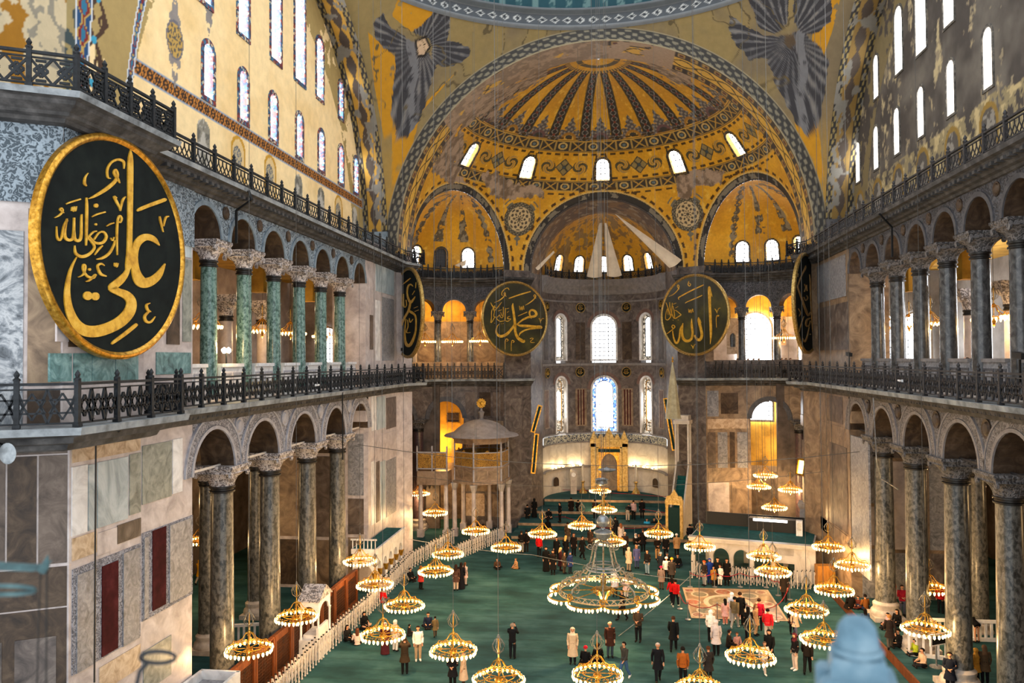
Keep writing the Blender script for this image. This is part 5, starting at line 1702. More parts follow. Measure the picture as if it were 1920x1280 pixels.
def roundel(label, ctr, R, ang, strokes, org, scl, outlines=(), board='disc', rim='gold', group=None, thick=0.16, wmul=1.0, ink='gold_paint'):
    """strokes: (x, y, width) in crop units read off the board; org + crop/scl gives the place on the photo"""
    ax = Vector((cos(radians(ang)), sin(radians(ang)), 0)); nz = Vector((ax.y, -ax.x, 0))   # nz faces the nave
    if nz.dot(Vector(CAM) - Vector(ctr)) < 0: nz = -nz
    c = Vector(ctr)
    root = thing('calligraphy_roundel', label, 'roundel', ctr, 0, group)
    f = lambda a, b, d: tuple(ax * a + Vector((0, 0, b)) + nz * d)
    circ = [(cos(2 * pi * i / 96), sin(2 * pi * i / 96)) for i in range(96)]
    mb = MB(); mb.prism([(x * R * .955, y * R * .955) for x, y in circ], f, -thick, 0.0); brd = mb.build('board', [board], root)
    mb = MB()
    prof = [(R * 1.0, -thick), (R * 1.0, 0.02), (R * .985, 0.07), (R * .965, 0.085), (R * .945, 0.05), (R * .935, 0.0)]
    V = [f(x * r, y * r, d) for x, y in circ for r, d in prof]; k = len(prof)
    mb.add(V, [(i * k + j, i * k + j + 1, ((i + 1) % 96) * k + j + 1, ((i + 1) % 96) * k + j) for i in range(96) for j in range(k - 1)])
    mb.build('rim', [rim], root, smooth=True)
    def to(x, y):
        p = onP(org[0] + x / scl, org[1] + y / scl, ctr, nz)
        q = Vector(p) - c
        return (q.dot(ax), q.z)
    mb = MB()
    for st in strokes:
        if len(st) == 1:      # a round dot
            x, y, w = st[0]
            mb.prism([to(x + w / 2 * cos(2 * pi * i / 14), y + w / 2 * sin(2 * pi * i / 14)) for i in range(14)], f, -.01, .035); continue
        Q = catmull(st)
        L = []; Rr = []
        for i, q in enumerate(Q):
            t = Q[min(i + 1, len(Q) - 1)][:2] - Q[max(i - 1, 0)][:2]
            t = t / (np.hypot(*t) + 1e-9); nrm = np.array([-t[1], t[0]]); w = max(q[2], 0.6) * wmul / 2
            L.append(to(*(q[:2] + nrm * w))); Rr.append(to(*(q[:2] - nrm * w)))
        n = len(L)
        V = [f(*p, .035) for p in L] + [f(*p, .035) for p in Rr] + [f(*p, -.01) for p in L] + [f(*p, -.01) for p in Rr]
        Fc = []
        for i in range(n - 1):
            Fc += [(i, i + 1, n + i + 1, n + i), (i, 2 * n + i, 2 * n + i + 1, i + 1), (n + i, n + i + 1, 3 * n + i + 1, 3 * n + i)]
        mb.add(V, Fc)
    for o in outlines:
        mb.prism([to(*p[:2]) for p in catmull(list(o) + [o[0]], 4)[:-1]], f, -.01, .04)
    mb.build('lettering', [ink], brd)
    return root

ALI_OUT = [
    # tall stem
    [(565, 140), (578, 200), (577, 400), (574, 560), (571, 700), (566, 760), (540, 760), (548, 640), (551, 420), (551, 210)],
]
ALI = [
    # great ayn and its sweep into the lam
    [(717, 640, 4), (690, 610, 26), (655, 596, 34), (622, 606, 38), (596, 640, 36), (586, 700, 34), (592, 770, 42), (612, 820, 56), (640, 835, 52), (680, 822, 44), (715, 790, 34), (746, 735, 6)],
    # lam foot to yeh
    [(556, 700, 16), (550, 770, 22), (520, 815, 36), (485, 845, 40), (470, 862, 40), (500, 880, 36), (545, 900, 44), (570, 935, 50), (560, 985, 56), (515, 1035, 58), (450, 1070, 58), (380, 1088, 60), (320, 1080, 58), (275, 1040, 50), (245, 970, 40), (235, 890, 30), (245, 800, 18), (262, 745, 10), (285, 700, 3)],
    [(600, 462, 4), (612, 452, 16), (660, 432, 18), (742, 402, 18), (746, 398, 4)],
    [(467, 1155, 4), (480, 1142, 14), (540, 1098, 18), (594, 1054, 16), (598, 1050, 3)],
    [(342, 902, 46)], [(382, 905, 42)],
    # ottoman waw-damma at the top
    [(345, 397, 2), (380, 382, 12), (440, 345, 18), (485, 305, 16), (498, 270, 12), (488, 245, 10), (480, 262, 12), (500, 295, 12), (510, 315, 4)],
    [(532, 240, 3), (530, 205, 12), (500, 192, 12), (465, 208, 10), (445, 245, 10), (448, 285, 8), (462, 290, 4)],
    [(345, 262, 2), (330, 285, 8), (326, 315, 12), (336, 330, 6)],
    # Allah
    [(180, 540, 3), (182, 590, 8), (192, 612, 10), (205, 600, 9), (220, 540, 12), (235, 508, 10)],
    [(235, 500, 6), (222, 560, 14), (226, 600, 14), (250, 612, 14), (268, 590, 12), (272, 495, 8)],
    [(272, 560, 8), (275, 605, 14), (295, 615, 14), (308, 590, 12), (310, 490, 8), (314, 480, 3)],
    [(334, 640, 6), (336, 560, 12), (338, 440, 12), (336, 390, 6)],
    [(228, 425, 3), (250, 415, 8), (306, 398, 7)],
    [(168, 496, 2), (195, 482, 8), (212, 460, 8), (205, 445, 7), (198, 455, 6), (218, 470, 5)],
    [(258, 460, 5), (262, 440, 6), (268, 462, 6), (272, 438, 6), (278, 460, 6), (284, 436, 4)],
    # radiya
    [(275, 640, 4), (280, 680, 12), (310, 698, 16), (350, 685, 14), (378, 650, 10), (360, 615, 12), (345, 600, 8), (372, 570, 8), (390, 565, 6)],
    [(350, 590, 6), (380, 625, 12), (420, 625, 13), (440, 595, 12), (425, 570, 10), (400, 575, 8), (375, 610, 8)],
    [(362, 492, 3), (390, 478, 8), (435, 465, 7)], [(386, 432, 22)], [(385, 530, 12)],
    [(385, 712, 3), (420, 705, 12), (455, 680, 12), (478, 640, 9), (484, 612, 5)], [(378, 690, 4), (400, 660, 9), (420, 640, 6)],
    [(497, 690, 4), (495, 600, 9), (498, 520, 9), (508, 485, 8), (520, 500, 9), (512, 520, 7), (500, 512, 5)],
    [(492, 395, 12), (480, 385, 10), (492, 410, 12), (508, 440, 8), (512, 460, 3)], [(540, 385, 4), (525, 405, 10), (512, 460, 6)],
    [(440, 540, 3), (460, 528, 7), (480, 522, 6)], [(462, 600, 4), (472, 615, 5), (480, 596, 4)],
    # anhu
    [(290, 806, 3), (320, 790, 8), (330, 750, 10), (320, 740, 8), (318, 765, 8), (340, 800, 12), (370, 808, 13), (385, 790, 10)],
    [(430, 745, 3), (412, 735, 10), (395, 745, 10), (398, 765, 11), (412, 790, 13), (440, 800, 5)], [(352, 765, 14)], [(380, 795, 12), (350, 822, 9), (330, 828, 3)],
    [(482, 730, 4), (484, 748, 6), (492, 732, 6), (494, 752, 6), (502, 732, 4)],
    # small signs at the right
    [(718, 488, 6), (722, 510, 10), (734, 560, 5), (738, 570, 2)], [(766, 488, 5), (750, 495, 9), (738, 540, 5)],
    [(668, 940, 3), (650, 950, 10), (655, 975, 12), (672, 985, 5)], [(660, 985, 10), (640, 1010, 12), (648, 1036, 13), (672, 1038, 10), (695, 1010, 3)],
]
roundel('huge dark green roundel with gold calligraphy and gilded rim on the near left pier', (-13.05, 21.15, 17.45), 3.18, 87.0, ALI, (40, 230), 2.781, ALI_OUT, 'disc', 'gold')

MUH = [
    [(510, 415, 6), (505, 460, 26), (520, 560, 28), (535, 680, 30), (540, 790, 30), (570, 870, 34), (620, 910, 40), (655, 925, 30), (662, 900, 4)],
    [(540, 690, 26), (480, 770, 28), (420, 830, 34), (350, 855, 34), (300, 830, 28), (285, 780, 18), (300, 720, 10), (330, 690, 3)],
    [(560, 700, 14), (640, 635, 22), (720, 600, 26), (790, 590, 30), (820, 560, 32), (800, 520, 28), (760, 505, 24), (730, 530, 20), (735, 575, 18), (755, 620, 6)],
    [(560, 700, 6), (620, 715, 30), (720, 720, 34), (800, 730, 36), (880, 735, 40), (870, 755, 6)],
    [(880, 750, 10), (780, 752, 18), (680, 770, 20), (610, 810, 18), (590, 850, 6)],
    [(452, 352, 4), (470, 345, 12), (600, 300, 16), (745, 258, 14)], [(575, 588, 3), (600, 575, 9), (698, 532, 9)],
    [(672, 442, 3), (720, 415, 10), (780, 370, 12), (812, 325, 10), (800, 300, 8), (788, 320, 9), (815, 350, 8)],
    [(595, 450, 6), (605, 505, 9), (622, 460, 8), (630, 505, 9), (648, 450, 8), (655, 500, 8)],
    [(260, 405, 3), (310, 385, 9), (370, 345, 12), (405, 300, 10), (400, 270, 9), (390, 290, 9), (420, 325, 6)], [(458, 240, 4), (440, 212, 10), (400, 225, 9), (365, 265, 9), (360, 305, 7), (385, 310, 4)],
    [(212, 405, 5), (228, 440, 12), (250, 480, 12), (262, 530, 9)], [(270, 450, 14), (250, 470, 10), (285, 475, 8)], [(360, 400, 4), (320, 450, 9), (270, 510, 9)],
    [(245, 480, 5), (225, 520, 8), (222, 600, 8), (215, 670, 10), (235, 655, 8), (270, 600, 8), (310, 640, 9), (350, 660, 9)],
    [(262, 530, 5), (255, 590, 9), (300, 600, 9), (330, 570, 7), (345, 600, 8), (375, 595, 8), (380, 465, 8)], [(345, 530, 3), (360, 575, 7), (385, 590, 7)],
    [(410, 480, 7), (405, 560, 9), (400, 640, 9), (350, 655, 8)], [(470, 590, 4), (445, 595, 9), (440, 620, 10), (480, 625, 8), (440, 655, 9), (405, 645, 6)],
    [(310, 520, 6), (360, 500, 6)], [(430, 540, 5), (455, 520, 5)], [(420, 490, 5), (455, 480, 5)], [(265, 680, 8)], [(380, 685, 8)], [(355, 688, 7)],
    [(405, 1030, 3), (405, 930, 7), (420, 890, 8), (445, 905, 8), (425, 925, 5)], [(487, 1050, 3), (487, 950, 7), (500, 908, 8), (525, 925, 8), (505, 942, 5)],
    [(735, 890, 7), (760, 878, 7), (778, 888, 6), (745, 920, 8), (755, 938, 8), (800, 938, 4)],
    [(850, 625, 6), (865, 620, 8), (878, 680, 4)], [(925, 622, 5), (900, 618, 7), (882, 650, 5)],
]
roundel('round dark olive board with gold calligraphy left of the apse', (-7.21, 66.0, 17.56), 3.14, 36.0, MUH, (890, 510), 7.11, (), 'disc_olive', 'brass', wmul=1.05)
ALLAH = [
    [(780, 260, 6), (785, 300, 40), (790, 500, 34), (800, 700, 34), (805, 900, 28), (795, 1030, 4)], [(780, 262, 6), (805, 340, 16), (822, 400, 4)],
    [(640, 670, 4), (645, 720, 34), (672, 830, 34), (685, 910, 34), (660, 970, 36), (620, 965, 32), (585, 910, 18)], [(640, 672, 4), (665, 720, 10), (678, 750, 3)],
    [(548, 690, 6), (550, 780, 26), (560, 880, 26), (545, 960, 30), (490, 990, 36), (440, 960, 34), (420, 880, 28), (425, 800, 20), (432, 750, 8)],
    [(430, 770, 12), (400, 830, 22), (385, 940, 22), (360, 1010, 26), (330, 1005, 24), (305, 930, 16), (295, 850, 8)],
    [(200, 905, 3), (250, 870, 10), (300, 830, 12), (325, 800, 12), (300, 775, 10), (285, 800, 12), (310, 830, 8)],
    [(380, 440, 5), (372, 415, 10), (400, 395, 14), (550, 315, 16), (710, 240, 12)], [(462, 488, 3), (480, 472, 10), (600, 420, 13), (690, 380, 10)],
    [(505, 560, 6), (515, 610, 9), (530, 570, 8), (540, 615, 9), (560, 560, 8), (568, 605, 9)],
    [(245, 395, 3), (300, 370, 9), (355, 320, 10), (380, 270, 9), (368, 240, 8), (358, 265, 8), (385, 300, 6)],
    [(512, 190, 4), (500, 235, 10), (520, 258, 10), (535, 235, 9), (515, 215, 6)],
    [(205, 475, 5), (230, 540, 9), (265, 650, 10)], [(290, 480, 6), (285, 560, 9), (275, 650, 10), (235, 705, 11), (200, 690, 8), (210, 600, 6), (225, 560, 6), (235, 640, 8)],
    [(255, 470, 5), (262, 560, 9), (290, 640, 10), (320, 690, 10), (370, 665, 12), (410, 640, 10)], [(310, 575, 6), (350, 590, 9), (410, 640, 9)], [(320, 690, 9), (318, 620, 8), (300, 520, 5)],
    [(300, 500, 6), (345, 482, 6)], [(330, 550, 5), (370, 528, 5)], [(300, 710, 9)], [(368, 708, 9)],
    [(855, 560, 6), (870, 575, 10), (890, 620, 6)], [(935, 550, 5), (910, 555, 8), (888, 600, 6)], [(880, 810, 4), (875, 700, 7), (885, 650, 8), (912, 650, 8), (890, 668, 5)],
    [(540, 1040, 5), (560, 1065, 9), (568, 1095, 3)], [(610, 1030, 4), (585, 1040, 8), (570, 1080, 5)],
]
roundel('round dark olive board with gold calligraphy right of the apse', (7.33, 66.0, 17.67), 3.32, -40.5, ALLAH, (1220, 500), 7.11, (), 'disc_olive', 'brass')
OMAR = [
    [(320, 300, 4), (290, 275, 16), (260, 300, 18), (248, 370, 14), (260, 440, 20), (290, 490, 28), (320, 460, 20), (345, 420, 5)],
    [(285, 500, 22), (265, 590, 22), (215, 680, 24), (170, 780, 26), (130, 825, 22), (115, 780, 14), (112, 680, 8), (140, 600, 3)],
    [(265, 590, 20), (300, 610, 28), (345, 650, 18), (355, 740, 14), (345, 860, 18), (300, 980, 32), (255, 1010, 34), (225, 950, 22), (220, 820, 12), (235, 690, 6)],
    [(192, 278, 3), (240, 240, 12), (290, 200, 8)], [(182, 350, 5), (185, 450, 7), (185, 540, 8), (150, 580, 10), (130, 530, 6)], [(205, 390, 5), (210, 540, 8), (240, 530, 7), (235, 460, 5)], [(150, 470, 8), (120, 500, 7), (105, 500, 4)], [(165, 430, 7), (140, 450, 6)],
    [(255, 700, 4), (258, 780, 7), (240, 850, 9), (290, 850, 6)], [(275, 680, 4), (285, 730, 10), (320, 690, 6)], [(330, 560, 5), (380, 540, 5)], [(340, 600, 6), (390, 580, 5)], [(355, 250, 4), (350, 320, 5)], [(310, 400, 4), (340, 350, 5)], [(178, 860, 14)],
]
roundel('narrow-looking dark roundel with gold calligraphy on the far left pier, above the corner', (-13.4, 54.5, 17.48), 3.18, -57.0 + 180, OMAR, (725, 490), 6.4, (), 'disc', 'brass')
BAKR = [
    [(245, 200, 4), (238, 235, 18), (200, 310, 12), (165, 400, 12), (155, 450, 14), (190, 550, 18), (235, 680, 22), (275, 770, 20), (300, 730, 10)],
    [(290, 300, 4), (300, 400, 14), (305, 600, 12), (320, 850, 12), (330, 1010, 4)],
    [(300, 800, 16), (260, 820, 20), (250, 880, 16), (280, 890, 12), (300, 830, 10)], [(285, 900, 8), (265, 1000, 12), (235, 1070, 16), (210, 1030, 8)], [(225, 780, 5), (190, 880, 10), (170, 960, 6)],
    [(230, 410, 6), (245, 450, 8), (230, 500, 8)], [(255, 420, 5), (262, 490, 7)], [(225, 560, 5), (245, 600, 8), (268, 570, 9), (255, 540, 6)], [(120, 530, 6), (112, 580, 8), (128, 605, 5)], [(320, 610, 3), (345, 560, 6)], [(340, 690, 6), (345, 735, 7)], [(160, 690, 5), (185, 740, 8), (170, 780, 6)], [(298, 985, 14)], [(158, 290, 4), (155, 330, 5)],
]
roundel('narrow-looking dark roundel with faded gold calligraphy on the far right pier', (13.54, 54.5, 17.72), 3.32, 63.0, BAKR, (1470, 465), 6.1, (), 'disc', 'brass', ink='gold_faded')
for i, (u, z, s_, lab) in enumerate([(-24.3, 18.97, 0, 'small round gold-lettered medallion high on the apse wall, left of the upper middle window'), (23.0, 18.96, 0, 'small round gold-lettered medallion high on the apse wall, right of the upper middle window'),
                       (-25.4, 12.95, 0, 'small round gold-lettered medallion between the apse window rows, left of middle'), (22.3, 12.93, 0, 'small round gold-lettered medallion between the apse window rows, right of middle'),
                       (-72, 18.9, 0, 'small medallion at the upper left edge of the apse'), (72, 18.9, 0, 'small medallion at the upper right edge of the apse'), (-72, 12.9, 0, 'small medallion at the lower left edge of the apse'), (72, 12.9, 0, 'small medallion at the lower right edge of the apse')]):
    f0 = arc_f(AP, RA)
    R = 0.47
    c = f0(u, z, 0.06)
    t = thing('wall_medallion', lab, 'medallion', c, -radians(u), 'apse wall medallions')
    circ = [(cos(2 * pi * q / 32), sin(2 * pi * q / 32)) for q in range(32)]
    ff = lambda a, b, d: (a, -d, b)
    mb = MB(); mb.prism([(x * R * .9, y * R * .9) for x, y in circ], ff, -.04, 0.02); brd = mb.build('board', ['disc'], t)
    mb = MB(); ring_mb(mb, [(x * R, y * R) for x, y in circ], [(x * R * .86, y * R * .86) for x, y in circ], ff, .06, -.04); mb.build('rim', ['brass'], t)
    mb = MB(); rng = random.Random(i)
    for q in range(3):
        x0 = -.2 + q * .15
        mb.tube([(x0, -.04, -.12), (x0 + .03, -.04, .16)], .018, 4)
    mb.tube([(.26, -.04, -.02), (.1, -.04, -.16), (-.12, -.04, -.17), (-.27, -.04, -.04 + .05 * rng.random())], .022, 4)
    mb.tube([(-.2, -.04, .2), (.05, -.04, .24 + .04 * rng.random()), (.2, -.04, .2)], .014, 4)
    mb.build('lettering', ['gold_paint'], brd)

# ================================================================== CHANDELIERS
def spiral(c, r0, turns, a0, plane, n=14, sgn=1):
    """flat scroll in the vertical plane whose horizontal direction is plane (dx,dy)"""
    out = []
    for i in range(n + 1):
        t = i / n; a = a0 + sgn * turns * 2 * pi * t; r = r0 * (1 - 0.82 * t)
        out.append((c[0] + plane[0] * r * cos(a), c[1] + plane[1] * r * cos(a), c[2] + r * sin(a)))
    return out

def lamp_mesh(k=1.0):
    mb = MB()
    mb.lathe([(0.02 * k, 0.02), (0.045 * k, -0.01 * k), (0.05 * k, -0.06 * k), (0.034 * k, -0.11 * k), (0.0, -0.15 * k)], 7)
    return mb

CH = {}
M['pewter'] = mat_noise('brownish_pewter', ['#5d564b', '#8f8674', '#b8ae9b'], 9, 0.42, metal=0.5)
def chandelier_parts(R=0.88, lobes=6, nl=30, crown=1.45, mat='gold'):
    P = {}
    mb = MB()
    ring = []
    for i in range(72):
        a = 2 * pi * i / 72
        ring.append(((R - 0.07 + 0.06 * abs(sin(a * lobes / 2))) * cos(a), (R - 0.07 + 0.06 * abs(sin(a * lobes / 2))) * sin(a), 0))
    mb.tube(ring, 0.022, 5, closed=True)
    mb.tube([(x * .62, y * .62, 0.05) for x, y, z in ring[::2]], 0.014, 4, closed=True)
    for i in range(36):
        a = 2 * pi * (i + .5) / 36
        mb.tube(spiral(((R - .1) * cos(a), (R - .1) * sin(a), .055), .05, .9, 0, (-sin(a), cos(a)), 6), .009, 3, cap=False)
    P['ring'] = mb.build('ring', [mat], smooth=True)
    mb = MB()
    mb.tube([(0, 0, R * .12), (0, 0, crown)], 0.022, 6)
    mb.lathe([(0, .46), (.07, .5), (.04, .56), (.085, .62), (.03, .68)], 10)
    P['stem'] = mb.build('stem', [mat], smooth=True)
    mb = MB()
    z0 = crown - 0.62
    for k in range(8):
        a = 2 * pi * k / 8; c, s = cos(a), sin(a)
        mb.tube([(c * .03, s * .03, z0), (c * .18, s * .18, z0 + .12), (c * .23, s * .23, z0 + .28), (c * .13, s * .13, z0 + .46), (c * .03, s * .03, z0 + .56)], .013, 4, cap=False)
    mb.lathe([(0, z0 + .54), (.06, z0 + .57), (.03, z0 + .64), (0, z0 + .68)], 8)
    P['crown'] = mb.build('crown', ['pewter'], smooth=True)
    mb = MB()
    mb.lathe([(0.02, .0), (.05, -.05), (.13, -.02), (.15, -.07), (.08, -.17), (.05, -.27), (.075, -.30), (.04, -.36), (.0, -.42)], 10)
    mb.lathe([(.02, .12), (.02, 0)], 6)
    for k in range(6):
        a = 2 * pi * k / 6
        mb.bar((0, 0, .02), (cos(a) * (R - .09), sin(a) * (R - .09), 0), .022, .022)
    P['pendant'] = mb.build('pendant', [mat], smooth=True)
    P['arm'] = []
    for k in range(lobes):
        a = 2 * pi * (k + .5) / lobes; c, s = cos(a), sin(a)
        mb = MB()
        mb.tube([(c * .03, s * .03, .62), (c * .16, s * .16, .56), (c * .3, s * .3, .34), (c * R * .55, s * R * .55, .22), (c * R * .8, s * R * .8, .2), (c * (R - .07), s * (R - .07), .02)], .018, 5, cap=False)
        mb.tube(spiral((c * R * .62, s * R * .62, .12), .1, 1.3, pi / 2, (c, s), 12), .012, 4, cap=False)
        P['arm'].append(mb.build('arm', [mat], smooth=True))
    P['lamp'] = []
    lm = None
    for i in range(nl):
        a = 2 * pi * i / nl
        r = R - 0.05 + 0.06 * abs(sin(a * lobes / 2))
        if lm is None: o = lm = lamp_mesh(1.0).build('lamp_glass', ['lamp'], smooth=True)
        else: o = lm.copy(); COL.objects.link(o)
        o.location = (r * cos(a), r * sin(a), -0.01)
        P['lamp'].append(o)
    return P
def cable_obj(root, z0, z1, r=0.011):
    mb = MB(); mb.tube([(0, 0, z0), (0, 0, z1)], r, 4)
    return mb.build('cable', ['cable'], root)
PROTO = None
def hang_chandelier(label, x, y, z, group, ztop=36.0, crown=None, rz=0.0):
    global PROTO
    t = thing('chandelier', label, 'chandelier', (x, y, z), rz, group)
    if PROTO is None:
        P = chandelier_parts()
        PROTO = t
        for v in P.values():
            for o in (v if isinstance(v, list) else [v]): o.parent = P['ring'] if o.name.startswith('lamp_glass') else t
        CH['parts'] = [o for o in t.children]; CH['lamps'] = P['lamp']
    else:
        for src in CH['parts']:
            o = src.copy(); COL.objects.link(o); o.parent = t
            if src.name.startswith('ring'):
                for l in CH['lamps']:
                    q = l.copy(); COL.objects.link(q); q.parent = o
    cable_obj(t, 1.45, ztop - z)
    return t

CHZ = 3.2
FLOOR_CH = [
    (467, 1215, 'over the wooden screen beside the nearest left column'), (556, 1155, 'in front of the little gabled marble pulpit'),
    (675, 1050, 'beside the white arcaded platform of the left pier'), (703, 1094, 'above the white fence and the red-clad seated person'),
    (758, 1133, 'just inside the white fence, left of the open carpet'), (718, 1188, 'above the group sitting by the white fence'),
    (850, 1217, 'above the couple standing at the front of the carpet'), (935, 1270, 'cut by the lower edge, left of the woman in beige'),
    (1120, 1262, 'above the crouching group in black, lower middle'), (1313, 1290, 'mostly below the lower edge, only its crown showing, lower right of middle'),
    (1407, 1228, 'largest on the right, over the walking visitors'), (1545, 1197, 'half hidden behind the blurred blue finial'),
    (1512, 1141, 'right of the inlaid marble square'), (1564, 1104, 'between the inlaid square and the far right column base'),
    (1735, 1178, 'between the two nearest right columns, over the seated people'), (1742, 1101, 'in the right aisle behind the second column'),
    (1598, 1058, 'against the right pier, nearest to the farthest column'), (1553, 1024, 'at the right end of the arcaded marble platform'),
    (1449, 1070, 'in front of the arcaded marble platform, nearer one'), (1432, 1041, 'in front of the arcaded marble platform, farther one'),
    (1312, 1023, 'at the left end of the arcaded marble platform'), (1235, 999, 'over the crowd right of the great chandelier'),
    (1091, 984, 'over the crowd left of the silver globe'), (1017, 999, 'above the man in the red jacket'),
    (892, 994, 'at the bend of the white fence'), (949, 1025, 'right of the white fence end, over the sitting child'),
    (840, 1037, 'over the white fence, farther of the close pair'), (817, 1069, 'over the fence, nearer of the close pair'),
    (816, 960, 'left of the sultan loge columns'), (785, 924, 'small and far, at the foot of the left niche column'),
    (1133, 954, 'on the centre line before the sanctuary step'), (1125, 919, 'on the centre line in the sanctuary, farthest'),
    (1145, 1014, 'partly behind the silver bowl of the great chandelier'), (1435, 890, 'highest of the cluster before the right niche wall'),
    (1423, 911, 'middle one of the cluster before the right niche wall'), (1482, 917, 'right-hand one of the cluster before the right niche wall'),
    (1452, 950, 'lowest of the cluster above the right platform'), (374, 1012, 'small, deep in the left aisle behind the pale column'),
]
for i, (px, py, where) in enumerate(FLOOR_CH):
    p = onZ(px, py, CHZ)
    if (px, py) in ((1435, 890), (1423, 911)): p = onZ(px, py, CHZ + 0.9)
    if px == 374: p = onX(px, py, -23.0)
    if p[1] > 66: p = onY(px, py, {1125: 68.5, 785: 65.0}.get(px, 65.0))
    top = 11.9 if px in (374, 1742) else 36.0 if p[1] < 53 else min(35.0, ZS + sqrt(max(4, RS ** 2 - p[0] ** 2 - (p[1] - 56) ** 2)) + 0.25)
    hang_chandelier('lit ring chandelier ' + where, p[0], p[1], p[2], 'low ring chandeliers', top, rz=random.random())
G_CH = [(-18.0, 34.9, 15.85, 'in the left gallery behind the first green column'), (-18.0, 41.3, 15.85, 'in the left gallery behind the second and third green columns'),
        (-18.0, 45.1, 15.85, 'in the left gallery right of the third green column'), (-18.0, 51.0, 15.85, 'in the left gallery, deep, behind the fourth green column'), (-18.2, 55.3, 15.85, 'in the left gallery, deepest, before the far pier'),
        (18.0, 57.5, 16.0, 'in the right gallery, deepest, next to the far pier'), (18.0, 52.8, 16.0, 'in the right gallery behind the farthest grey column'), (18.0, 49.2, 16.0, 'in the right gallery between the second and third far columns'),
        (18.0, 46.0, 16.0, 'in the right gallery before the bright window'), (18.0, 38.7, 15.9, 'in the right gallery between the two nearest grey columns, largest one there'), (18.0, 35.9, 15.9, 'in the right gallery cut by the frame edge')]
for x, y, z, where in G_CH:
    hang_chandelier('lit ring chandelier ' + where, x, y, z, 'gallery ring chandeliers', 20.6)
for (px, py, u, where) in ((797, 639, -50, 'leftmost in the left upper niche'), (848, 639, -22, 'middle one in the left upper niche'), (900, 638, 2, 'rightmost in the left upper niche, beside the roundel')):
    p = onY(px, py, 66.3 if u > -40 else 65.2); hang_chandelier('lit ring chandelier ' + where, p[0], p[1] , p[2], 'niche ring chandeliers', 20.5)
p = onY(1470, 632, 66.5); hang_chandelier('lit ring chandelier in the right upper niche, between dark columns', p[0], p[1], p[2], 'niche ring chandeliers', 20.5)

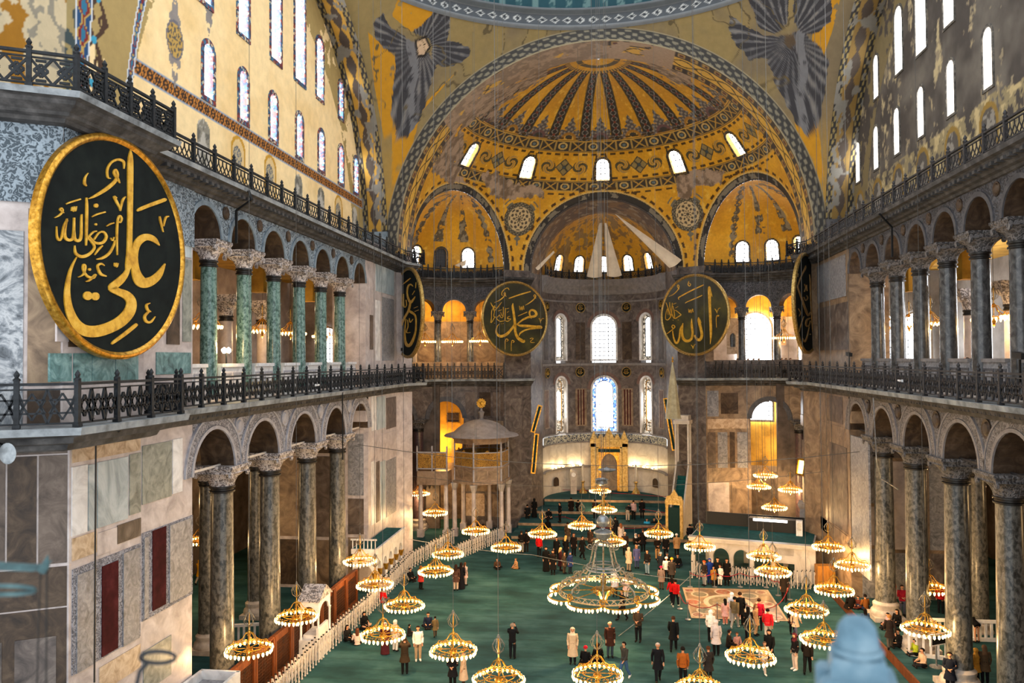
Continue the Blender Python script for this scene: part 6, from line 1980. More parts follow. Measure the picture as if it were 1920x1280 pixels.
# ---- the great chandelier under the dome
def great_chandelier():
    c = (0.3, 38.9, 3.0)
    t = thing('great_chandelier', 'great lobed iron chandelier with silver globe in the middle of the carpet', 'chandelier', c)
    R = 2.12
    mb = MB(); mb.tube([(R * cos(2 * pi * i / 96), R * sin(2 * pi * i / 96), 0) for i in range(96)], .05, 6, closed=True)
    mb.tube([(R * cos(2 * pi * i / 96), R * sin(2 * pi * i / 96), .22) for i in range(96)], .025, 5, closed=True)
    for i in range(40):
        a = 2 * pi * i / 40
        for sg in (1, -1): mb.tube([(R * cos(a), R * sin(a), .0), (R * cos(a + sg * .05), R * sin(a + sg * .05), .11), (R * cos(a + sg * .12), R * sin(a + sg * .12), .21)], .016, 4, cap=False)
    mb.build('main_ring', ['pewter'], t, smooth=True)
    NLB = 8
    lobe = []
    for k in range(NLB):
        a0 = 2 * pi * (k + .5) / NLB; half = pi / NLB
        pts = []
        for j in range(15):
            q = -1 + 2 * j / 14
            rr = R + .06 + .54 * sqrt(max(0, 1 - q * q)) ** 1.1
            a = a0 + q * half * .96
            pts.append((rr * cos(a), rr * sin(a), -.04))
        m = MB(); m.tube(pts, .035, 5)
        lobe.append((m.build('lamp_rail', ['gold'], t, smooth=True), pts))
        m = MB(); cc, ss = cos(a0 - half), sin(a0 - half)
        m.tube(spiral((cc * (R + .05), ss * (R + .05), .12), .2, 1.5, 0, (-ss, cc), 16), .03, 5)
        m.tube([(cc * R, ss * R, .02), (cc * 1.2, ss * 1.2, .05), (cc * .3, ss * .3, .1)], .022, 5)
        m.build('spoke', ['gold'], t, smooth=True)
        m = MB()
        m.tube([(cc * .8, ss * .8, 1.12), (cc * 1.02, ss * 1.02, .92), (cc * 1.2, ss * 1.2, .62), (cc * 1.62, ss * 1.62, .66), (cc * 1.98, ss * 1.98, .46), (cc * 2.12, ss * 2.12, .06)], .04, 6)
        m.tube(spiral((cc * 1.78, ss * 1.78, .40), .24, 1.4, pi / 2, (cc, ss), 16), .028, 5)
        m.tube(spiral((cc * 1.32, ss * 1.32, .82), .2, 1.3, -pi / 2, (cc, ss), 16, -1), .026, 5)
        m.build('scroll_arm', ['pewter'], t, smooth=True)
        m = MB()
        m.tube([(cc * .78, ss * .78, 1.14), (cc * .62, ss * .62, 1.45), (cc * .52, ss * .52, 1.9), (cc * .42, ss * .42, 2.25), (cc * .2, ss * .2, 2.42)], .035, 6)
        m.tube(spiral((cc * .62, ss * .62, 2.16), .17, 1.4, pi, (cc, ss), 14), .026, 5)
        m.build('cage_bar', ['pewter'], t, smooth=True)
    mb = MB()
    for z, r, w in ((1.12, .8, .045), (1.26, .78, .03), (2.28, .4, .03)):
        mb.tube([(r * cos(2 * pi * i / 40), r * sin(2 * pi * i / 40), z) for i in range(40)], w, 6, closed=True)
    for k in range(4):
        a = pi * k / 4; mb.bar((.78 * cos(a), .78 * sin(a), 1.12), (-.78 * cos(a), -.78 * sin(a), 1.12), .04)
    mb.build('cage_ring', ['silver'], t, smooth=True)
    mb = MB(); mb.tube([(0, 0, -.2), (0, 0, 4.6)], .04, 8); mb.lathe([(0, .05), (.3, .1), (.34, .2), (.1, .3), (.16, .5), (.05, .7)], 14); mb.build('stem', ['brass'], t, smooth=True)
    mb = MB()
    for k in range(8):
        a = 2 * pi * k / 8; cc, ss = cos(a), sin(a)
        mb.tube(spiral((cc * .42, ss * .42, .02), .17, 1.3, 0, (cc, ss), 12), .03, 5); mb.tube([(cc * .1, ss * .1, -.45), (cc * .2, ss * .2, -.2), (cc * .32, ss * .32, .0)], .025, 5)
    mb.build('inner_basket', ['gold'], t, smooth=True)
    mb = MB(); mb.lathe([(.05, 2.45), (.2, 2.5), (.33, 2.62), (.4, 2.78), (.44, 2.82), (.44, 2.88), (.3, 2.95), (.12, 3.0), (.1, 3.05)], 24); mb.build('bowl', ['silver'], t, smooth=True)
    mb = MB(); mb.lathe([(.3 * sin(pi * i / 12), 3.38 - .3 * cos(pi * i / 12)) for i in range(13)], 24); mb.build('globe', ['silver'], t, smooth=True)
    lm = None
    for rail, pts in lobe:
        for j in range(12):
            q = catmull(pts, 2); p = q[min(len(q) - 1, int((j + .5) / 12 * len(q)))]
            if lm is None: o = lm = lamp_mesh(1.15).build('lamp_glass', ['lamp'], rail, smooth=True)
            else: o = lm.copy(); COL.objects.link(o); o.parent = rail
            o.location = (p[0], p[1], -.07)
    for dx in (-.12, -.04, .06, .3):
        m = MB(); m.tube([(dx * .5, 0, 4.5), (dx, 0, 33.8)], .012, 4); m.build('cable', ['cable'], t)
great_chandelier()
# dish and bowl ornaments hanging over the sanctuary
for (px, py, R, lab) in ((1138, 880, .78, 'flat silver dish hung over the sanctuary chandelier'), (1128, 903, .6, 'silver bowl hung just over the farthest sanctuary chandelier')):
    p = onY(px, py, 67.5); t = thing('hanging_ornament', lab, 'ornament', p)
    mb = MB(); mb.lathe([(0, -.2), (R * .5, -.17), (R * .9, -.06), (R, 0), (R * .95, .03), (R * .4, .1), (.06, .2), (0, .25)] if px == 1138 else [(0, -.3), (R * .6, -.26), (R * .9, -.1), (R * .8, .12), (R * .95, .2), (R * .6, .3), (0, .34)], 22)
    mb.build('dish', ['silver'], t, smooth=True); cable_obj(t, .2, 16.5)

# ================================================================== FURNISHINGS
def frame_T(p, q):
    """matrix with origin p, x towards q (plan), z up; y is to the left of x"""
    a = atan2(q[1] - p[1], q[0] - p[0])
    return a
# ---- inlaid marble square in the carpet
def omphalion():
    c = [onZ(1280, 1104), onZ(1440, 1104), onZ(1475, 1162), onZ(1297, 1162)]
    x0, x1 = (c[0][0] + c[3][0]) / 2, (c[1][0] + c[2][0]) / 2
    y0, y1 = (c[2][1] + c[3][1]) / 2, (c[0][1] + c[1][1]) / 2
    u = np.linspace(0, 1, 260)
    uu, vv = np.meshgrid(u, u, indexing='ij')
    P = np.stack([x0 + (x1 - x0) * uu, y0 + (y1 - y0) * vv, np.full_like(uu, .03)], -1)
    col = np.zeros(P.shape); n = fbm(uu * 9, vv * 9, 5); n2 = fbm(uu * 40, vv * 40, 6)
    col[:] = np.array(C('#8d6f52')); paint(col, n > 0.55, '#a3835f'); paint(col, n < .4, '#75604c')
    e = np.minimum(np.minimum(uu, 1 - uu), np.minimum(vv, 1 - vv)); paint(col, e < .02, '#b59c7c')
    def ringc(cx, cy, r, fill):
        d = np.hypot(uu - cx, vv - cy); paint(col, d < r, '#cdb79c'); paint(col, d < r * .8, fill); paint(col, (d < r * .8) & (n2 > .6), '#9b8a74')
    ringc(.46, .5, .27, '#7f7355')
    for a, r, f in ((0, .1, '#a4593e'), (45, .1, '#6d6a58'), (90, .1, '#9c5a40'), (135, .1, '#777058'), (180, .1, '#a4593e'), (225, .1, '#62695c'), (270, .1, '#9c5a40'), (315, .1, '#777058')):
        ringc(.46 + .40 * cos(radians(a)), .5 + .38 * sin(radians(a)), r, f)
    for q in ((.9, .12), (.9, .9), (.08, .1), (.07, .9), (.9, .5)): ringc(q[0], q[1], .065, '#8c4b38')
    o = grid_obj('inlaid_floor_panel', P, col, 'inlay')
    tag(o, 'square of inlaid coloured marble discs let into the green carpet', 'floor panel')
omphalion()

def stanchion(px, py, label, z=0.0):
    p = onZ(px, py, z)
    t = thing('stanchion', label, 'stanchion', p, 0, 'rope stanchions')
    mb = MB(); mb.lathe([(.16, .03), (.16, .05), (.05, .08), (.03, .1)], 14); mb.build('base', ['steel'], t, smooth=True)
    mb = MB(); mb.lathe([(.025, .08), (.025, .92), (.04, .94), (.04, .99), (0, 1.03)], 10); mb.build('post', ['steel'], t, smooth=True)
    return p
def rope(p, q, label, h=.9, sag=.22, mat='rope', r=.022, cat='rope', grp='red barrier ropes'):
    mb = MB(); n = 8
    mb.tube([(p[0] + (q[0] - p[0]) * i / n, p[1] + (q[1] - p[1]) * i / n, p[2] + (q[2] - p[2]) * i / n + h - sag * 4 * (i / n) * (1 - i / n)) for i in range(n + 1)], r, 5)
    tag(mb.build('barrier_rope', [mat]), label, cat, grp)
loop = [(1294, 1101, 'at the far left corner of the inlaid square'), (1340, 1101, 'behind the inlaid square, by the visitors in white'), (1388, 1101, 'in the middle behind the inlaid square'), (1437, 1102, 'at the far right behind the inlaid square'),
        (1459, 1117, 'by the dark-clad guard'), (1481, 1125, 'right of the inlaid square'), (1456, 1166, 'at the near right corner of the inlaid square'), (1400, 1165, 'before the inlaid square, right of middle'), (1345, 1164, 'before the inlaid square, left of middle'), (1290, 1162, 'at the near left corner of the inlaid square'), (1275, 1142, 'left of the inlaid square by the red jackets')]
pts = [stanchion(px, py, 'steel stanchion ' + w) for px, py, w in loop]
names = [w for _, _, w in loop]
for i in range(len(pts) - 1):
    rope(pts[i], pts[i + 1], 'red rope from the stanchion ' + names[i].replace(' the inlaid square', ' the square') + ' onwards')
bema = [(1000, 985), (1060, 989), (1125, 1010), (1190, 1012), (1255, 1003)]
bp = [stanchion(px, py, 'steel stanchion on the sanctuary step, %s from the left' % ORD[i], .0) for i, (px, py) in enumerate(bema)]
for i in range(4): rope(bp[i], bp[i + 1], 'red rope before the sanctuary step, %s span from the left' % ORD[i], sag=.05)
b2 = [onZ(x, y, 1.35) for x, y in ((1005, 930), (1100, 936), (1190, 943), (1262, 948))]
for i in range(3): rope(b2[i], b2[i + 1], 'red rope high in the sanctuary, %s span from the left' % ORD[i], h=.8, sag=.05)
rope(onZ(1205, 975, .85), onZ(1290, 985, .4), 'red rope running to the minbar gate', h=.9, sag=.05)

# ---- folding white barriers
def barrier_unit(L=2.4, n=11, H=1.1):
    P = {}
    mb = MB()
    for i in range(n):
        y = .13 * (1 if i % 2 else -1); x = L * (i + .5) / n
        mb.bar((x, y, .05), (x, y, H - .05), .045, .045)
        mb.box((x, y, .03), (.07, .07, .05), 0)
    P['posts'] = mb
    m2 = MB()
    for i in range(n):
        a, b = L * i / n, L * (i + 1) / n; s = .13 * (1 if i % 2 else -1)
        m2.bar((a, -s, .15), (b, s, H - .12), .028, .014); m2.bar((a, -s, H - .12), (b, s, .15), .028, .014)
        m2.bar((a, -s, H * .5), (b, s, H - .1), .022, .012)
    P['slats'] = m2
    m3 = MB()
    for i in range(n):
        y = .13 * (1 if i % 2 else -1); x = L * (i + .5) / n
        m3.box((x, y, H - .02), (.07, .07, .05))
    P['caps'] = m3
    return P
BU = None
def barrier_run(pts, lab, z=0.0):
    global BU
    k = 0
    for p, q in zip(pts, pts[1:]):
        L = math.hypot(q[0] - p[0], q[1] - p[1]); n = max(1, round(L / 2.3)); a = atan2(q[1] - p[1], q[0] - p[0])
        for i in range(n):
            x, y = p[0] + (q[0] - p[0]) * i / n, p[1] + (q[1] - p[1]) * i / n
            zz = z if not callable(z) else z(x, y)
            t = thing('folding_barrier', lab % (ORD[k] if k < 14 else 'last'), 'barrier', (x, y, zz), a, 'white folding barriers')
            k += 1
            if BU is None:
                u = barrier_unit(); BU = [u['posts'].build('posts', ['white_paint'], t), u['slats'].build('slats', ['white_paint'], t), u['caps'].build('caps', ['black'], t)]
            else:
                for o in BU:
                    c = o.copy(); COL.objects.link(c); c.parent = t
            t.scale.x = L / n / 2.4 * .97
f0 = [(-13.15, 28.9)] + [tuple(onZ(x, y, 1.05)[:2]) for x, y in ((600, 1192), (690, 1115), (768, 1037))] + [(-11.6, 61.2)]
barrier_run(f0, 'white folding barrier along the left of the carpet, %s from the near end')
barrier_run([tuple(onZ(858, 1020, 1.05)[:2]), tuple(onZ(938, 988, 1.05)[:2])], 'white folding barrier branching to the right under the sultan loge, %s piece')
g0 = [tuple(onZ(x, y, 0)[:2]) for x, y in ((1296, 1082), (1372, 1093), (1500, 1103), (1545, 1103))]
barrier_run(g0, 'white lattice barrier before the right marble platform, %s from its left end')

# ---- brown wooden screen in front of the left columns
SCR = None
ys = np.linspace(28.2, 45.4, 10)
for i in range(9):
    L = ys[i + 1] - ys[i] - .04
    t = thing('wooden_screen', 'red-brown wooden screen panel before the left columns, %s from the near end' % ORD[i], 'screen', (-14.15, ys[i], 0), pi / 2, 'wooden screens')
    if SCR is None:
        mb = MB(); mb.box((L / 2, 0, 1.05), (L, .06, 1.9)); mb.box((L / 2, 0, .08), (L, .14, .16)); a = mb.build('panel', ['wood'], t)
        mb = MB()
        for x in (.08, L - .08): mb.box((x, -.06, 1.0), (.14, .16, 2.0))
        mb.box((L / 2, -.02, 2.02), (L, .18, .08)); b = mb.build('frame', ['wood'], t)
        mb = MB()
        for k in range(2):
            x0 = .3 + k * (L - .6) / 2
            for j in range(7): mb.bar((x0 + .06 + j * .11, -.05, .35), (x0 + .06 + j * .11, -.05, 1.7), .03, .02)
            for j in range(10): mb.bar((x0 + .02, -.05, .4 + j * .14), (x0 + .78, -.05, .4 + j * .14), .03, .02)
        c = mb.build('lattice', ['wood_dark'], t); SCR = [a, b, c]
    else:
        for o in SCR:
            c = o.copy(); COL.objects.link(c); c.parent = t

# ---- little marble pulpit with gabled roof
t = thing('pulpit', 'small white marble pulpit with pierced gable roof behind the fence', 'pulpit', (-13.6, 37.6, 0), 0)
mb = MB(); mb.box((0, 0, .45), (1.0, 1.7, .9)); mb.box((0, .1, .98), (.8, 1.3, .16)); mb.box((.42, -.2, 1.25), (.12, 1.3, .5)); mb.build('base', ['white_marble'], t)
for sx in (-1, 1):
    for sy in (-1, 1):
        mb = MB(); mb.lathe([(.09, .9), (.06, 1.0), (.055, 2.0), (.09, 2.1)], 10, (sx * .43, sy * .75, 0)); mb.build('leg', ['white_marble'], t, smooth=True)
mb = MB()
for sx in (-1, 1):
    strip_wall(mb, -.8, .8, 2.1, 2.75, [(0, .6, 2.1)], lambda u, z, d, sx=sx: (sx * (.46 - .08 * d), u, z), rise=.42)
for sy in (-1, 1):
    strip_wall(mb, -.46, .46, 2.1, 2.75, [(0, .34, 2.1)], lambda u, z, d, sy=sy: (u, sy * (.8 - .08 * d), z), rise=.38)
mb.build('arcade', ['white_marble'], t)
mb = MB()
for sy0, sy1, h0, h1 in ((-.9, 0, 2.75, 3.35), (.9, 0, 2.75, 3.35)):
    V = [(-.55, sy0, h0), (.55, sy0, h0), (.55, sy1, h1), (-.55, sy1, h1), (-.55, sy0, h0 - .05), (.55, sy0, h0 - .05), (.55, sy1, h1 - .05), (-.55, sy1, h1 - .05)]
    mb.add(V, [(0, 1, 2, 3), (7, 6, 5, 4), (0, 4, 5, 1), (2, 6, 7, 3), (0, 3, 7, 4), (1, 5, 6, 2)])
for x in (-.5, .5): mb.add([(x, -.86, 2.76), (x, .86, 2.76), (x, 0, 3.32), (x + .04, -.86, 2.76), (x + .04, .86, 2.76), (x + .04, 0, 3.32)], [(0, 1, 2), (5, 4, 3)])
mb.build('roof', ['capital'], t)

# ---- white arcaded platform against the far left pier
t = thing('marble_platform', 'white arcaded marble platform with teal top against the far left pier', 'platform', (-13.2, 46.4, 0), pi / 2)
def arcade_front(t, L, H, n, z0, thick=.25, mat='white_marble', cap='gold', zs=1.55, skip=()):
    mb = MB(); w = L / n
    strip_wall(mb, 0, L, zs, H - .25, [(w * (i + .5), w * .38, zs) for i in range(n) if i not in skip], lambda u, z, d: (u, thick * d, z), rise=w * .5)
    mb.build('arcade', [mat], t)
    for i in range(n + 1):
        mb = MB(); r = .1
        mb.box((w * i, thick / 2, .12), (.3, .3, .24)); mb.lathe([(r, .24), (r * .9, zs - .35)], 12, (w * i, thick / 2, 0)); kc = mb.build('column', ['white_marble'], t, smooth=True)
        mb = MB(); mb.lathe([(r * .9, zs - .38), (r * 1.7, zs - .05), (r * 1.7, zs + .02)], 12, (w * i, thick / 2, 0), 0, [0, .6, 1]); mb.build('capital', [cap], kc, smooth=True)
arcade_front(t, 5.9, 3.0, 5, 0)
mb = MB(); mb.box((2.95, .72, 2.82), (6.1, 1.65, .3)); mb.box((2.95, -.06, 2.98), (6.2, .14, .1)); mb.build('slab', ['white_marble'], t)
mb = MB(); mb.box((2.95, .75, 2.985), (5.8, 1.4, .04)); mb.build('carpet_top', ['teal_carpet'], t)
mb = MB(); strip_wall(mb, .1, 1.5, 1.5, 2.7, [(.8, .5, 1.5)], lambda u, z, d: (.02 + .2 * d, u, z)); mb.box((.12, .15, .75), (.24, .3, 1.5)); mb.box((.12, 1.45, .75), (.24, .3, 1.5)); mb.build('end_arch', ['white_marble'], t)
mb = MB()
for i in range(7): mb.bar((.02, .1 + i * .23, 2.97), (.02, .1 + i * .23, 3.45), .07, .05)
mb.box((.02, .8, 3.5), (.08, 1.6, .1)); mb.build('end_railing', ['white_marble'], t)

# ---- right marble platform (singers' gallery) with pointed arches
pa = onZ(1297, 1073, 0); pb = onZ(1530, 1096, 0)
La = math.hypot(pb[0] - pa[0], pb[1] - pa[1])
t = thing('marble_platform', 'long cream marble platform on pointed arches before the right niche', 'platform', (pa[0], pa[1], 0), atan2(pb[1] - pa[1], pb[0] - pa[0]))
w = La / 6
mb = MB()
strip_wall(mb, 0, La, 1.15, 2.15, [(w * (i + .5), w * .40, 1.15) for i in (0, 1, 2, 3)], lambda u, z, d: (u, .3 * d, z), rise=.62, n=12)
for i in (0, 1, 2, 3, 4):
    mb.box((w * i if i else .1, .15, .6), (w * .2, .3, 1.15))
mb.box((w * 5.5, .15, .6), (w * .95, .3, 1.15)); mb.box((w * 4.5, .15, 1.9), (w, .3, .5))
mb.build('arcade', ['apse_pale'], t)
mb = MB()
for i in (0, 1, 2, 3):
    c = w * (i + .5); arc = [(c + w * .44 * cos(pi * q / 16), 1.15 + .70 * sin(pi * q / 16)) for q in range(17)]
    mb.tube([(x, -.02, z) for x, z in arc], .03, 4)
c = w * 5.5
mb.prism(round_outline(.34, .35, 1.35), lambda a, b, d: (c + a, -d, b), 0, .04); mb.build('mouldings', ['apse_pale'], t)
mb = MB(); mb.box((La / 2, .1, 2.22), (La + .3, .5, .16)); mb.box((La / 2, .1, 2.36), (La + .4, .6, .1)); mb.build('cornice', ['apse_pale'], t)
mb = MB(); mb.box((La / 2 - .1, 2.3, 2.3), (La, 4.2, .16)); mb.build('slab', ['apse_pale'], t)
mb = MB(); mb.box((La / 2 - .1, 2.3, 2.4), (La - .2, 4.0, .05)); mb.build('carpet_top', ['teal_carpet'], t)
mb = MB(); mb.box((La / 2 - .3, 4.3, 2.85), (La - 1, .12, .9)); mb.build('back_railing', ['black'], t)
mb = MB()
for i in range(3): mb.box((.4 + i * 2.6, 4.0, 1.1), (.3, .3, 2.2))
mb.build('rear_piers', ['apse_pale'], t)
def on_plat(x, y, z=2.43):
    a = t.rotation_euler.z; return (pa[0] + x * cos(a) - y * sin(a), pa[1] + x * sin(a) + y * cos(a), z)
q = thing('sound_desk', 'black equipment desk with lit screens on the right marble platform', 'desk', on_plat(5.0, 3.5), t.rotation_euler.z)
mb = MB(); mb.box((0, 0, .42), (3.4, .7, .84)); mb.build('case', ['black'], q)
mb = MB(); mb.box((-.3, -.36, .75), (2.2, .03, .16)); mb.build('screen', ['day_white'], q)
q = thing('speaker_box', 'white box standing at the right end of the marble platform', 'box', on_plat(6.6, 2.6), t.rotation_euler.z)
mb = MB(); mb.box((0, 0, .5), (.4, .35, 1.0)); mb.build('case', ['white_plastic'], q)
mb = MB(); mb.box((0, -.18, .6), (.26, .02, .5)); mb.build('grille', ['steel'], q)
q = thing('plinth', 'carved white pedestal block behind the marble platform, right end', 'pedestal', on_plat(7.0, 7.6, 0), t.rotation_euler.z)
mb = MB(); mb.box((0, 0, .9), (1.8, 1.4, 1.8)); mb.build('block', ['apse_pale'], q)
mb = MB(); mb.lathe([(1.1, 1.8), (1.2, 1.95), (1.0, 2.2), (.9, 3.4), (1.05, 3.6), (1.1, 3.8)], 4, rz=pi / 4); mb.build('upper_block', ['base_stone'], q)

# ---- cabinet, bench and small things at the right
def at_floor(px, py): p = onZ(px, py, 0); return (p[0], p[1], 0)
q = thing('cabinet', 'plain yellow-brown wooden cabinet beside the right pier, behind the platform end', 'cabinet', (13.55, 51.2, 0), .1)
mb = MB(); mb.box((0, 0, .75), (1.05, .6, 1.5)); mb.build('body', ['ochre_wood'], q)
mb = MB(); mb.box((0, -.31, .75), (.92, .03, 1.3)); mb.build('door', ['ochre_wood'], q)
q = thing('marble_railing', 'low pierced marble railing between the nearest right columns', 'railing', (14.3, 39.3, .4), -.3)
def pierced(q, L, H=.95):
    mb = MB(); mb.box((L / 2, 0, .08), (L, .16, .16)); mb.box((L / 2, 0, H), (L, .2, .12)); mb.build('rails', ['white_marble'], q)
    mb = MB(); n = int(L / .26)
    for i in range(n + 1): mb.box((L * i / n, 0, H / 2), (.1, .1, H - .1))
    mb.build('balusters', ['white_marble'], q)
pierced(q, 1.5)
q = thing('marble_railing', 'pale pierced marble railing in the right aisle behind the bent figure', 'railing', (16.0, 41.6, .4), .0); pierced(q, 4.2)
q = thing('marble_railing', 'pale pierced marble railing in the left aisle behind the first columns', 'railing', (-18.4, 38.2, 0), .3); pierced(q, 2.6)
q = thing('information_stand', 'white-framed information stand with dark tilted screen by the near right column', 'stand', tuple(onZ(1756, 1250, .4)), .5)
mb = MB(); mb.lathe([(.3, 0), (.3, .03), (.04, .06), (.04, 1.15)], 14); mb.build('stand_pole', ['steel'], q, smooth=True)
mb = MB(); mb.box((0, -.1, 1.25), (.95, .08, .5)); mb.build('panel', ['white_plastic'], q)
mb = MB(); mb.box((0, -.15, 1.25), (.8, .03, .38)); mb.build('screen', ['black'], q)
q = thing('marble_basin', 'rectangular grey marble basin at the foot of the near left pier', 'basin', (-13.48, 27.0, 0), 0)
mb = MB()
for cx, cy, dx, dy in ((0, -.9, 1.5, .12), (0, .9, 1.5, .12), (-.7, 0, .12, 1.8), (.7, 0, .12, 1.8)): mb.box((cx, cy, 2.4), (dx, dy, 1.0))
mb.box((0, 0, 1.2), (1.5, 1.9, 2.4)); mb.build('walls', ['white_marble'], q)
mb = MB(); mb.box((0, 0, 2.55), (1.3, 1.7, .04)); mb.build('inside_floor', ['grey_marble'], q)
for (px, py, lab) in ((1505, 875, 'gilded square lantern glowing on the far right pier'),):
    p = onX(px, py, 14.05); q = thing('wall_lantern', lab, 'lantern', p, .5)
    mb = MB(); ring_mb(mb, [(-.42, -.6), (-.42, .6), (.42, .6), (.42, -.6)], [(-.3, -.46), (-.3, .46), (.3, .46), (.3, -.46)], lambda a, b, d: (-.1 - d + .2 * b, a, b), .1, -.02); mb.build('frame', ['gold'], q)
    mb = MB(); mb.prism([(-.3, -.46), (-.3, .46), (.3, .46), (.3, -.46)], lambda a, b, d: (-.1 - d + .2 * b, a, b), 0, -.03); mb.build('glass', ['amber_glass'], q)

# ---- hexagonal sultan loge with lattice walls
LC = (-9.9, 64.6); LR = 2.25; LA = radians(-97)
t = thing('loge', 'hexagonal raised loge with gilded lattice, lead dome and gold sun finial', 'loge', (LC[0], LC[1], 0))
hexv = [(LR * cos(LA + k * pi / 3), LR * sin(LA + k * pi / 3)) for k in range(6)]
for k in range(6):
    x, y = hexv[k]
    mb = MB(); mb.box((x, y, .3), (.5, .5, .6)); mb.lathe([(.22, .6), (.18, .75), (.16, 3.7)], 14, (x, y, 0)); kc = mb.build('column', ['pink_marble'], t, smooth=True)
    mb = MB(); mb.lathe([(.17, 3.7), (.3, 4.15), (.3, 4.3)], 14, (x, y, 0), 0, [0, .5, 1]); mb.build('capital', ['base_stone'], kc, smooth=True)
def hexring(mb, r0, r1, z0, z1, mi=0):
    V = []
    for z in (z0, z1):
        for r in (r0, r1): V += [(r * cos(LA + k * pi / 3), r * sin(LA + k * pi / 3), z) for k in range(6)]
    for k in range(6):
        j = (k + 1) % 6
        mb.add([], [])
    b = len(mb.v); mb.v += V
    for k in range(6):
        j = (k + 1) % 6
        for f in ((k, j, 12 + j, 12 + k), (6 + j, 6 + k, 18 + k, 18 + j), (12 + k, 12 + j, 18 + j, 18 + k), (j, k, 6 + k, 6 + j)):
            mb.f.append(tuple(b + i for i in f)); mb.m.append(mi)
mb = MB(); hexring(mb, LR + .14, LR - .4, 4.28, 4.5); hexring(mb, LR + .02, LR - .1, 4.5, 5.5); hexring(mb, LR + .1, LR - .2, 5.5, 5.62); mb.build('gallery_base', ['loge_wood'], t)
mb = MB()
for k in range(6):
    (x0, y0), (x1, y1) = hexv[k], hexv[(k + 1) % 6]
    for i in range(2):
        a, b = .08 + i * .45, .47 + i * .45
        p0 = Vector((x0 + (x1 - x0) * a, y0 + (y1 - y0) * a, 0)) * 1.02; p1 = Vector((x0 + (x1 - x0) * b, y0 + (y1 - y0) * b, 0)) * 1.02
        m = MB()
        V = [(p0.x, p0.y, 4.68), (p1.x, p1.y, 4.68), (p1.x, p1.y, 5.35), (p0.x, p0.y, 5.35)]
        mb.add(V + [(v[0] * .985, v[1] * .985, v[2]) for v in V], [(0, 1, 2, 3), (7, 6, 5, 4), (0, 4, 5, 1), (1, 5, 6, 2), (2, 6, 7, 3), (3, 7, 4, 0)])
mb.build('base_panels', ['apse_ochre'], t)
for k in range(6):
    (x0, y0), (x1, y1) = hexv[k], hexv[(k + 1) % 6]
    mb = MB(); d = Vector((x1 - x0, y1 - y0, 0)); L = d.length
    n_ = Vector((d.y, -d.x, 0)).normalized()
    if n_.dot(Vector((x0 + x1, y0 + y1, 0))) < 0: n_ = -n_
    f = lambda a, b, dd: (x0 + d.x * a / L + n_.x * dd, y0 + d.y * a / L + n_.y * dd, b)
    top = [(.06, 6.75)] + [(.06 + (L - .12) * i / 24, 6.78 + .2 * max(0, cos(i / 24 * 2 * pi * 2)) ** 2) for i in range(25)] + [(L - .06, 6.75)]
    mb.prism([(.06, 5.62), (L - .06, 5.62)] + top[::-1], f, -.03, .03); mb.build('lattice', ['gilt_lattice'], t)
    mb = MB(); mb.bar((x0, y0, 6.78), (x1, y1, 6.78), .07, .07); mb.bar((x0, y0, 5.66), (x1, y1, 5.66), .07, .07); mb.tube([(x0, y0, 4.4), (x0, y0, 7.6)], .075, 8); mb.build('frame', ['mould_lilac'], t)
mb = MB(); hexring(mb, LR + .05, LR - .25, 7.45, 7.8); hexring(mb, LR + .75, LR - .3, 7.95, 8.05); hexring(mb, LR + .15, LR - .3, 7.78, 7.97); mb.build('cornice', ['loge_wood'], t)
mb = MB(); mb.lathe([(LR + .8, 8.0), (LR + .7, 8.12), (LR + .05, 8.3), (LR * .85, 8.65), (LR * .62, 9.0), (LR * .3, 9.25), (0, 9.33)], 36, sq=None); mb.build('dome', ['lead'], t, smooth=True)
mb = MB(); mb.lathe([(.3, 9.2), (.16, 9.4), (.2, 9.7), (.28, 9.9), (.12, 10.0), (.06, 10.25)], 12); mb.build('finial', ['mould_brown'], t, smooth=True)
mb = MB()
sun = [((.42 if i % 2 else .34) * cos(2 * pi * i / 24), (.42 if i % 2 else .34) * sin(2 * pi * i / 24)) for i in range(24)]
mb.prism(sun, lambda a, b, d: (a, d, 10.62 + b), -.04, .04); mb.lathe([(.12, -.09), (.0, -.12)], 12); n_ = 24; mb.v[-n_:] = [(x, z, 10.62 + y) for x, y, z in mb.v[-n_:]]; mb.build('sun_disc', ['gold'], t)
# corridor wing of the loge
q = thing('loge_corridor', 'lattice-walled corridor on columns left of the hexagonal loge', 'loge', (-14.95, 62.6, 0), radians(-2))
mb = MB(); mb.box((1.35, .9, 4.75), (2.5, 1.4, 1.1)); mb.build('floor_box', ['loge_wood'], q)
mb = MB(); mb.box((1.35, .18, 6.15), (2.3, .06, 1.2)); mb.build('lattice', ['gilt_lattice'], q)
mb = MB()
for x in (.12, 1.35, 2.55): mb.box((x, .18, 6.3), (.1, .1, 2.0))
mb.box((1.35, .18, 6.8), (2.5, .1, .1)); mb.box((1.35, .18, 5.5), (2.5, .1, .1)); mb.build('frame', ['mould_lilac'], q)
for x in (.3, 2.4):
    mb = MB(); mb.box((x, .5, .3), (.5, .5, .6)); mb.lathe([(.2, .6), (.16, 4.2)], 12, (x, .5, 0)); mb.build('column', ['pink_marble'], q, smooth=True)

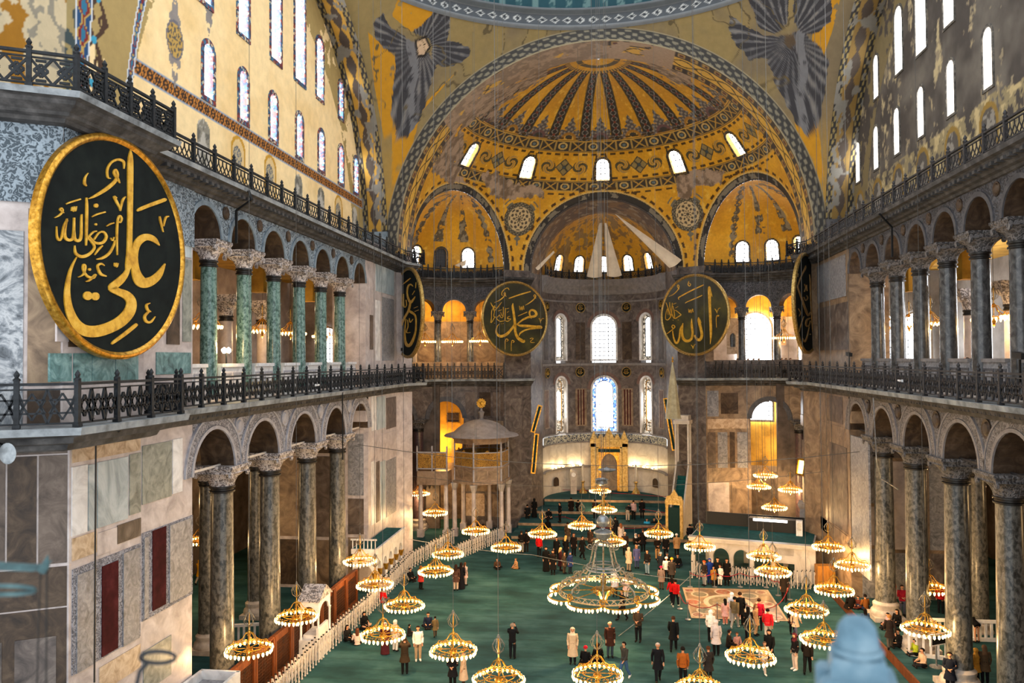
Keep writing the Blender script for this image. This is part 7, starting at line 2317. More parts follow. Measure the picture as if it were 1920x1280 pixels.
# ---- minbar
G = (5.35, 62.6); K = (6.35, 65.9)
a = atan2(K[1] - G[1], K[0] - G[0]); Lm = math.hypot(K[0] - G[0], K[1] - G[1])
t = thing('minbar', 'tall marble pulpit stair with pointed spire, gilded gate and teal-carpeted steps', 'pulpit', (G[0], G[1], .4), a)
mb = MB()
for s_ in (-1, 1):
    V = [(.2, s_ * .55, 0), (Lm + .6, s_ * .55, 0), (Lm + .6, s_ * .55, 5.4), (Lm - .3, s_ * .55, 5.4), (.2, s_ * .55, 1.0)]
    V += [(x, y - s_ * .12, z) for x, y, z in V]
    mb.add(V, [(0, 1, 2, 3, 4), (9, 8, 7, 6, 5), (0, 5, 6, 1), (1, 6, 7, 2), (2, 7, 8, 3), (3, 8, 9, 4), (4, 9, 5, 0)])
mb.build('side_wall', ['apse_pale'], t)
mb = MB(); n = 16
for i in range(n): mb.box((.3 + (Lm - .4) * i / n + .1, 0, .1 + 4.4 * i / n / 2), ((Lm) / n + .02, .84, .2 + 4.4 * i / n))
mb.build('steps', ['teal_carpet'], t)
mb = MB()
for sx in (-.42, .42):
    for sy in (-.5, .5): mb.box((Lm + sx, sy, 6.7), (.14, .14, 4.0))
mb.box((Lm, 0, 8.65), (1.2, 1.3, .3)); mb.box((Lm, 0, 9.0), (1.0, 1.1, .4)); mb.build('canopy', ['apse_pale'], t)
mb = MB(); mb.lathe([(.66, 9.15), (.6, 9.25), (.45, 10.6), (.26, 12.2), (.08, 13.2), (.04, 13.5)], 8); mb.build('spire', ['spire'], t)
mb = MB(); mb.lathe([(0, 13.4), (.1, 13.55), (.03, 13.65), (.07, 13.78), (0, 13.95)], 8); mb.build('finial', ['gold'], t, smooth=True)
mb = MB()
for s_ in (-1, 1): mb.box((.05, s_ * .55, 1.3), (.3, .2, 2.6))
mb.box((.05, 0, 2.75), (.34, 1.35, .35)); crest = [(-.66, 2.9), (.66, 2.9), (.55, 3.2), (.3, 3.25), (.12, 3.55), (0, 3.75), (-.12, 3.55), (-.3, 3.25), (-.55, 3.2)]
mb.prism(crest, lambda u, v, d: (.05 + d, u, v), -.1, .1); mb.build('gate', ['gilt_pale'], t)
mb = MB(); mb.box((.02, 0, 1.2), (.06, .88, 2.3)); mb.build('curtain', ['dark_green_cloth'], t)

# ---- mihrab
t = thing('mihrab', 'gilded prayer niche with pointed crest in the middle of the apse', 'niche', (0.35, 75.0, 1.9))
mb = MB()
for s_ in (-1, 1): mb.box((s_ * 1.45, .2, 2.2), (.5, .6, 4.4)); mb.box((s_ * 1.05, .2, 2.0), (.24, .5, 4.0))
mb.box((0, .2, 4.45), (3.5, .6, .7))
crest = [(-1.75, 4.75)]
for c_, h_, w_ in ((-1.4, .75, .3), (-.75, .45, .3), (0, 1.05, .5), (.75, .45, .3), (1.4, .75, .3)):
    crest += [(c_ - w_, 4.85), (c_ - w_ * .35, 4.9 + h_ * .6), (c_, 4.85 + h_), (c_ + w_ * .35, 4.9 + h_ * .6), (c_ + w_, 4.85)]
crest += [(1.75, 4.75)]
mb.prism(crest, lambda u, v, d: (u, .2 + d, v), -.15, .15); mb.build('frame', ['gilt_pale'], t)
mb = MB(); strip_wall(mb, -1.0, 1.0, 2.4, 4.1, [(0, .72, 2.4)], lambda u, z, d: (u, .1 + .35 * d, z), rise=1.05); mb.box((-.86, .2, 1.2), (.28, .3, 2.4)); mb.box((.86, .2, 1.2), (.28, .3, 2.4)); mb.build('arch', ['gold'], t)
mb = MB(); mb.box((0, -.12, 3.75), (2.0, .06, .28)); mb.build('inscription_band', ['dark_green_cloth'], t)
mb = MB(); mb.box((0, .5, 1.9), (1.5, .1, 3.8)); mb.build('niche_back', ['apse_ochre'], t)
for s_ in (-1, 1):
    nm = 'left' if s_ < 0 else 'right'
    q = thing('candlestick', 'tall brass candlestick %s of the prayer niche' % nm, 'candlestick', (.35 + s_ * 2.4, 73.9, 1.9), 0, 'mihrab candlesticks')
    mb = MB(); mb.lathe([(.4, 0), (.34, .12), (.12, .5), (.1, .9), (.2, 1.0), (.14, 1.1)], 14); mb.build('stick', ['brass'], q, smooth=True)
    mb = MB(); mb.lathe([(.11, 1.1), (.1, 2.6), (0, 2.65)], 10); mb.build('candle', ['apse_pale'], q, smooth=True)
q = thing('tall_clock', 'tall pale case clock left of the prayer niche', 'clock', (-2.9, 73.3, 1.9), .2)
mb = MB(); mb.box((0, 0, 1.0), (.55, .4, 2.0)); mb.lathe([(.3, 0), (.26, .2), (0, .32)], 12, (0, 0, 2.0)); mb.build('case', ['base_stone'], q)
mb = MB(); mb.lathe([(.2, 0), (0, .02)], 14); mb.v = [(x, -.21 - z, 1.75 + y) for x, y, z in mb.v]; mb.build('dial', ['white_plastic'], q)
for s_, nm in ((-1, 'left'), (1, 'right')):
    q = thing('side_niche', 'small dark arched opening low in the %s of the apse wall' % nm, 'niche', (s_ * 4.45, 73.1, 2.6), s_ * -.95)
    mb = MB(); mb.prism(round_outline(.36, 0, .45), lambda a, b, d: (a, -d, b), -.02, .03); mb.build('opening', ['dark_marble'], q)
# warm floodlights along the apse ledge
for i, u in enumerate((-62, -50, -36, -27, 27, 33, 44, 57)):
    f = arc_f(AP, RA); p = f(u, 4.22, .32)
    q = thing('floodlight', 'small warm floodlight on the apse ledge, %s from the left' % ORD[i], 'lamp', p, -radians(u), 'apse ledge floodlights')
    mb = MB(); mb.box((0, 0, .06), (.3, .14, .1)); mb.build('housing', ['black'], q)
    mb = MB(); mb.box((0, .03, .13), (.26, .1, .05)); mb.box((0, -.08, .07), (.24, .02, .07)); mb.build('lens', ['floodlight'], q)

# ---- gilded boards leaning on the apse piers
for (px, py, h, lean, lab) in ((1003, 850, 3.4, .10, 'gilded tall narrow board leaning on the left apse pier, lower one'), (1006, 785, 2.4, .28, 'gilded tall narrow board slanting on the left apse pier, upper one'), (1256, 795, 4.4, -.16, 'gilded carved pole board slanting on the right apse pier')):
    p = onY(px, py, 67.8); q = thing('gilded_board', lab, 'board', p)
    q.rotation_euler = (0, lean, 0)
    mb = MB(); mb.box((0, 0, 0), (.34, .08, h)); mb.build('board', ['dark_green_cloth'], q)
    mb = MB(); ring_mb(mb, [(-.2, -h / 2), (-.2, h / 2), (.2, h / 2), (.2, -h / 2)], [(-.1, -h / 2 + .1), (-.1, h / 2 - .1), (.1, h / 2 - .1), (.1, -h / 2 + .1)], lambda a, b, d: (a, -d, b), .08, -.05); mb.build('frame', ['gold'], q)
# ---- cloth sails before the apse conch
def cloth(label, pts, Y, sag=.25):
    W = [onY(px, py, Y + dy) for px, py, dy in pts]
    n = 12; V = []
    A_, B_, C_, D_ = [Vector(w) for w in W]
    for i in range(n + 1):
        for j in range(n + 1):
            u, v = i / n, j / n
            p = A_.lerp(B_, u).lerp(D_.lerp(C_, u), v)
            p += Vector((0, -sag * 4 * u * (1 - u) * v, -.15 * sin(pi * u) * v)); V.append(p)
    mb = MB(); mb.add([tuple(p) for p in V] + [(p.x, p.y + .02, p.z) for p in V], [])
    k = (n + 1) ** 2
    for i in range(n):
        for j in range(n):
            a_ = i * (n + 1) + j; mb.f += [(a_, a_ + 1, a_ + n + 2, a_ + n + 1), (k + a_, k + a_ + n + 1, k + a_ + n + 2, k + a_ + 1)]; mb.m += [0, 0]
    tag(mb.build('cloth_sail', ['sail'], smooth='full'), label, 'cloth')
cloth('cream hanging cloth over the apse window, left half of the pair', [(1124, 418, 0), (1129, 418, 0), (1129, 518, 0), (1100, 518, 0)], 70.6)
cloth('cream hanging cloth over the apse window, right half of the pair', [(1133, 418, 0), (1137, 418, 0), (1166, 516, 0), (1138, 517, 0)], 70.6)
cloth('long cream cloth slung diagonally to the right of the apse conch', [(1153, 401, 0), (1157, 403, 0), (1278, 487, -1.5), (1255, 502, -1.5)], 69.0)
cloth('small cream cloth tied at the left of the apse conch', [(1038, 470, 0), (1040, 473, 0), (1012, 504, -1), (1004, 502, -1)], 68.8, .1)
cloth('small yellow cloth over the left niche window sill', [(873, 487, 0), (874, 488, 0), (873, 497, 0), (853, 497, 0)], 67.0, .05)
# ---- pictures in the niches
for (px, py, w, h, Y, lab, mats) in ((850, 782, .62, .5, 69.5, 'small framed dark picture seen through the left ground arch', ('gold', 'dark_marble')),):
    p = onY(px, py, Y); q = thing('framed_picture', lab, 'picture', p)
    mb = MB(); ring_mb(mb, [(-w, -h), (-w, h), (w, h), (w, -h)], [(-w + .1, -h + .1), (-w + .1, h - .1), (w - .1, h - .1), (w - .1, -h + .1)], lambda a, b, d: (a, -d, b), .08, -.04); mb.build('frame', [mats[0]], q)
    mb = MB(); mb.box((0, 0, 0), (2 * w - .18, .04, 2 * h - .18)); mb.build('canvas', [mats[1]], q)

# ================================================================== PEOPLE
for nm, c in (('skin', '#c08a68'),): M[nm] = mat_flat(nm, c, 0.55)
M['eye'] = mat_flat('dark_eye', '#1a1310', 0.4)
CLOTH = {}
def cloth_mat(h):
    if h not in CLOTH: CLOTH[h] = mat_noise('cloth_' + h.lstrip('#'), [tuple(x * .8 for x in C(h)), tuple(min(1, x * 1.15) for x in C(h))], 7, 0.9, spec=0.1)
    return CLOTH[h]

def pose_joints(pose):
    """joints of a figure 1.6 tall, facing -y"""
    J = dict(pel=(0, 0, .86), sp=(0, 0, 1.04), ch=(0, 0, 1.21), nb=(0, .005, 1.33), nk=(0, -.01, 1.385), hl=(0, -.025, 1.445), hm=(0, -.02, 1.505), ht=(0, -.005, 1.565))
    for s, k in ((-1, 'L'), (1, 'R')):
        J.update({k + 'hip': (s * .085, 0, .81), k + 'kn': (s * .09, -.015, .45), k + 'an': (s * .09, .015, .08), k + 'to': (s * .105, -.13, .035),
                  k + 'sh': (s * .165, 0, 1.285), k + 'el': (s * .215, .03, 1.03), k + 'wr': (s * .2, -.05, .81)})
    if pose == 'walk':
        J.update(Lkn=(-.09, -.13, .47), Lan=(-.09, -.2, .09), Lto=(-.1, -.34, .05), Rkn=(.09, .06, .45), Ran=(.09, .25, .14), Rto=(.1, .16, .04), Lel=(-.22, .1, 1.04), Lwr=(-.22, .1, .81), Rel=(.22, -.06, 1.04), Rwr=(.2, -.2, .87))
    elif pose == 'phone':
        J.update(Lel=(-.22, -.16, 1.13), Lwr=(-.07, -.32, 1.36), Rel=(.22, -.16, 1.13), Rwr=(.07, -.32, 1.36))
    elif pose == 'fold':
        J.update(Lel=(-.22, -.02, 1.04), Lwr=(-.06, -.2, .98), Rel=(.22, -.02, 1.04), Rwr=(.06, -.21, 1.0))
    elif pose in ('sit', 'kneel'):
        dz = -.74
        for k in list(J):
            x, y, z = J[k]
            if k[1:] not in ('hip', 'kn', 'an', 'to'): J[k] = (x, y - (.06 if z > 1.2 else .02), z + dz)
        for s, k in ((-1, 'L'), (1, 'R')):
            if pose == 'sit': J.update({k + 'hip': (s * .1, -.02, .12), k + 'kn': (s * .3, -.3, .22), k + 'an': (s * -.06, -.42, .07), k + 'to': (s * -.16, -.44, .05), k + 'el': (s * .25, -.08, .3), k + 'wr': (s * .14, -.28, .27)})
            else: J.update({k + 'hip': (s * .1, .02, .17), k + 'kn': (s * .13, -.36, .1), k + 'an': (s * .12, .08, .06), k + 'to': (s * .12, .2, .04), k + 'el': (s * .23, -.1, .32), k + 'wr': (s * .1, -.28, .24)})
    elif pose == 'bend':
        a = radians(62)
        for k in list(J):
            x, y, z = J[k]
            if z > .88 and k[1:] not in ('hip',) or k[1:] in ('wr',):
                dy, dzz = y, z - .86
                J[k] = (x, dy * cos(a) - dzz * sin(a), .86 + dy * sin(a) + dzz * cos(a))
        for s, k in ((-1, 'L'), (1, 'R')): J.update({k + 'el': (s * .2, -.36, .82), k + 'wr': (s * .14, -.5, .62)})
    return {k: Vector(v) for k, v in J.items()}

def ell_loft(mb, secs, n=14, mi=0):
    """rings of an ellipse along a spine; secs: (centre, rx, ry); x stays sideways"""
    V = []
    N = len(secs)
    for i, (c, rx, ry) in enumerate(secs):
        t = (Vector(secs[min(i + 1, N - 1)][0]) - Vector(secs[max(i - 1, 0)][0])).normalized()
        ax = Vector((1, 0, 0)); ay = t.cross(ax)
        if ay.length < .05: ay = Vector((0, 1, 0))
        ay.normalize()
        for k in range(n):
            q = 2 * pi * k / n; V.append(Vector(c) + ax * rx * cos(q) + ay * ry * sin(q))
    Fc = [(i * n + k, i * n + (k + 1) % n, (i + 1) * n + (k + 1) % n, (i + 1) * n + k) for i in range(N - 1) for k in range(n)]
    Fc += [tuple(range(n - 1, -1, -1)), tuple((N - 1) * n + k for k in range(n))]
    mb.add(V, Fc, mi)

BODY = {}
def body_mesh(pose):
    J = pose_joints(pose)
    names = []; V = []; R = []; E = []
    def v(nm, p, rx, ry=None): names.append(nm); V.append(p); R.append((rx, ry or rx)); return len(V) - 1
    def e(a, b): E.append((a, b))
    I = {}
    for nm, r in (('pel', (.085, .07)), ('sp', (.085, .07)), ('ch', (.095, .07)), ('nb', (.05, .046)), ('nk', .048), ('hl', (.06, .066)), ('hm', (.074, .086)), ('ht', (.055, .062))):
        I[nm] = v(nm, J[nm], *(r if isinstance(r, tuple) else (r,)))
    for a, b in zip(('pel', 'sp', 'ch', 'nb', 'nk', 'hl', 'hm'), ('sp', 'ch', 'nb', 'nk', 'hl', 'hm', 'ht')): e(I[a], I[b])
    up = (J['ht'] - J['nk']).normalized(); fr = Vector((1, 0, 0)).cross(up).normalized()
    if pose == 'bend': fr = -fr if fr.z > 0 else fr
    if fr.y > 0 and pose != 'bend': fr = -fr
    n0 = v('nose', J['hl'].lerp(J['hm'], .5) + fr * .094, .012); e(I['hm'], n0)
    for s in (-1, 1): q = v('ear', J['hl'].lerp(J['hm'], .6) + Vector((s * .088, 0, 0)) - fr * .005, .012, .02); e(I['hm'], q)
    for s, k in ((-1, 'L'), (1, 'R')):
        h = v('h', J[k + 'hip'], .062); kn = v('k', J[k + 'kn'], .046); an = v('a', J[k + 'an'], .036); to = v('t', J[k + 'to'], .03)
        mid = v('m', J[k + 'hip'].lerp(J[k + 'kn'], .5), .055); calf = v('c', J[k + 'kn'].lerp(J[k + 'an'], .4), .042)
        for a, b in ((I['pel'], h), (h, mid), (mid, kn), (kn, calf), (calf, an), (an, to)): e(a, b)
        sh = v('s', J[k + 'sh'], .04); el = v('e', J[k + 'el'], .033); wr = v('w', J[k + 'wr'], .024)
        d = (J[k + 'wr'] - J[k + 'el']).normalized()
        pa = v('p', J[k + 'wr'] + d * .05, .03, .016)
        for a, b in ((I['ch'], sh), (sh, el), (el, wr), (wr, pa)): e(a, b)
        sd = Vector((1, 0, 0)); sd = (sd - d * sd.dot(d)).normalized(); nn = d.cross(sd)
        for i, (o, L) in enumerate(((-.022, .055), (-.008, .066), (.008, .062), (.022, .048))):
            b = J[k + 'wr'] + d * .085 + sd * o
            f1 = v('f', b, .0085); f2 = v('f', b + d * L * .55 + nn * .008 * s, .0075); f3 = v('f', b + d * L + nn * .022 * s, .006)
            e(pa, f1); e(f1, f2); e(f2, f3)
        t1 = v('th', J[k + 'wr'] + d * .04 - sd * s * .034, .009); t2 = v('th', J[k + 'wr'] + d * .082 - sd * s * .05, .0075); e(pa, t1); e(t1, t2)
    me = bpy.data.meshes.new('body'); me.from_pydata([tuple(p) for p in V], E, [])
    o = bpy.data.objects.new('body', me); COL.objects.link(o)
    md = o.modifiers.new('skin', 'SKIN'); md.use_smooth_shade = True
    for sv, r in zip(me.skin_vertices[0].data, R): sv.radius = r; sv.use_root = False
    me.skin_vertices[0].data[0].use_root = True
    o.modifiers.new('sub', 'SUBSURF').levels = 1
    dg = bpy.context.evaluated_depsgraph_get(); dg.update()
    out = bpy.data.meshes.new_from_object(o.evaluated_get(dg)); out.name = 'body'
    bpy.data.objects.remove(o, do_unlink=True)
    out.materials.clear(); out.materials.append(M['skin'])
    return out, J, fr, up

GM = {}
def part_mesh(key, fn):
    if key not in GM:
        mb = MB(); fn(mb)
        o = mb.build(key[-1], ['skin'], None, smooth=True); GM[key] = o.data; bpy.data.objects.remove(o, do_unlink=True)
    return GM[key]
def sub(name, mesh, mat, parent):
    o = bpy.data.objects.new(name, mesh); COL.objects.link(o); o.parent = parent
    o.material_slots[0].link = 'OBJECT'; o.material_slots[0].material = mat
    return o

def person(x, y, z, pose, rz, style, top, legs, head, sc, label, group=None):
    t = thing('person', label, 'person', (x, y, z), radians(rz), group)
    t.scale = (sc, sc, sc)
    if pose not in BODY: BODY[pose] = body_mesh(pose)
    me, J, fr, up = BODY[pose]
    o = bpy.data.objects.new('body', me); COL.objects.link(o); o.parent = t
    low = pose in ('sit', 'kneel')
    def torso(mb):
        S = [(J['pel'].lerp(J['sp'], -.4), .172, .135), (J['pel'].lerp(J['sp'], -.1), .172, .135), (J['pel'].lerp(J['sp'], .4), .155, .12), (J['sp'].lerp(J['ch'], .3), .16, .12), (J['ch'], .18, .128), (J['ch'].lerp(J['nb'], .55), .165, .11), (J['ch'].lerp(J['nb'], .9), .095, .085), (J['nb'].lerp(J['nk'], .4), .066, .066)]
        if style in ('coat', 'long', 'robe') and not low and pose != 'bend':
            hem = {'coat': .56, 'long': .36, 'robe': .04}[style]
            S = [(Vector((0, .0, hem)), .235, .2), (Vector((0, 0, (hem + .8) / 2)), .21, .165)] + S
        elif low and style in ('robe', 'long'):
            S = [(Vector((0, -.12, .02)), .36, .36), (Vector((0, -.1, .16)), .3, .3)] + S[1:]
        ell_loft(mb, S, 16)
        for k in 'LR':
            a, b, c = J[k + 'sh'], J[k + 'el'], J[k + 'wr']
            mb.tube([J['ch'].lerp(a, .6), a, a.lerp(b, .5), b, b.lerp(c, .6), b.lerp(c, .95)], [.075, .082, .064, .056, .049, .045], 9)
    sub('coat' if style in ('coat', 'long') else 'robe' if style == 'robe' else 'jacket', part_mesh((pose, style, 'top'), torso), cloth_mat(top), t)
    def pants(mb):
        sp_ = (J['sp'] - J['pel']).normalized()
        ell_loft(mb, [(J['pel'] - sp_ * .12, .13, .1), (J['pel'] - sp_ * .04, .165, .128), (J['pel'] + sp_ * .1, .15, .118)], 14)
        for k in 'LR':
            h, kn, an = J[k + 'hip'], J[k + 'kn'], J[k + 'an']
            mb.tube([J['pel'].lerp(h, .5), h, h.lerp(kn, .5), kn, kn.lerp(an, .5), kn.lerp(an, .93)], [.105, .1, .088, .07, .062, .058], 10)
    if style != 'robe': sub('trousers', part_mesh((pose, 'trousers'), pants), cloth_mat(legs), t)
    def shoes(mb):
        for k in 'LR':
            a, b = J[k + 'an'], J[k + 'to']
            mb.tube([a.lerp(b, -.35), a.lerp(b, .1) - Vector((0, 0, .015)), a.lerp(b, .6), b, b.lerp(a, -.2)], [.03, .047, .043, .037, .018], 8)
    sub('shoes', part_mesh((pose, 'shoes'), shoes), cloth_mat('#d8d2cb' if head.endswith('w') else '#1a1818'), t)
    hc = J['hm']; kind = head[0]; hcol = head[1:8]
    def dome(mb, r, back, face, down):
        n, m = 16, 10; V = []
        for i in range(m + 1):
            el = pi / 2 - (pi / 2 + down) * i / m
            for k_ in range(n):
                a = 2 * pi * k_ / n
                d = Vector((cos(a), 0, 0)) + (-fr) * sin(a)
                front = max(0, -sin(a))
                cut = 1.0
                e2 = el
                if front > .25 and el < face: e2 = face
                V.append(hc + Vector((0, 0, 0)) + (d * cos(e2) * r * (1.0 + .12 * max(0, sin(a)) * back)) + up * sin(e2) * r * 1.06)
        mb.add(V, [(i * n + k_, (i + 1) * n + k_, (i + 1) * n + (k_ + 1) % n, i * n + (k_ + 1) % n) for i in range(m) for k_ in range(n)])
    if kind == 'h': sub('hair', part_mesh((pose, 'hair'), lambda mb: dome(mb, .098, 1, .5, .35)), cloth_mat(hcol), t)
    elif kind == 'l':
        def lh(mb): dome(mb, .1, 1, .5, .5); ell_loft(mb, [(hc - fr * .05 + up * .02, .09, .05), (hc - fr * .09 - up * .12, .1, .05), (hc - fr * .13 - up * .28, .08, .035)], 10)
        sub('long_hair', part_mesh((pose, 'long_hair'), lh), cloth_mat(hcol), t)
    elif kind == 'b':
        sub('beanie', part_mesh((pose, 'beanie'), lambda mb: dome(mb, .107, 1, .32, .1)), cloth_mat(hcol), t)
    else:
        def sc_(mb):
            dome(mb, .112, 1, .55, .6)
            ell_loft(mb, [(hc - up * .26, .15, .11), (J['nb'], .12, .1), (J['nk'] - fr * .01, .092, .09), (hc - up * .075 - fr * .012, .098, .092)], 14)
        sub('headscarf' if kind == 's' else 'hood', part_mesh((pose, 'headscarf'), sc_), cloth_mat(hcol), t)
    def eyes(mb):
        for s in (-1, 1):
            c = hc + fr * .088 + Vector((s * .03, 0, 0)) - up * .005
            mb.lathe([(0, -.008), (.008, 0), (0, .008)], 6, tuple(c))
        mb.bar(tuple(hc + fr * .092 - up * .066 + Vector((-.02, 0, 0))), tuple(hc + fr * .092 - up * .066 + Vector((.02, 0, 0))), .008, .006)
    sub('facial_features', part_mesh((pose, 'eyes'), eyes), M['eye'], o)
    if pose == 'phone':
        q = bpy.data.objects.new('phone', part_mesh(('phone',), lambda mb: mb.box((0, -.41, 1.44), (.075, .012, .14)))); COL.objects.link(q)
        q.parent = None; q.location = (x, y, z); q.rotation_euler = (0, 0, radians(rz)); q.scale = (sc,) * 3
        q.material_slots[0].link = 'OBJECT'; q.material_slots[0].material = M['black']
        tag(q, 'phone held up by the ' + label[:60].rsplit(' ', 1)[0].split(' taking')[0] if 0 else 'phone held up by ' + ' '.join(label.split()[:9]), 'phone')
    return t

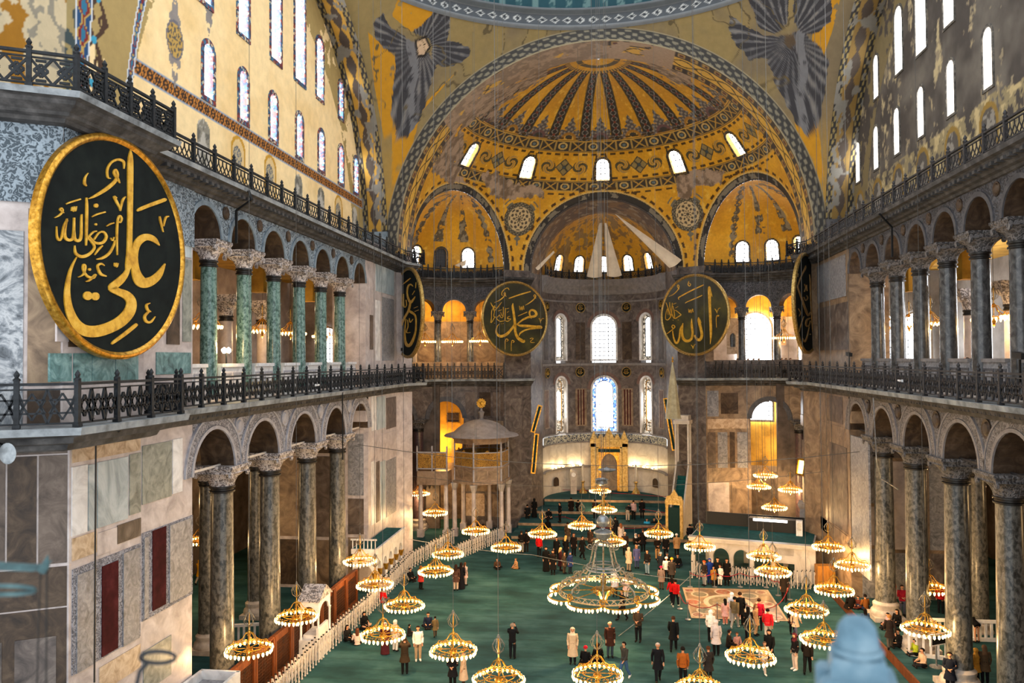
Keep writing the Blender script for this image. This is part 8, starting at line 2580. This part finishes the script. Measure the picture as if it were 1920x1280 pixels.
def floor_at(px, py):
    p = onZ(px, py, 0)
    if p[1] > 61.8 and abs(p[0]) < 7.4:
        for y, z, hw in reversed(STEPS):
            q = onZ(px, py, z)
            if q[1] >= y + .1: return q
        return np.array([p[0], 62.0, 0.0])
    if p[0] > 13.5 and p[1] < 49: return onZ(px, py, .4)
    return p
PEOPLE = """784,1238,stand,20,jacket,#e6dfd8,#a68d6e,h#20160fw,1.02|man in white shirt and tan trousers standing by the fence chandelier
759,1264,phone,195,coat,#33281c,#151515,h#2a1d14,1.05|man in dark brown coat seen from behind, holding up a phone
722,1226,stand,0,robe,#4a1f24,#222222,s#b7a798,.95|person in maroon skirt below the chandelier by the fence
741,1221,stand,160,coat,#c9bdb0,#d8d2cc,o#cfc4b8,.95|person in pale hooded coat behind the chandelier by the fence
803,1176,sit,10,jacket,#1d2438,#15171f,h#1c140f,.95|boy in dark navy suit sitting alone on the carpet
816,1194,walk,200,coat,#6e5a3a,#4a3a2a,h#15110f,.66|small child in olive coat beside the sitting boy
766,1192,sit,120,jacket,#1f1f1f,#2a2a2a,h#191412,.7|child in black squatting left of the man in white
681,1177,sit,60,robe,#121212,#111111,s#161616,1|woman in black sitting by the fence with a child
692,1178,sit,-60,jacket,#c9a58c,#8a5a3a,h#2a1a12,.55|toddler in cream held before the woman in black
716,1130,sit,170,jacket,#c81616,#54504c,h#20140e,1|person in bright red jacket sitting against the fence
649,1201,sit,70,jacket,#191919,#151515,l#140f0d,.95|person in black and white sitting nearest to the fence
670,1209,sit,200,jacket,#dcc0b0,#1a1a1a,l#5a3320,.95|person in cream jumper sitting back to the viewer
768,1089,sit,60,jacket,#151618,#101010,h#15110f,1|person in black lounging under the far fence
789,1105,stand,150,coat,#a9322c,#121212,l#7a4a20,.92|girl in red and tan coat near the far fence
855,1107,stand,185,coat,#4a332b,#c5aa95,l#2c1c16,1|woman in brown jacket and pale trousers, left of a trio
865,1104,stand,180,robe,#15151a,#111111,l#1c1412,1.02|woman in long black dress, middle of a trio
872,1097,stand,140,coat,#d6b3aa,#d0b8ae,l#5a3a28,.9|girl in pale pink jacket, right of a trio
961,1235,phone,175,jacket,#131417,#15181c,h#857465,1.05|man in black seen from behind photographing on the open carpet
849,1291,fold,0,coat,#151518,#111111,s#141414,1|woman in black holding a phone at the lower edge
869,1289,stand,-80,long,#c3a688,#3a2c22,h#57422e,1.06|man in beige coat at the lower edge beside the woman in black
932,1066,sit,20,jacket,#4a3526,#121212,h#2a1c12,.85|child in brown sitting under the far left chandelier
969,1066,kneel,-60,coat,#b58a60,#a0774c,h#6a4a2c,.85|child in tan coat kneeling on the carpet
897,1022,stand,170,jacket,#171717,#141414,h#18120f,1|person in black behind the fence branch, left one
906,1021,stand,200,jacket,#1f1a18,#19191b,h#18120f,1|person in dark clothes behind the fence branch, right one
989,982,stand,185,jacket,#141517,#131416,h#16110e,1.02|man in black standing at the far left of the sanctuary
1002,970,stand,180,robe,#101010,#101010,s#141414,1|woman in black robe beside the far left man
1029,972,sit,0,robe,#101113,#101010,s#161616,1|woman in black sitting on the sanctuary carpet
1050,979,stand,-60,jacket,#111214,#101113,h#1a120e,1.02|young man in black standing alone before the sanctuary ledge
1071,969,stand,180,coat,#1c1512,#1a1614,h#1a120e,1.02|person in dark brown standing at the sanctuary ledge
1084,969,stand,160,jacket,#131313,#141414,h#120e0c,.9|child in black by the sanctuary ledge
1116,972,stand,190,coat,#33241a,#221a16,h#1a120e,1|person in brown coat just left of the silver globe
1067,1008,stand,175,coat,#4a3a2c,#8b7b6a,h#24180f,1|person in khaki coat under the centre-left chandelier
1027,992,kneel,180,robe,#111111,#111111,s#121212,1|woman in black kneeling behind the left sanctuary chandelier
1011,1045,stand,160,jacket,#d01b1b,#14171a,h#20150f,1.02|man in scarlet jacket and black trousers at the sanctuary step
978,1037,stand,180,jacket,#1a1714,#938a7c,h#2a2019,1.02|man in dark jacket and beige trousers by the branch fence
987,1035,stand,195,jacket,#191513,#2a211c,h#1d1511,1.02|man in dark brown beside the one in beige trousers
1024,1071,stand,10,robe,#121212,#111111,s#131313,1.02|woman in long black robe, left end of the group
1037,1077,stand,0,long,#161414,#131313,s#2a1c18,1|woman in black coat with pale collar in the group
1044,1051,stand,-20,coat,#131313,#121212,l#15100d,1.04|tall woman with long black hair behind the group
1051,1070,stand,90,long,#3a1c1f,#2a1518,l#cfae6e,.98|blond woman in dark red coat in the group
1061,1046,stand,150,coat,#161616,#141414,l#d0aa60,1|blond woman in black at the back of the group
1058,1075,stand,60,coat,#44362a,#4a3c30,l#3a2a1e,.88|child in brown at the front of the group
1069,1075,stand,40,coat,#233058,#20242e,o#2a3a66,.88|child in blue hooded coat at the front of the group
1076,1042,stand,20,coat,#1c1614,#161414,l#5a3524,1.02|woman with auburn hair in black coat right of the group
1092,1048,walk,60,coat,#151414,#131313,h#20150f,1.02|man in black walking past the sanctuary step
1107,1030,stand,-30,coat,#3a2a20,#1a1614,h#2a1a12,1|woman in brown by the silver bowl
1177,977,bend,170,jacket,#171514,#c4b19a,h#1a1410,1.02|person in beige trousers bending over on the sanctuary carpet
1188,974,stand,170,jacket,#c29f9b,#151515,h#1a120e,1|person in pale pink shirt at the sanctuary ledge
1204,972,stand,180,coat,#121214,#121212,h#141010,1.02|person in black at the sanctuary ledge, right of the pink shirt
1172,1041,stand,180,coat,#352721,#1c1a18,h#b89c84,1.05|bald man in dark brown coat on the sanctuary step
1164,1009,stand,200,coat,#cabab0,#b3a398,l#7a4a2c,1|woman in pale pinkish coat behind the bald man
1154,1007,stand,180,coat,#141416,#121212,h#18120f,1|person in black right of the silver bowl
1213,991,sit,0,jacket,#35a3d0,#222a30,h#1c1410,1|person in light blue jacket sitting on the sanctuary carpet
1226,990,sit,20,jacket,#151515,#141414,h#15100e,1|person in black sitting beside the light blue jacket
1190,1009,sit,30,jacket,#2a221c,#191512,s#d8d2cc,1|person in white cap sitting in the middle of the sanctuary
1197,1011,sit,-20,jacket,#151515,#151515,h#15100ew,1|person in black with pale shoes sitting in the sanctuary
1206,1034,stand,190,coat,#141214,#121212,h#3a2418,1.05|tall person in black at the sanctuary step
1233,1049,fold,10,jacket,#1f1712,#b58855,h#2a1a12,1.02|person in ochre trousers and orange sleeves under a chandelier
1249,1047,stand,-20,jacket,#1a1716,#151515,h#1a1410,1.02|man in black beside the ochre trousers
1269,1042,stand,175,coat,#bb8c5a,#1a1614,b#d8d0c6,1|person in camel coat and white hat seen from behind
1289,1011,stand,175,coat,#16161a,#15171c,h#17120f,1.02|man in dark coat by the minbar gate rope
1194,1065,stand,10,coat,#585884,#4a4f74,l#b07a52,.98|woman in purple-blue coat behind the great chandelier
1214,1077,stand,-40,jacket,#1b1715,#788fa0,h#1a120e,1.02|young man in black jacket with white fur hood and jeans
1179,1071,stand,140,coat,#c6ae92,#8a7a68,o#cdb598,1|woman in cream fur-hooded coat behind the chandelier scrolls
1251,1059,sit,0,jacket,#141414,#141414,b#4a4a4a,1|person in black and grey hat sitting, left of a pair
1271,1062,sit,-10,jacket,#131313,#151a24,h#1c1410,1|person in black sitting, right of a pair
1260,1093,stand,160,coat,#3a322d,#201c1a,b#d4951e,1|person in mustard-yellow bobble hat
1250,1090,stand,170,jacket,#d3cbc7,#1c1c20,b#c9c4c0,.98|person in white vest beside the yellow hat
1239,1080,stand,150,coat,#20242a,#1a1a1a,b#7f8a90,.98|person in grey-blue beanie at the edge of the queue
1240,1105,stand,160,coat,#8b7468,#4a3c34,b#a81c4a,.9|child in taupe coat and magenta beanie
1260,1133,walk,200,jacket,#cf1a1c,#17171b,l#1c130fw,.96|girl in red jacket, left of two red jackets
1267,1138,walk,160,jacket,#c81818,#15151a,h#1a120ew,.98|person in red jacket, right of two red jackets
1321,1098,stand,-60,jacket,#2a2220,#8c8c8c,b#d6491c,.98|person in orange-red beanie and grey trousers behind the square
1331,1095,stand,10,coat,#1c3784,#1b2c60,o#1e3a8a,1|person in royal blue hooded coat behind the square
1346,1097,stand,-10,coat,#141414,#131313,h#1a120e,1.08|tall man in black behind the white puffer coat
1338,1099,stand,20,coat,#a5742e,#2a2018,h#2a1a12,.78|child in mustard coat behind the square
1350,1098,stand,-20,coat,#e4ded6,#d8d0c8,l#4a3020,.82|child in white puffer coat behind the square
1363,1097,stand,-10,long,#15120f,#131313,h#20150f,1.04|man in black coat at the right of the waiting family
1360,1171,stand,190,coat,#d7a49c,#d07c68,l#15100ew,.86|girl in pink coat and coral trousers, back turned
1373,1167,stand,180,jacket,#e2e2e6,#d5d0cc,o#e8e8ec,1|person in white hoodie at the edge of the inlaid square
1388,1172,stand,175,coat,#121315,#131316,h#2a1c14,1.1|tall man in black at the edge of the inlaid square
1378,1178,walk,150,jacket,#68593f,#98918a,h#14120fw,1.04|man in olive jacket and grey trousers walking
1333,1204,stand,160,jacket,#ebe4e0,#141414,s#efe9e6,1|woman in white top and white headscarf
1343,1229,stand,190,coat,#c6b9b7,#131313,o#cfc3c1,1.06|woman in long pale puffer coat with hood
1263,1221,walk,170,coat,#101214,#121316,h#3a261a,1.06|man in black overcoat walking away
1234,1279,walk,5,coat,#15161a,#17181b,h#b5aaa2,1.08|grey-haired man in black overcoat walking forward
1281,1286,stand,180,jacket,#97521e,#151515,h#1a1410,1.06|man in tan leather jacket seen from behind
1329,1280,stand,200,coat,#2a2624,#1c1a19,h#4a2c1a,1|person in dark grey behind the lowest chandelier crown
1074,1244,stand,0,long,#c9ad8c,#17141a,s#e0cbb0,1.05|woman in long beige coat and pale headscarf standing on the open carpet
1097,1246,sit,160,robe,#111113,#101010,b#a3182a,1|person in black with dark red beanie crouching, lower middle
1122,1241,sit,200,robe,#121212,#101010,s#141212,1|person in black crouching beside the dark red beanie
1144,1232,stand,10,coat,#3a2119,#36424a,h#b98d6a,1.05|man in dark brown jacket and blue-grey trousers, lower middle
1197,1203,fold,-20,jacket,#3a3028,#15171a,h#1a120e,1.08|young man in open brown jacket over white hooded top
1171,1272,walk,-50,jacket,#3a3833,#3a5676,h#18110ew,1.02|boy in patterned dark jacket and jeans with a backpack
1167,1163,walk,-60,coat,#161517,#15161a,h#1a120e,1.04|person in black walking behind the great chandelier ring
1174,1121,stand,20,coat,#d9b6ae,#d3c4bc,l#4a2c1c,.9|child in pale pink seen through the great chandelier
1153,1118,stand,0,coat,#cfcac8,#2a2a2e,o#dad6d2,1|person in white hood seen through the great chandelier
1365,1213,sit,90,jacket,#2a2019,#1c1714,h#241812,1|person in dark brown lounging on the carpet at right
1381,1211,sit,20,jacket,#b58377,#8a5a52,h#5a2c1c,.8|child in pink sitting above the large right chandelier
1403,1198,stand,190,coat,#121212,#141216,l#120e0c,1.02|woman with long black hair in black jacket
1417,1191,stand,60,coat,#a5825e,#b09070,l#6a4a30,1|woman in camel coat beside the black-haired woman
1424,1182,stand,170,jacket,#aa1530,#1c1a1c,h#2a1a12,1.04|person in crimson and black jacket near the square
1440,1202,walk,170,jacket,#cc2129,#bfb0a2,h#14100d,1.02|boy in red jacket with a white band, striding
1443,1250,walk,-30,long,#121212,#121212,s#131313,1.06|woman in black headscarf and long black top, walking
1434,1263,walk,20,jacket,#c5b9b0,#b3a69d,h#5a4030w,.9|child in pale grey under the large right chandelier
1492,1192,walk,30,coat,#d4b392,#5a5a6a,l#3a2a1e,.9|child in beige coat under the right chandelier
1486,1188,stand,0,coat,#141312,#131313,s#141414,1|woman in black beside the child in beige coat
1491,1256,stand,-70,jacket,#141214,#d4baa6,s#4a1a22w,1.04|woman in maroon headscarf and cream trousers
1514,1263,walk,160,jacket,#1a1512,#131313,h#c9a878,1.04|woman in black jumper with tan band, back turned
1471,1128,stand,-30,coat,#2a221c,#1a1613,h#1a120e,1.06|guard in dark uniform beside the stanchion
1596,1141,kneel,180,robe,#17120f,#111111,s#19130f,1|woman in dark brown sitting by the far right column
1610,1140,sit,-40,jacket,#5a2a20,#4a2018,h#1a120e,.8|child between the seated women by the far right column
1624,1144,sit,200,jacket,#78471d,#1c2a44,h#181210,1|person in brown jacket sitting by the far right column base
1623,1170,kneel,180,jacket,#3a4a62,#1f4f84,l#15100d,.92|person in patterned top and blue crouching by the blue finial
1672,1132,stand,170,jacket,#c8541a,#2a2a34,b#d8571c,.95|person in orange hat behind the red vest
1692,1154,fold,0,jacket,#9b1f2e,#55586e,h#2a1a12,1.02|man in dark red vest standing by the second column
1684,1173,sit,-60,jacket,#121212,#111111,l#12100e,1|person in black with patterned scarf sitting by the second column
1668,1180,sit,-90,jacket,#cf979e,#15151a,l#15100e,.98|woman in pale pink and black sitting on the long step
1669,1217,walk,170,coat,#2a211d,#4a443e,h#9a6a3a,1.02|person in dark coat walking beside the long step
1687,1213,sit,-70,jacket,#171819,#121212,b#17140f,1.02|man in black beanie sitting on the long step
1718,1229,sit,-80,jacket,#a4b02e,#1a1a1a,h#141010,.9|child in yellow-green by the long step
1733,1251,sit,-80,jacket,#c9a98a,#1a1a1e,h#15100e,1|person in beige jacket leaning over the long step
1782,1300,fold,-20,coat,#161a25,#121319,h#1c130e,1.06|bearded man in dark blazer and pale blue shirt
1831,1281,stand,200,coat,#c28a33,#20202a,o#cc943c,.92|child in yellow puffer coat with hood up
1847,1282,stand,170,coat,#574430,#1c1c22,l#6a4f38,1.02|woman with long hair in brown coat beside the yellow puffer"""
for ln in PEOPLE.split('\n'):
    a, lab = ln.split('|'); px, py, pose, rz, style, top, legs, head, sc = a.split(',')
    p = floor_at(float(px), float(py)); y = p[1]
    person(p[0], y, p[2], pose, float(rz), style, top, legs, head, float(sc), lab)
def on_step(px, py, z): return onZ(px, py, z)
AISLE = """1832,1205,17.6,bend,200,robe,#0f0f11,#101010,s#141414|figure in black robe bent over by the aisle railing
1764,1150,19.0,stand,160,jacket,#b01818,#14161c,h#1c1410|person in red jacket half hidden by the second right column
1762,1092,22.0,stand,180,robe,#101010,#101010,s#c9b9a9|person in black with pale headscarf deep in the right aisle
374,1096,-21.5,walk,160,coat,#cf9316,#8a857c,o#d49a1c|person in yellow hooded coat deep in the left aisle"""
for ln in AISLE.split('\n'):
    a, lab = ln.split('|'); px, py, X, pose, rz, style, top, legs, head = a.split(',')
    z_ = .4 if float(X) > 0 else 0; p = onZ(float(px), float(py), z_); person(p[0], p[1], z_, pose, float(rz), style, top, legs, head, 1.0, lab)
GAL = """-16.3,46.4,stand,60,jacket,#15161a,h#1c1410|visitor in black standing behind the left gallery parapet
-16.3,52.5,fold,60,jacket,#6a4a3a,l#2a1a12|visitor leaning on the far left gallery parapet
16.3,39.2,fold,-60,jacket,#e0dcd8,b#1c1c1c|visitor in white leaning on the right gallery parapet
16.4,38.7,stand,-50,coat,#1d2230,h#1a120e|visitor in dark blue at the right gallery parapet
16.5,38.1,stand,-40,coat,#c9a9a0,l#c9a9a0|visitor in pale pink at the right gallery parapet
16.4,37.6,fold,-60,jacket,#4a342a,h#2a1a12|visitor in brown at the right gallery parapet, nearest
16.3,43.4,stand,-80,jacket,#0f1012,h#100c0a|visitor in black half hidden by a right gallery column
16.4,42.4,fold,-60,jacket,#20303a,h#12100e|visitor in dark teal bending at the right gallery parapet"""
for ln in GAL.split('\n'):
    a, lab = ln.split('|'); x, y, pose, rz, style, top, head = a.split(',')
    person(float(x), float(y), 12.53, pose, float(rz), style, top, '#1c1c20', head, 1.0, lab)
for i, (px, rz, top, head, lab) in enumerate([(1383, 10, '#121214', 'h#141010', 'dark visitor in the right niche gallery beside the roundel'), (1403, -10, '#c9c4d0', 'l#a59ab0', 'visitor in pale lilac before the bright niche window'), (1413, 20, '#14181c', 'h#100e0c', 'visitor in black before the bright niche window'), (1423, 0, '#2a3038', 'h#1c1410', 'visitor in grey before the bright niche window'),
                                     (1466, 30, '#101014', 'h#100e0c', 'dark visitor under the right niche chandelier, left one'), (1474, -10, '#1a1a1e', 'h#14100e', 'dark visitor under the right niche chandelier, middle one'), (1482, 10, '#141a2a', 'h#100e0c', 'dark visitor under the right niche chandelier, right one')]):
    p = onY(px, 690, 67.9 if px < 1440 else 66.6); person(p[0], p[1], 12.53, 'stand', rz, 'jacket', top, '#1c1c20', head, 1.0, lab)

# ================================================================== GALLERY WINDOWS, WIRES, SMALL FITTINGS
for i, x in enumerate((19.2, 21.8, 24.4)):
    arched_window(lambda a, b, d, x=x: (x + a, 66.1 - d, b), 1.05, 13.3, 17.6, border=.14, depth=.1, pane='day', mats=('reveal_pale', 'reveal_pale'), out=.05, nbar=(4, 7))
arched_window(lambda a, b, d: (26.85 - d, 41.0 + a, b), 1.6, 14.0, 18.6, border=.15, depth=.1, pane='day', mats=('reveal_pale', 'reveal_pale'), out=.05, nbar=(5, 8))
arched_window(lambda a, b, d: (26.85 - d, 50.0 + a, b), 1.6, 14.0, 18.6, border=.15, depth=.1, pane='day', mats=('reveal_pale', 'reveal_pale'), out=.05, nbar=(5, 8))
for x in (-20.0, -23.5): arched_window(lambda a, b, d, x=x: (x + a, 66.1 - d, b), .9, 13.4, 17.0, border=.14, depth=.1, pane='day_soft', mats=('reveal_pale', 'reveal_pale'), out=.05, nbar=(4, 7))
R9 = RX + 3.05
def nich(u0):
    k9 = 180 / pi / R9
    g = arc_f(XC, R9, 1)
    return lambda a, b, d: (-g(u0 - a * k9, b, d)[0] if False else -(XC[0] + (R9 - d) * sin(radians(u0 - a * k9))), XC[1] + (R9 - d) * cos(radians(u0 - a * k9)), b)
arched_window(nich(-12.4), 1.35, 13.0, 18.0, border=.16, depth=.05, pane='day', mats=('reveal_pale', 'reveal_pale'), out=.06, nbar=(7, 10))
arched_window(nich(-13.0), 1.25, 8.9, 11.6, border=.16, depth=.05, pane='day', mats=('reveal_pale', 'reveal_pale'), out=.06, nbar=(7, 6))
arched_window(nich(-40.0), .7, 13.6, 17.2, border=.12, depth=.05, pane='day_soft', mats=('reveal_pale', 'reveal_pale'), out=.06, nbar=(3, 6))
# point lamps: chandelier light, plus unseen fill lamps added in aisles, niches, galleries
def point(name, loc, w, col=(1.0, .62, .27), r=.05):
    d = bpy.data.lights.new(name, 'POINT'); d.energy = w; d.color = col; d.shadow_soft_size = r
    o = bpy.data.objects.new(name, d); COL.objects.link(o); o.location = tuple(float(v) for v in loc); return o
for o in [o for o in COL.objects if o.get('category') == 'chandelier' and o.name.startswith('chandelier')]:
    z = o.location.z
    point('chandelier_light', (o.location.x, o.location.y, z - .46), 130 if z < 8 else 60)
point('great_chandelier_light', (.3, 38.9, 2.7), 420)
for s in (-1, 1):
    for y in (30, 40, 50): point('aisle_fill', (s * 23.5, y, 6.5), 110)
    point('niche_fill', (s * 14.0, 68.6, 6.5), 420 if s < 0 else 90, (1, .55, .16) if s < 0 else (1, .75, .5)); point('niche_gallery_fill', (s * 13.5, 68.0, 18.6), 260, (1, .6, .22))
    gc = (1, .74, .46) if s < 0 else (.92, .95, 1); point('gallery_vault_fill', (s * 22, 40, 17.8), 50 if s < 0 else 200, gc); point('gallery_vault_fill', (s * 22, 53, 17.8), 60 if s < 0 else 260, gc)

def wire(label, pts, r=.018, mat='cable', grp=None, sag=0):
    mb = MB(); Q = []
    for p, q in zip(pts, pts[1:]):
        for i in range(10):
            t = i / 10; Q.append((p[0] + (q[0] - p[0]) * t, p[1] + (q[1] - p[1]) * t, p[2] + (q[2] - p[2]) * t - sag * 4 * t * (1 - t)))
    Q.append(tuple(pts[-1])); mb.tube(Q, r, 4)
    return tag(mb.build('wire', [mat]), label, 'wire', grp)
wire('long dark wire strung across the nave from the left arcade to the right columns', [(-14.2, 46, 9.2), (14.2, 46.0, 9.0)], .022, sag=1.0)
wire('second thin wire crossing before the sanctuary', [(-14.2, 58, 5.6), (14.3, 54.0, 6.8)], .018, sag=.9)
wire('pale slack wire from the left fence to the marble platform corner', [tuple(onZ(765, 1010, 2.6)), tuple(onZ(1000, 1040, 1.2)), tuple(onZ(1292, 1088, .9))], .02, 'steel', sag=.12)
wire('pale cord slanting down over the carpet from the platform corner', [tuple(onZ(1296, 1078, 1.0)), tuple(onZ(1160, 1192, .05))], .02, 'steel', sag=.1)
wire('pale cable hanging down over the right arcade from the balcony', [(13.4, 40.9, 12.2), (13.5, 40.9, 9.2), (13.9, 41.6, 8.2), (14.2, 40.0, 7.9)], .03, 'steel')
wire('black cable hanging down from the left balcony', [(-13.5, 41.3, 12.5), (-13.5, 41.3, 8.9)], .04, 'black')
wire('dark drain pipe bent over the left upper cornice', [(-13.4, 30.0, 20.95), (-13.3, 30.1, 20.6), (-14.0, 30.2, 20.2), (-14.0, 30.2, 18.9)], .06, 'black')
wire('dark drain pipe on the right upper arcade', [(13.4, 39.6, 20.95), (14.0, 39.7, 20.3), (14.0, 39.7, 18.9)], .06, 'black')
wire('thick dark cable hanging over the near left pier', [tuple(onX(180, 805, -13.9)), tuple(onX(177, 1279, -13.9))], .025, 'black')
for i, (px, Y, top) in enumerate([(891, 50, 36), (935, 46, 34), (1318, 52, 34), (1412, 50, 33), (1300, 56, 33), (862, 58, 31), (1100, 60, 34.6), (1058, 66, 31)]):
    p = onY(px, 400, Y); wire('thin vertical wire hanging from the vaults, %s of the free-hanging ones' % ORD[i], [(p[0], p[1], 3.8), (p[0], p[1], top)], .01, grp='free-hanging vertical wires')
# white cameras and lamps on the balconies
def cam_fix(px, py, X, lab, dome=False):
    p = onX(px, py, X); q = thing('security_camera', lab, 'camera', p)
    s = 1 if X < 0 else -1
    if not dome: q.scale = (.55,) * 3
    mb = MB(); mb.box((-s * .1, 0, .1), (.12, .1, .2)); mb.bar((-s * .1, 0, .14), (s * .12, 0, .14), .05); mb.build('bracket', ['white_plastic'], q)
    mb = MB()
    if dome: mb.lathe([(.1, .12), (.14, .05), (.14, -.04), (.0, -.06)], 14, (s * .14, 0, 0))
    else: mb.bar((s * .1, -.18, .1), (s * .14, .16, .14), .12, .12)
    mb.build('housing', ['white_plastic'], q, smooth=dome)
    mb = MB(); mb.lathe([(.0, -.16), (.07, -.13), (.1, -.06), (.1, -.05), (0, -.05)], 12, (s * .14, 0, 0)) if dome else mb.lathe([(.05, -.22), (.05, -.19), (0, -.19)], 10, (s * .1, 0, .1)) ; mb.build('lens', ['black'], q, smooth=dome)
cam_fix(213, 800, -12.9, 'white dome camera under the near left balcony', True)
cam_fix(172, 780, -12.95, 'white bullet camera on the near left balcony edge'); cam_fix(144, 780, -12.95, 'second white bullet camera at the near left balcony corner')
cam_fix(594, 724, -13.3, 'white camera on the middle of the left balcony'); cam_fix(1689, 716, 13.3, 'white camera on the middle of the right balcony'); cam_fix(1499, 706, 13.4, 'white camera at the far right pier balcony')
for (px, py, X, lab) in ((1592, 665, 14.0, 'black spotlight on the right balcony rail near the far pier'), (1912, 668, 13.8, 'black spotlight on the right balcony rail at the frame edge'), (756, 655, -14.0, 'small black spotlight beside the far left roundel')):
    p = onX(px, py, X); q = thing('spotlight', lab, 'lamp', p)
    mb = MB(); mb.bar((0, -.3, 0), (0, .3, .06), .2, .2); mb.build('housing', ['black'], q)
    mb = MB(); mb.bar((0, 0, -.1), (0, 0, -.9), .06); mb.build('stand', ['black'], q)
p = onX(14, 850, -13.7); q = thing('spotlight', 'round glass floodlight under the near left balcony', 'lamp', p)
mb = MB(); mb.lathe([(.1, .25), (.24, .05), (.26, 0), (.22, -.02), (0, -.03)], 18); mb.v = [(x * .9 - z * .3, z, y) for x, y, z in mb.v]; mb.build('housing', ['silver'], q, smooth=True)
mb = MB(); mb.bar((-.2, .2, .1), (-.8, .3, .3), .1); mb.build('bracket', ['iron'], q)
# lit lamp pair behind the first green column
q = thing('twin_lamp', 'bright warm twin lamp on the left parapet by the first green column', 'lamp', (-14.6, 30.55, 14.1))
mb = MB(); mb.tube([(0, 0, 0), (0, 0, .42)], .03, 6); mb.bar((0, -.2, .42), (0, .2, .42), .04); mb.build('stand', ['iron'], q)
for y in (-.18, .18):
    mb = MB(); mb.lathe([(.04, .42), (.1, .5), (.1, .58), (0, .66)], 10, (0, y, 0)); mb.build('bulb', ['floodlight'], q, smooth=True)
point('twin_lamp_light', (-14.3, 30.5, 14.9), 60)
# mosaic panels in the right gallery niche
for (px, py, w, h, lab) in ((1375, 630, .55, 1.5, 'gold mosaic panel with dark robed figures in the right niche gallery'), (1462, 620, .5, 1.2, 'gold mosaic panel with small figures beside the right niche chandelier')):
    p = onY(px, py, 68.6); q = thing('mosaic_panel', lab, 'mosaic', p)
    mb = MB(); mb.box((0, 0, 0), (2 * w, .08, 2 * h)); mb.build('ground', ['ochre_marble'], q)
    mb = MB(); mb.lathe([(.2, -.9), (.24, -.2), (.2, .1), (.06, .25)], 10, (-.05, -.03, 0)); mb.v = [(x, y * .2 - .04, z) for x, y, z in mb.v]; mb.build('robed_figure', ['smoky_shaft'], q, smooth=True)

# ================================================================== FOREGROUND IRONWORK (on the near western balustrade)
def near(px, py, d): return tuple(CAM + ray(px, py) * d)
M['blue_paint'] = mat_noise('chalky_blue_paint', ['#3b5767', '#577585', '#7a929e'], 9, 0.6)
M['teal_bronze'] = mat_noise('teal_patinated_bronze', ['#1f3337', '#3b5659', '#617c7d'], 14, 0.55)
b = near(1607, 1215, 1.55)
q = thing('railing_finial', 'large blurred pale blue finial of the near railing post, lower right', 'finial', b, -.2)
k = 1.55 / F
mb = MB(); mb.lathe([(66 * k, -18 * k), (64 * k, -24 * k)], 4, rz=pi / 4); mb.lathe([(40 * k, 0), (38 * k, 20 * k), (33 * k, 42 * k), (22 * k, 56 * k), (0, 63 * k)], 20); mb.build('knob', ['blue_paint'], q, smooth=True)
mb = MB(); mb.lathe([(44 * k, -10 * k), (47 * k, -4 * k), (44 * k, 3 * k)], 20); mb.build('collar', ['blue_paint'], q, smooth=True)
mb = MB(); mb.lathe([(100 * k, -900 * k), (100 * k, -64 * k), (92 * k, -52 * k), (70 * k, -46 * k), (66 * k, -14 * k), (60 * k, -10 * k)], 4, rz=pi / 4); mb.box((-52 * k, 0, -62 * k), (44 * k, 30 * k, 44 * k)); mb.build('post', ['blue_paint'], q)
q = thing('lamp_bracket', 'blurred teal bronze lamp bracket with pointed tip at the left edge', 'bracket', (0, 0, 0))
mb = MB(); mb.tube([near(-160, 1052, 2.2), near(0, 1061, 2.2), near(60, 1064, 2.2), near(84, 1062, 2.2)], [.012, .0125, .011, .008], 10); mb.build('arm', ['teal_bronze'], q, smooth=True)
mb = MB(); mb.tube([near(78, 1070, 2.2), near(86, 1058, 2.2), near(90, 1040, 2.2)], [.014, .011, .001], 8); mb.tube([near(84, 1056, 2.2), near(98, 1051, 2.2)], [.007, .001], 6); mb.build('tip', ['teal_bronze'], q, smooth=True)
mb = MB(); mb.tube([near(76, 1070, 2.2), near(72, 1180, 2.2), near(68, 1330, 2.2)], .0022, 5); mb.tube([near(88, 1070, 2.2), near(87, 1180, 2.2), near(86, 1330, 2.2)], .0025, 5); mb.build('cords', ['black'], q)
q = thing('iron_ring', 'blurred teal iron ring at the left edge below the bracket', 'ring', (0, 0, 0))
mb = MB(); mb.tube([near(0 + 66 * cos(a_), 1106 + 8 * sin(a_), 1.9) for a_ in np.linspace(0, 2 * pi, 28, endpoint=False)], .0055, 6, closed=True); mb.tube([near(-60, 1104, 1.9), near(-200, 1110, 1.9)], .0055, 6); mb.build('loop', ['teal_bronze'], q, smooth=True)
q = thing('iron_hook', 'blurred dark iron hook with round loop, lower left', 'hook', (0, 0, 0))
mb = MB(); mb.tube([near(296 + 33 * cos(a_), 1232 + 11 * sin(a_), 1.9) for a_ in np.linspace(0, 2 * pi, 28, endpoint=False)], .005, 6, closed=True); mb.build('loop', ['iron'], q, smooth=True)
mb = MB(); mb.tube([near(275, 1244, 1.9), near(262, 1258, 1.9), near(256, 1285, 1.9), near(254, 1400, 1.9)], .0055, 6); mb.build('stem', ['iron'], q, smooth=True)
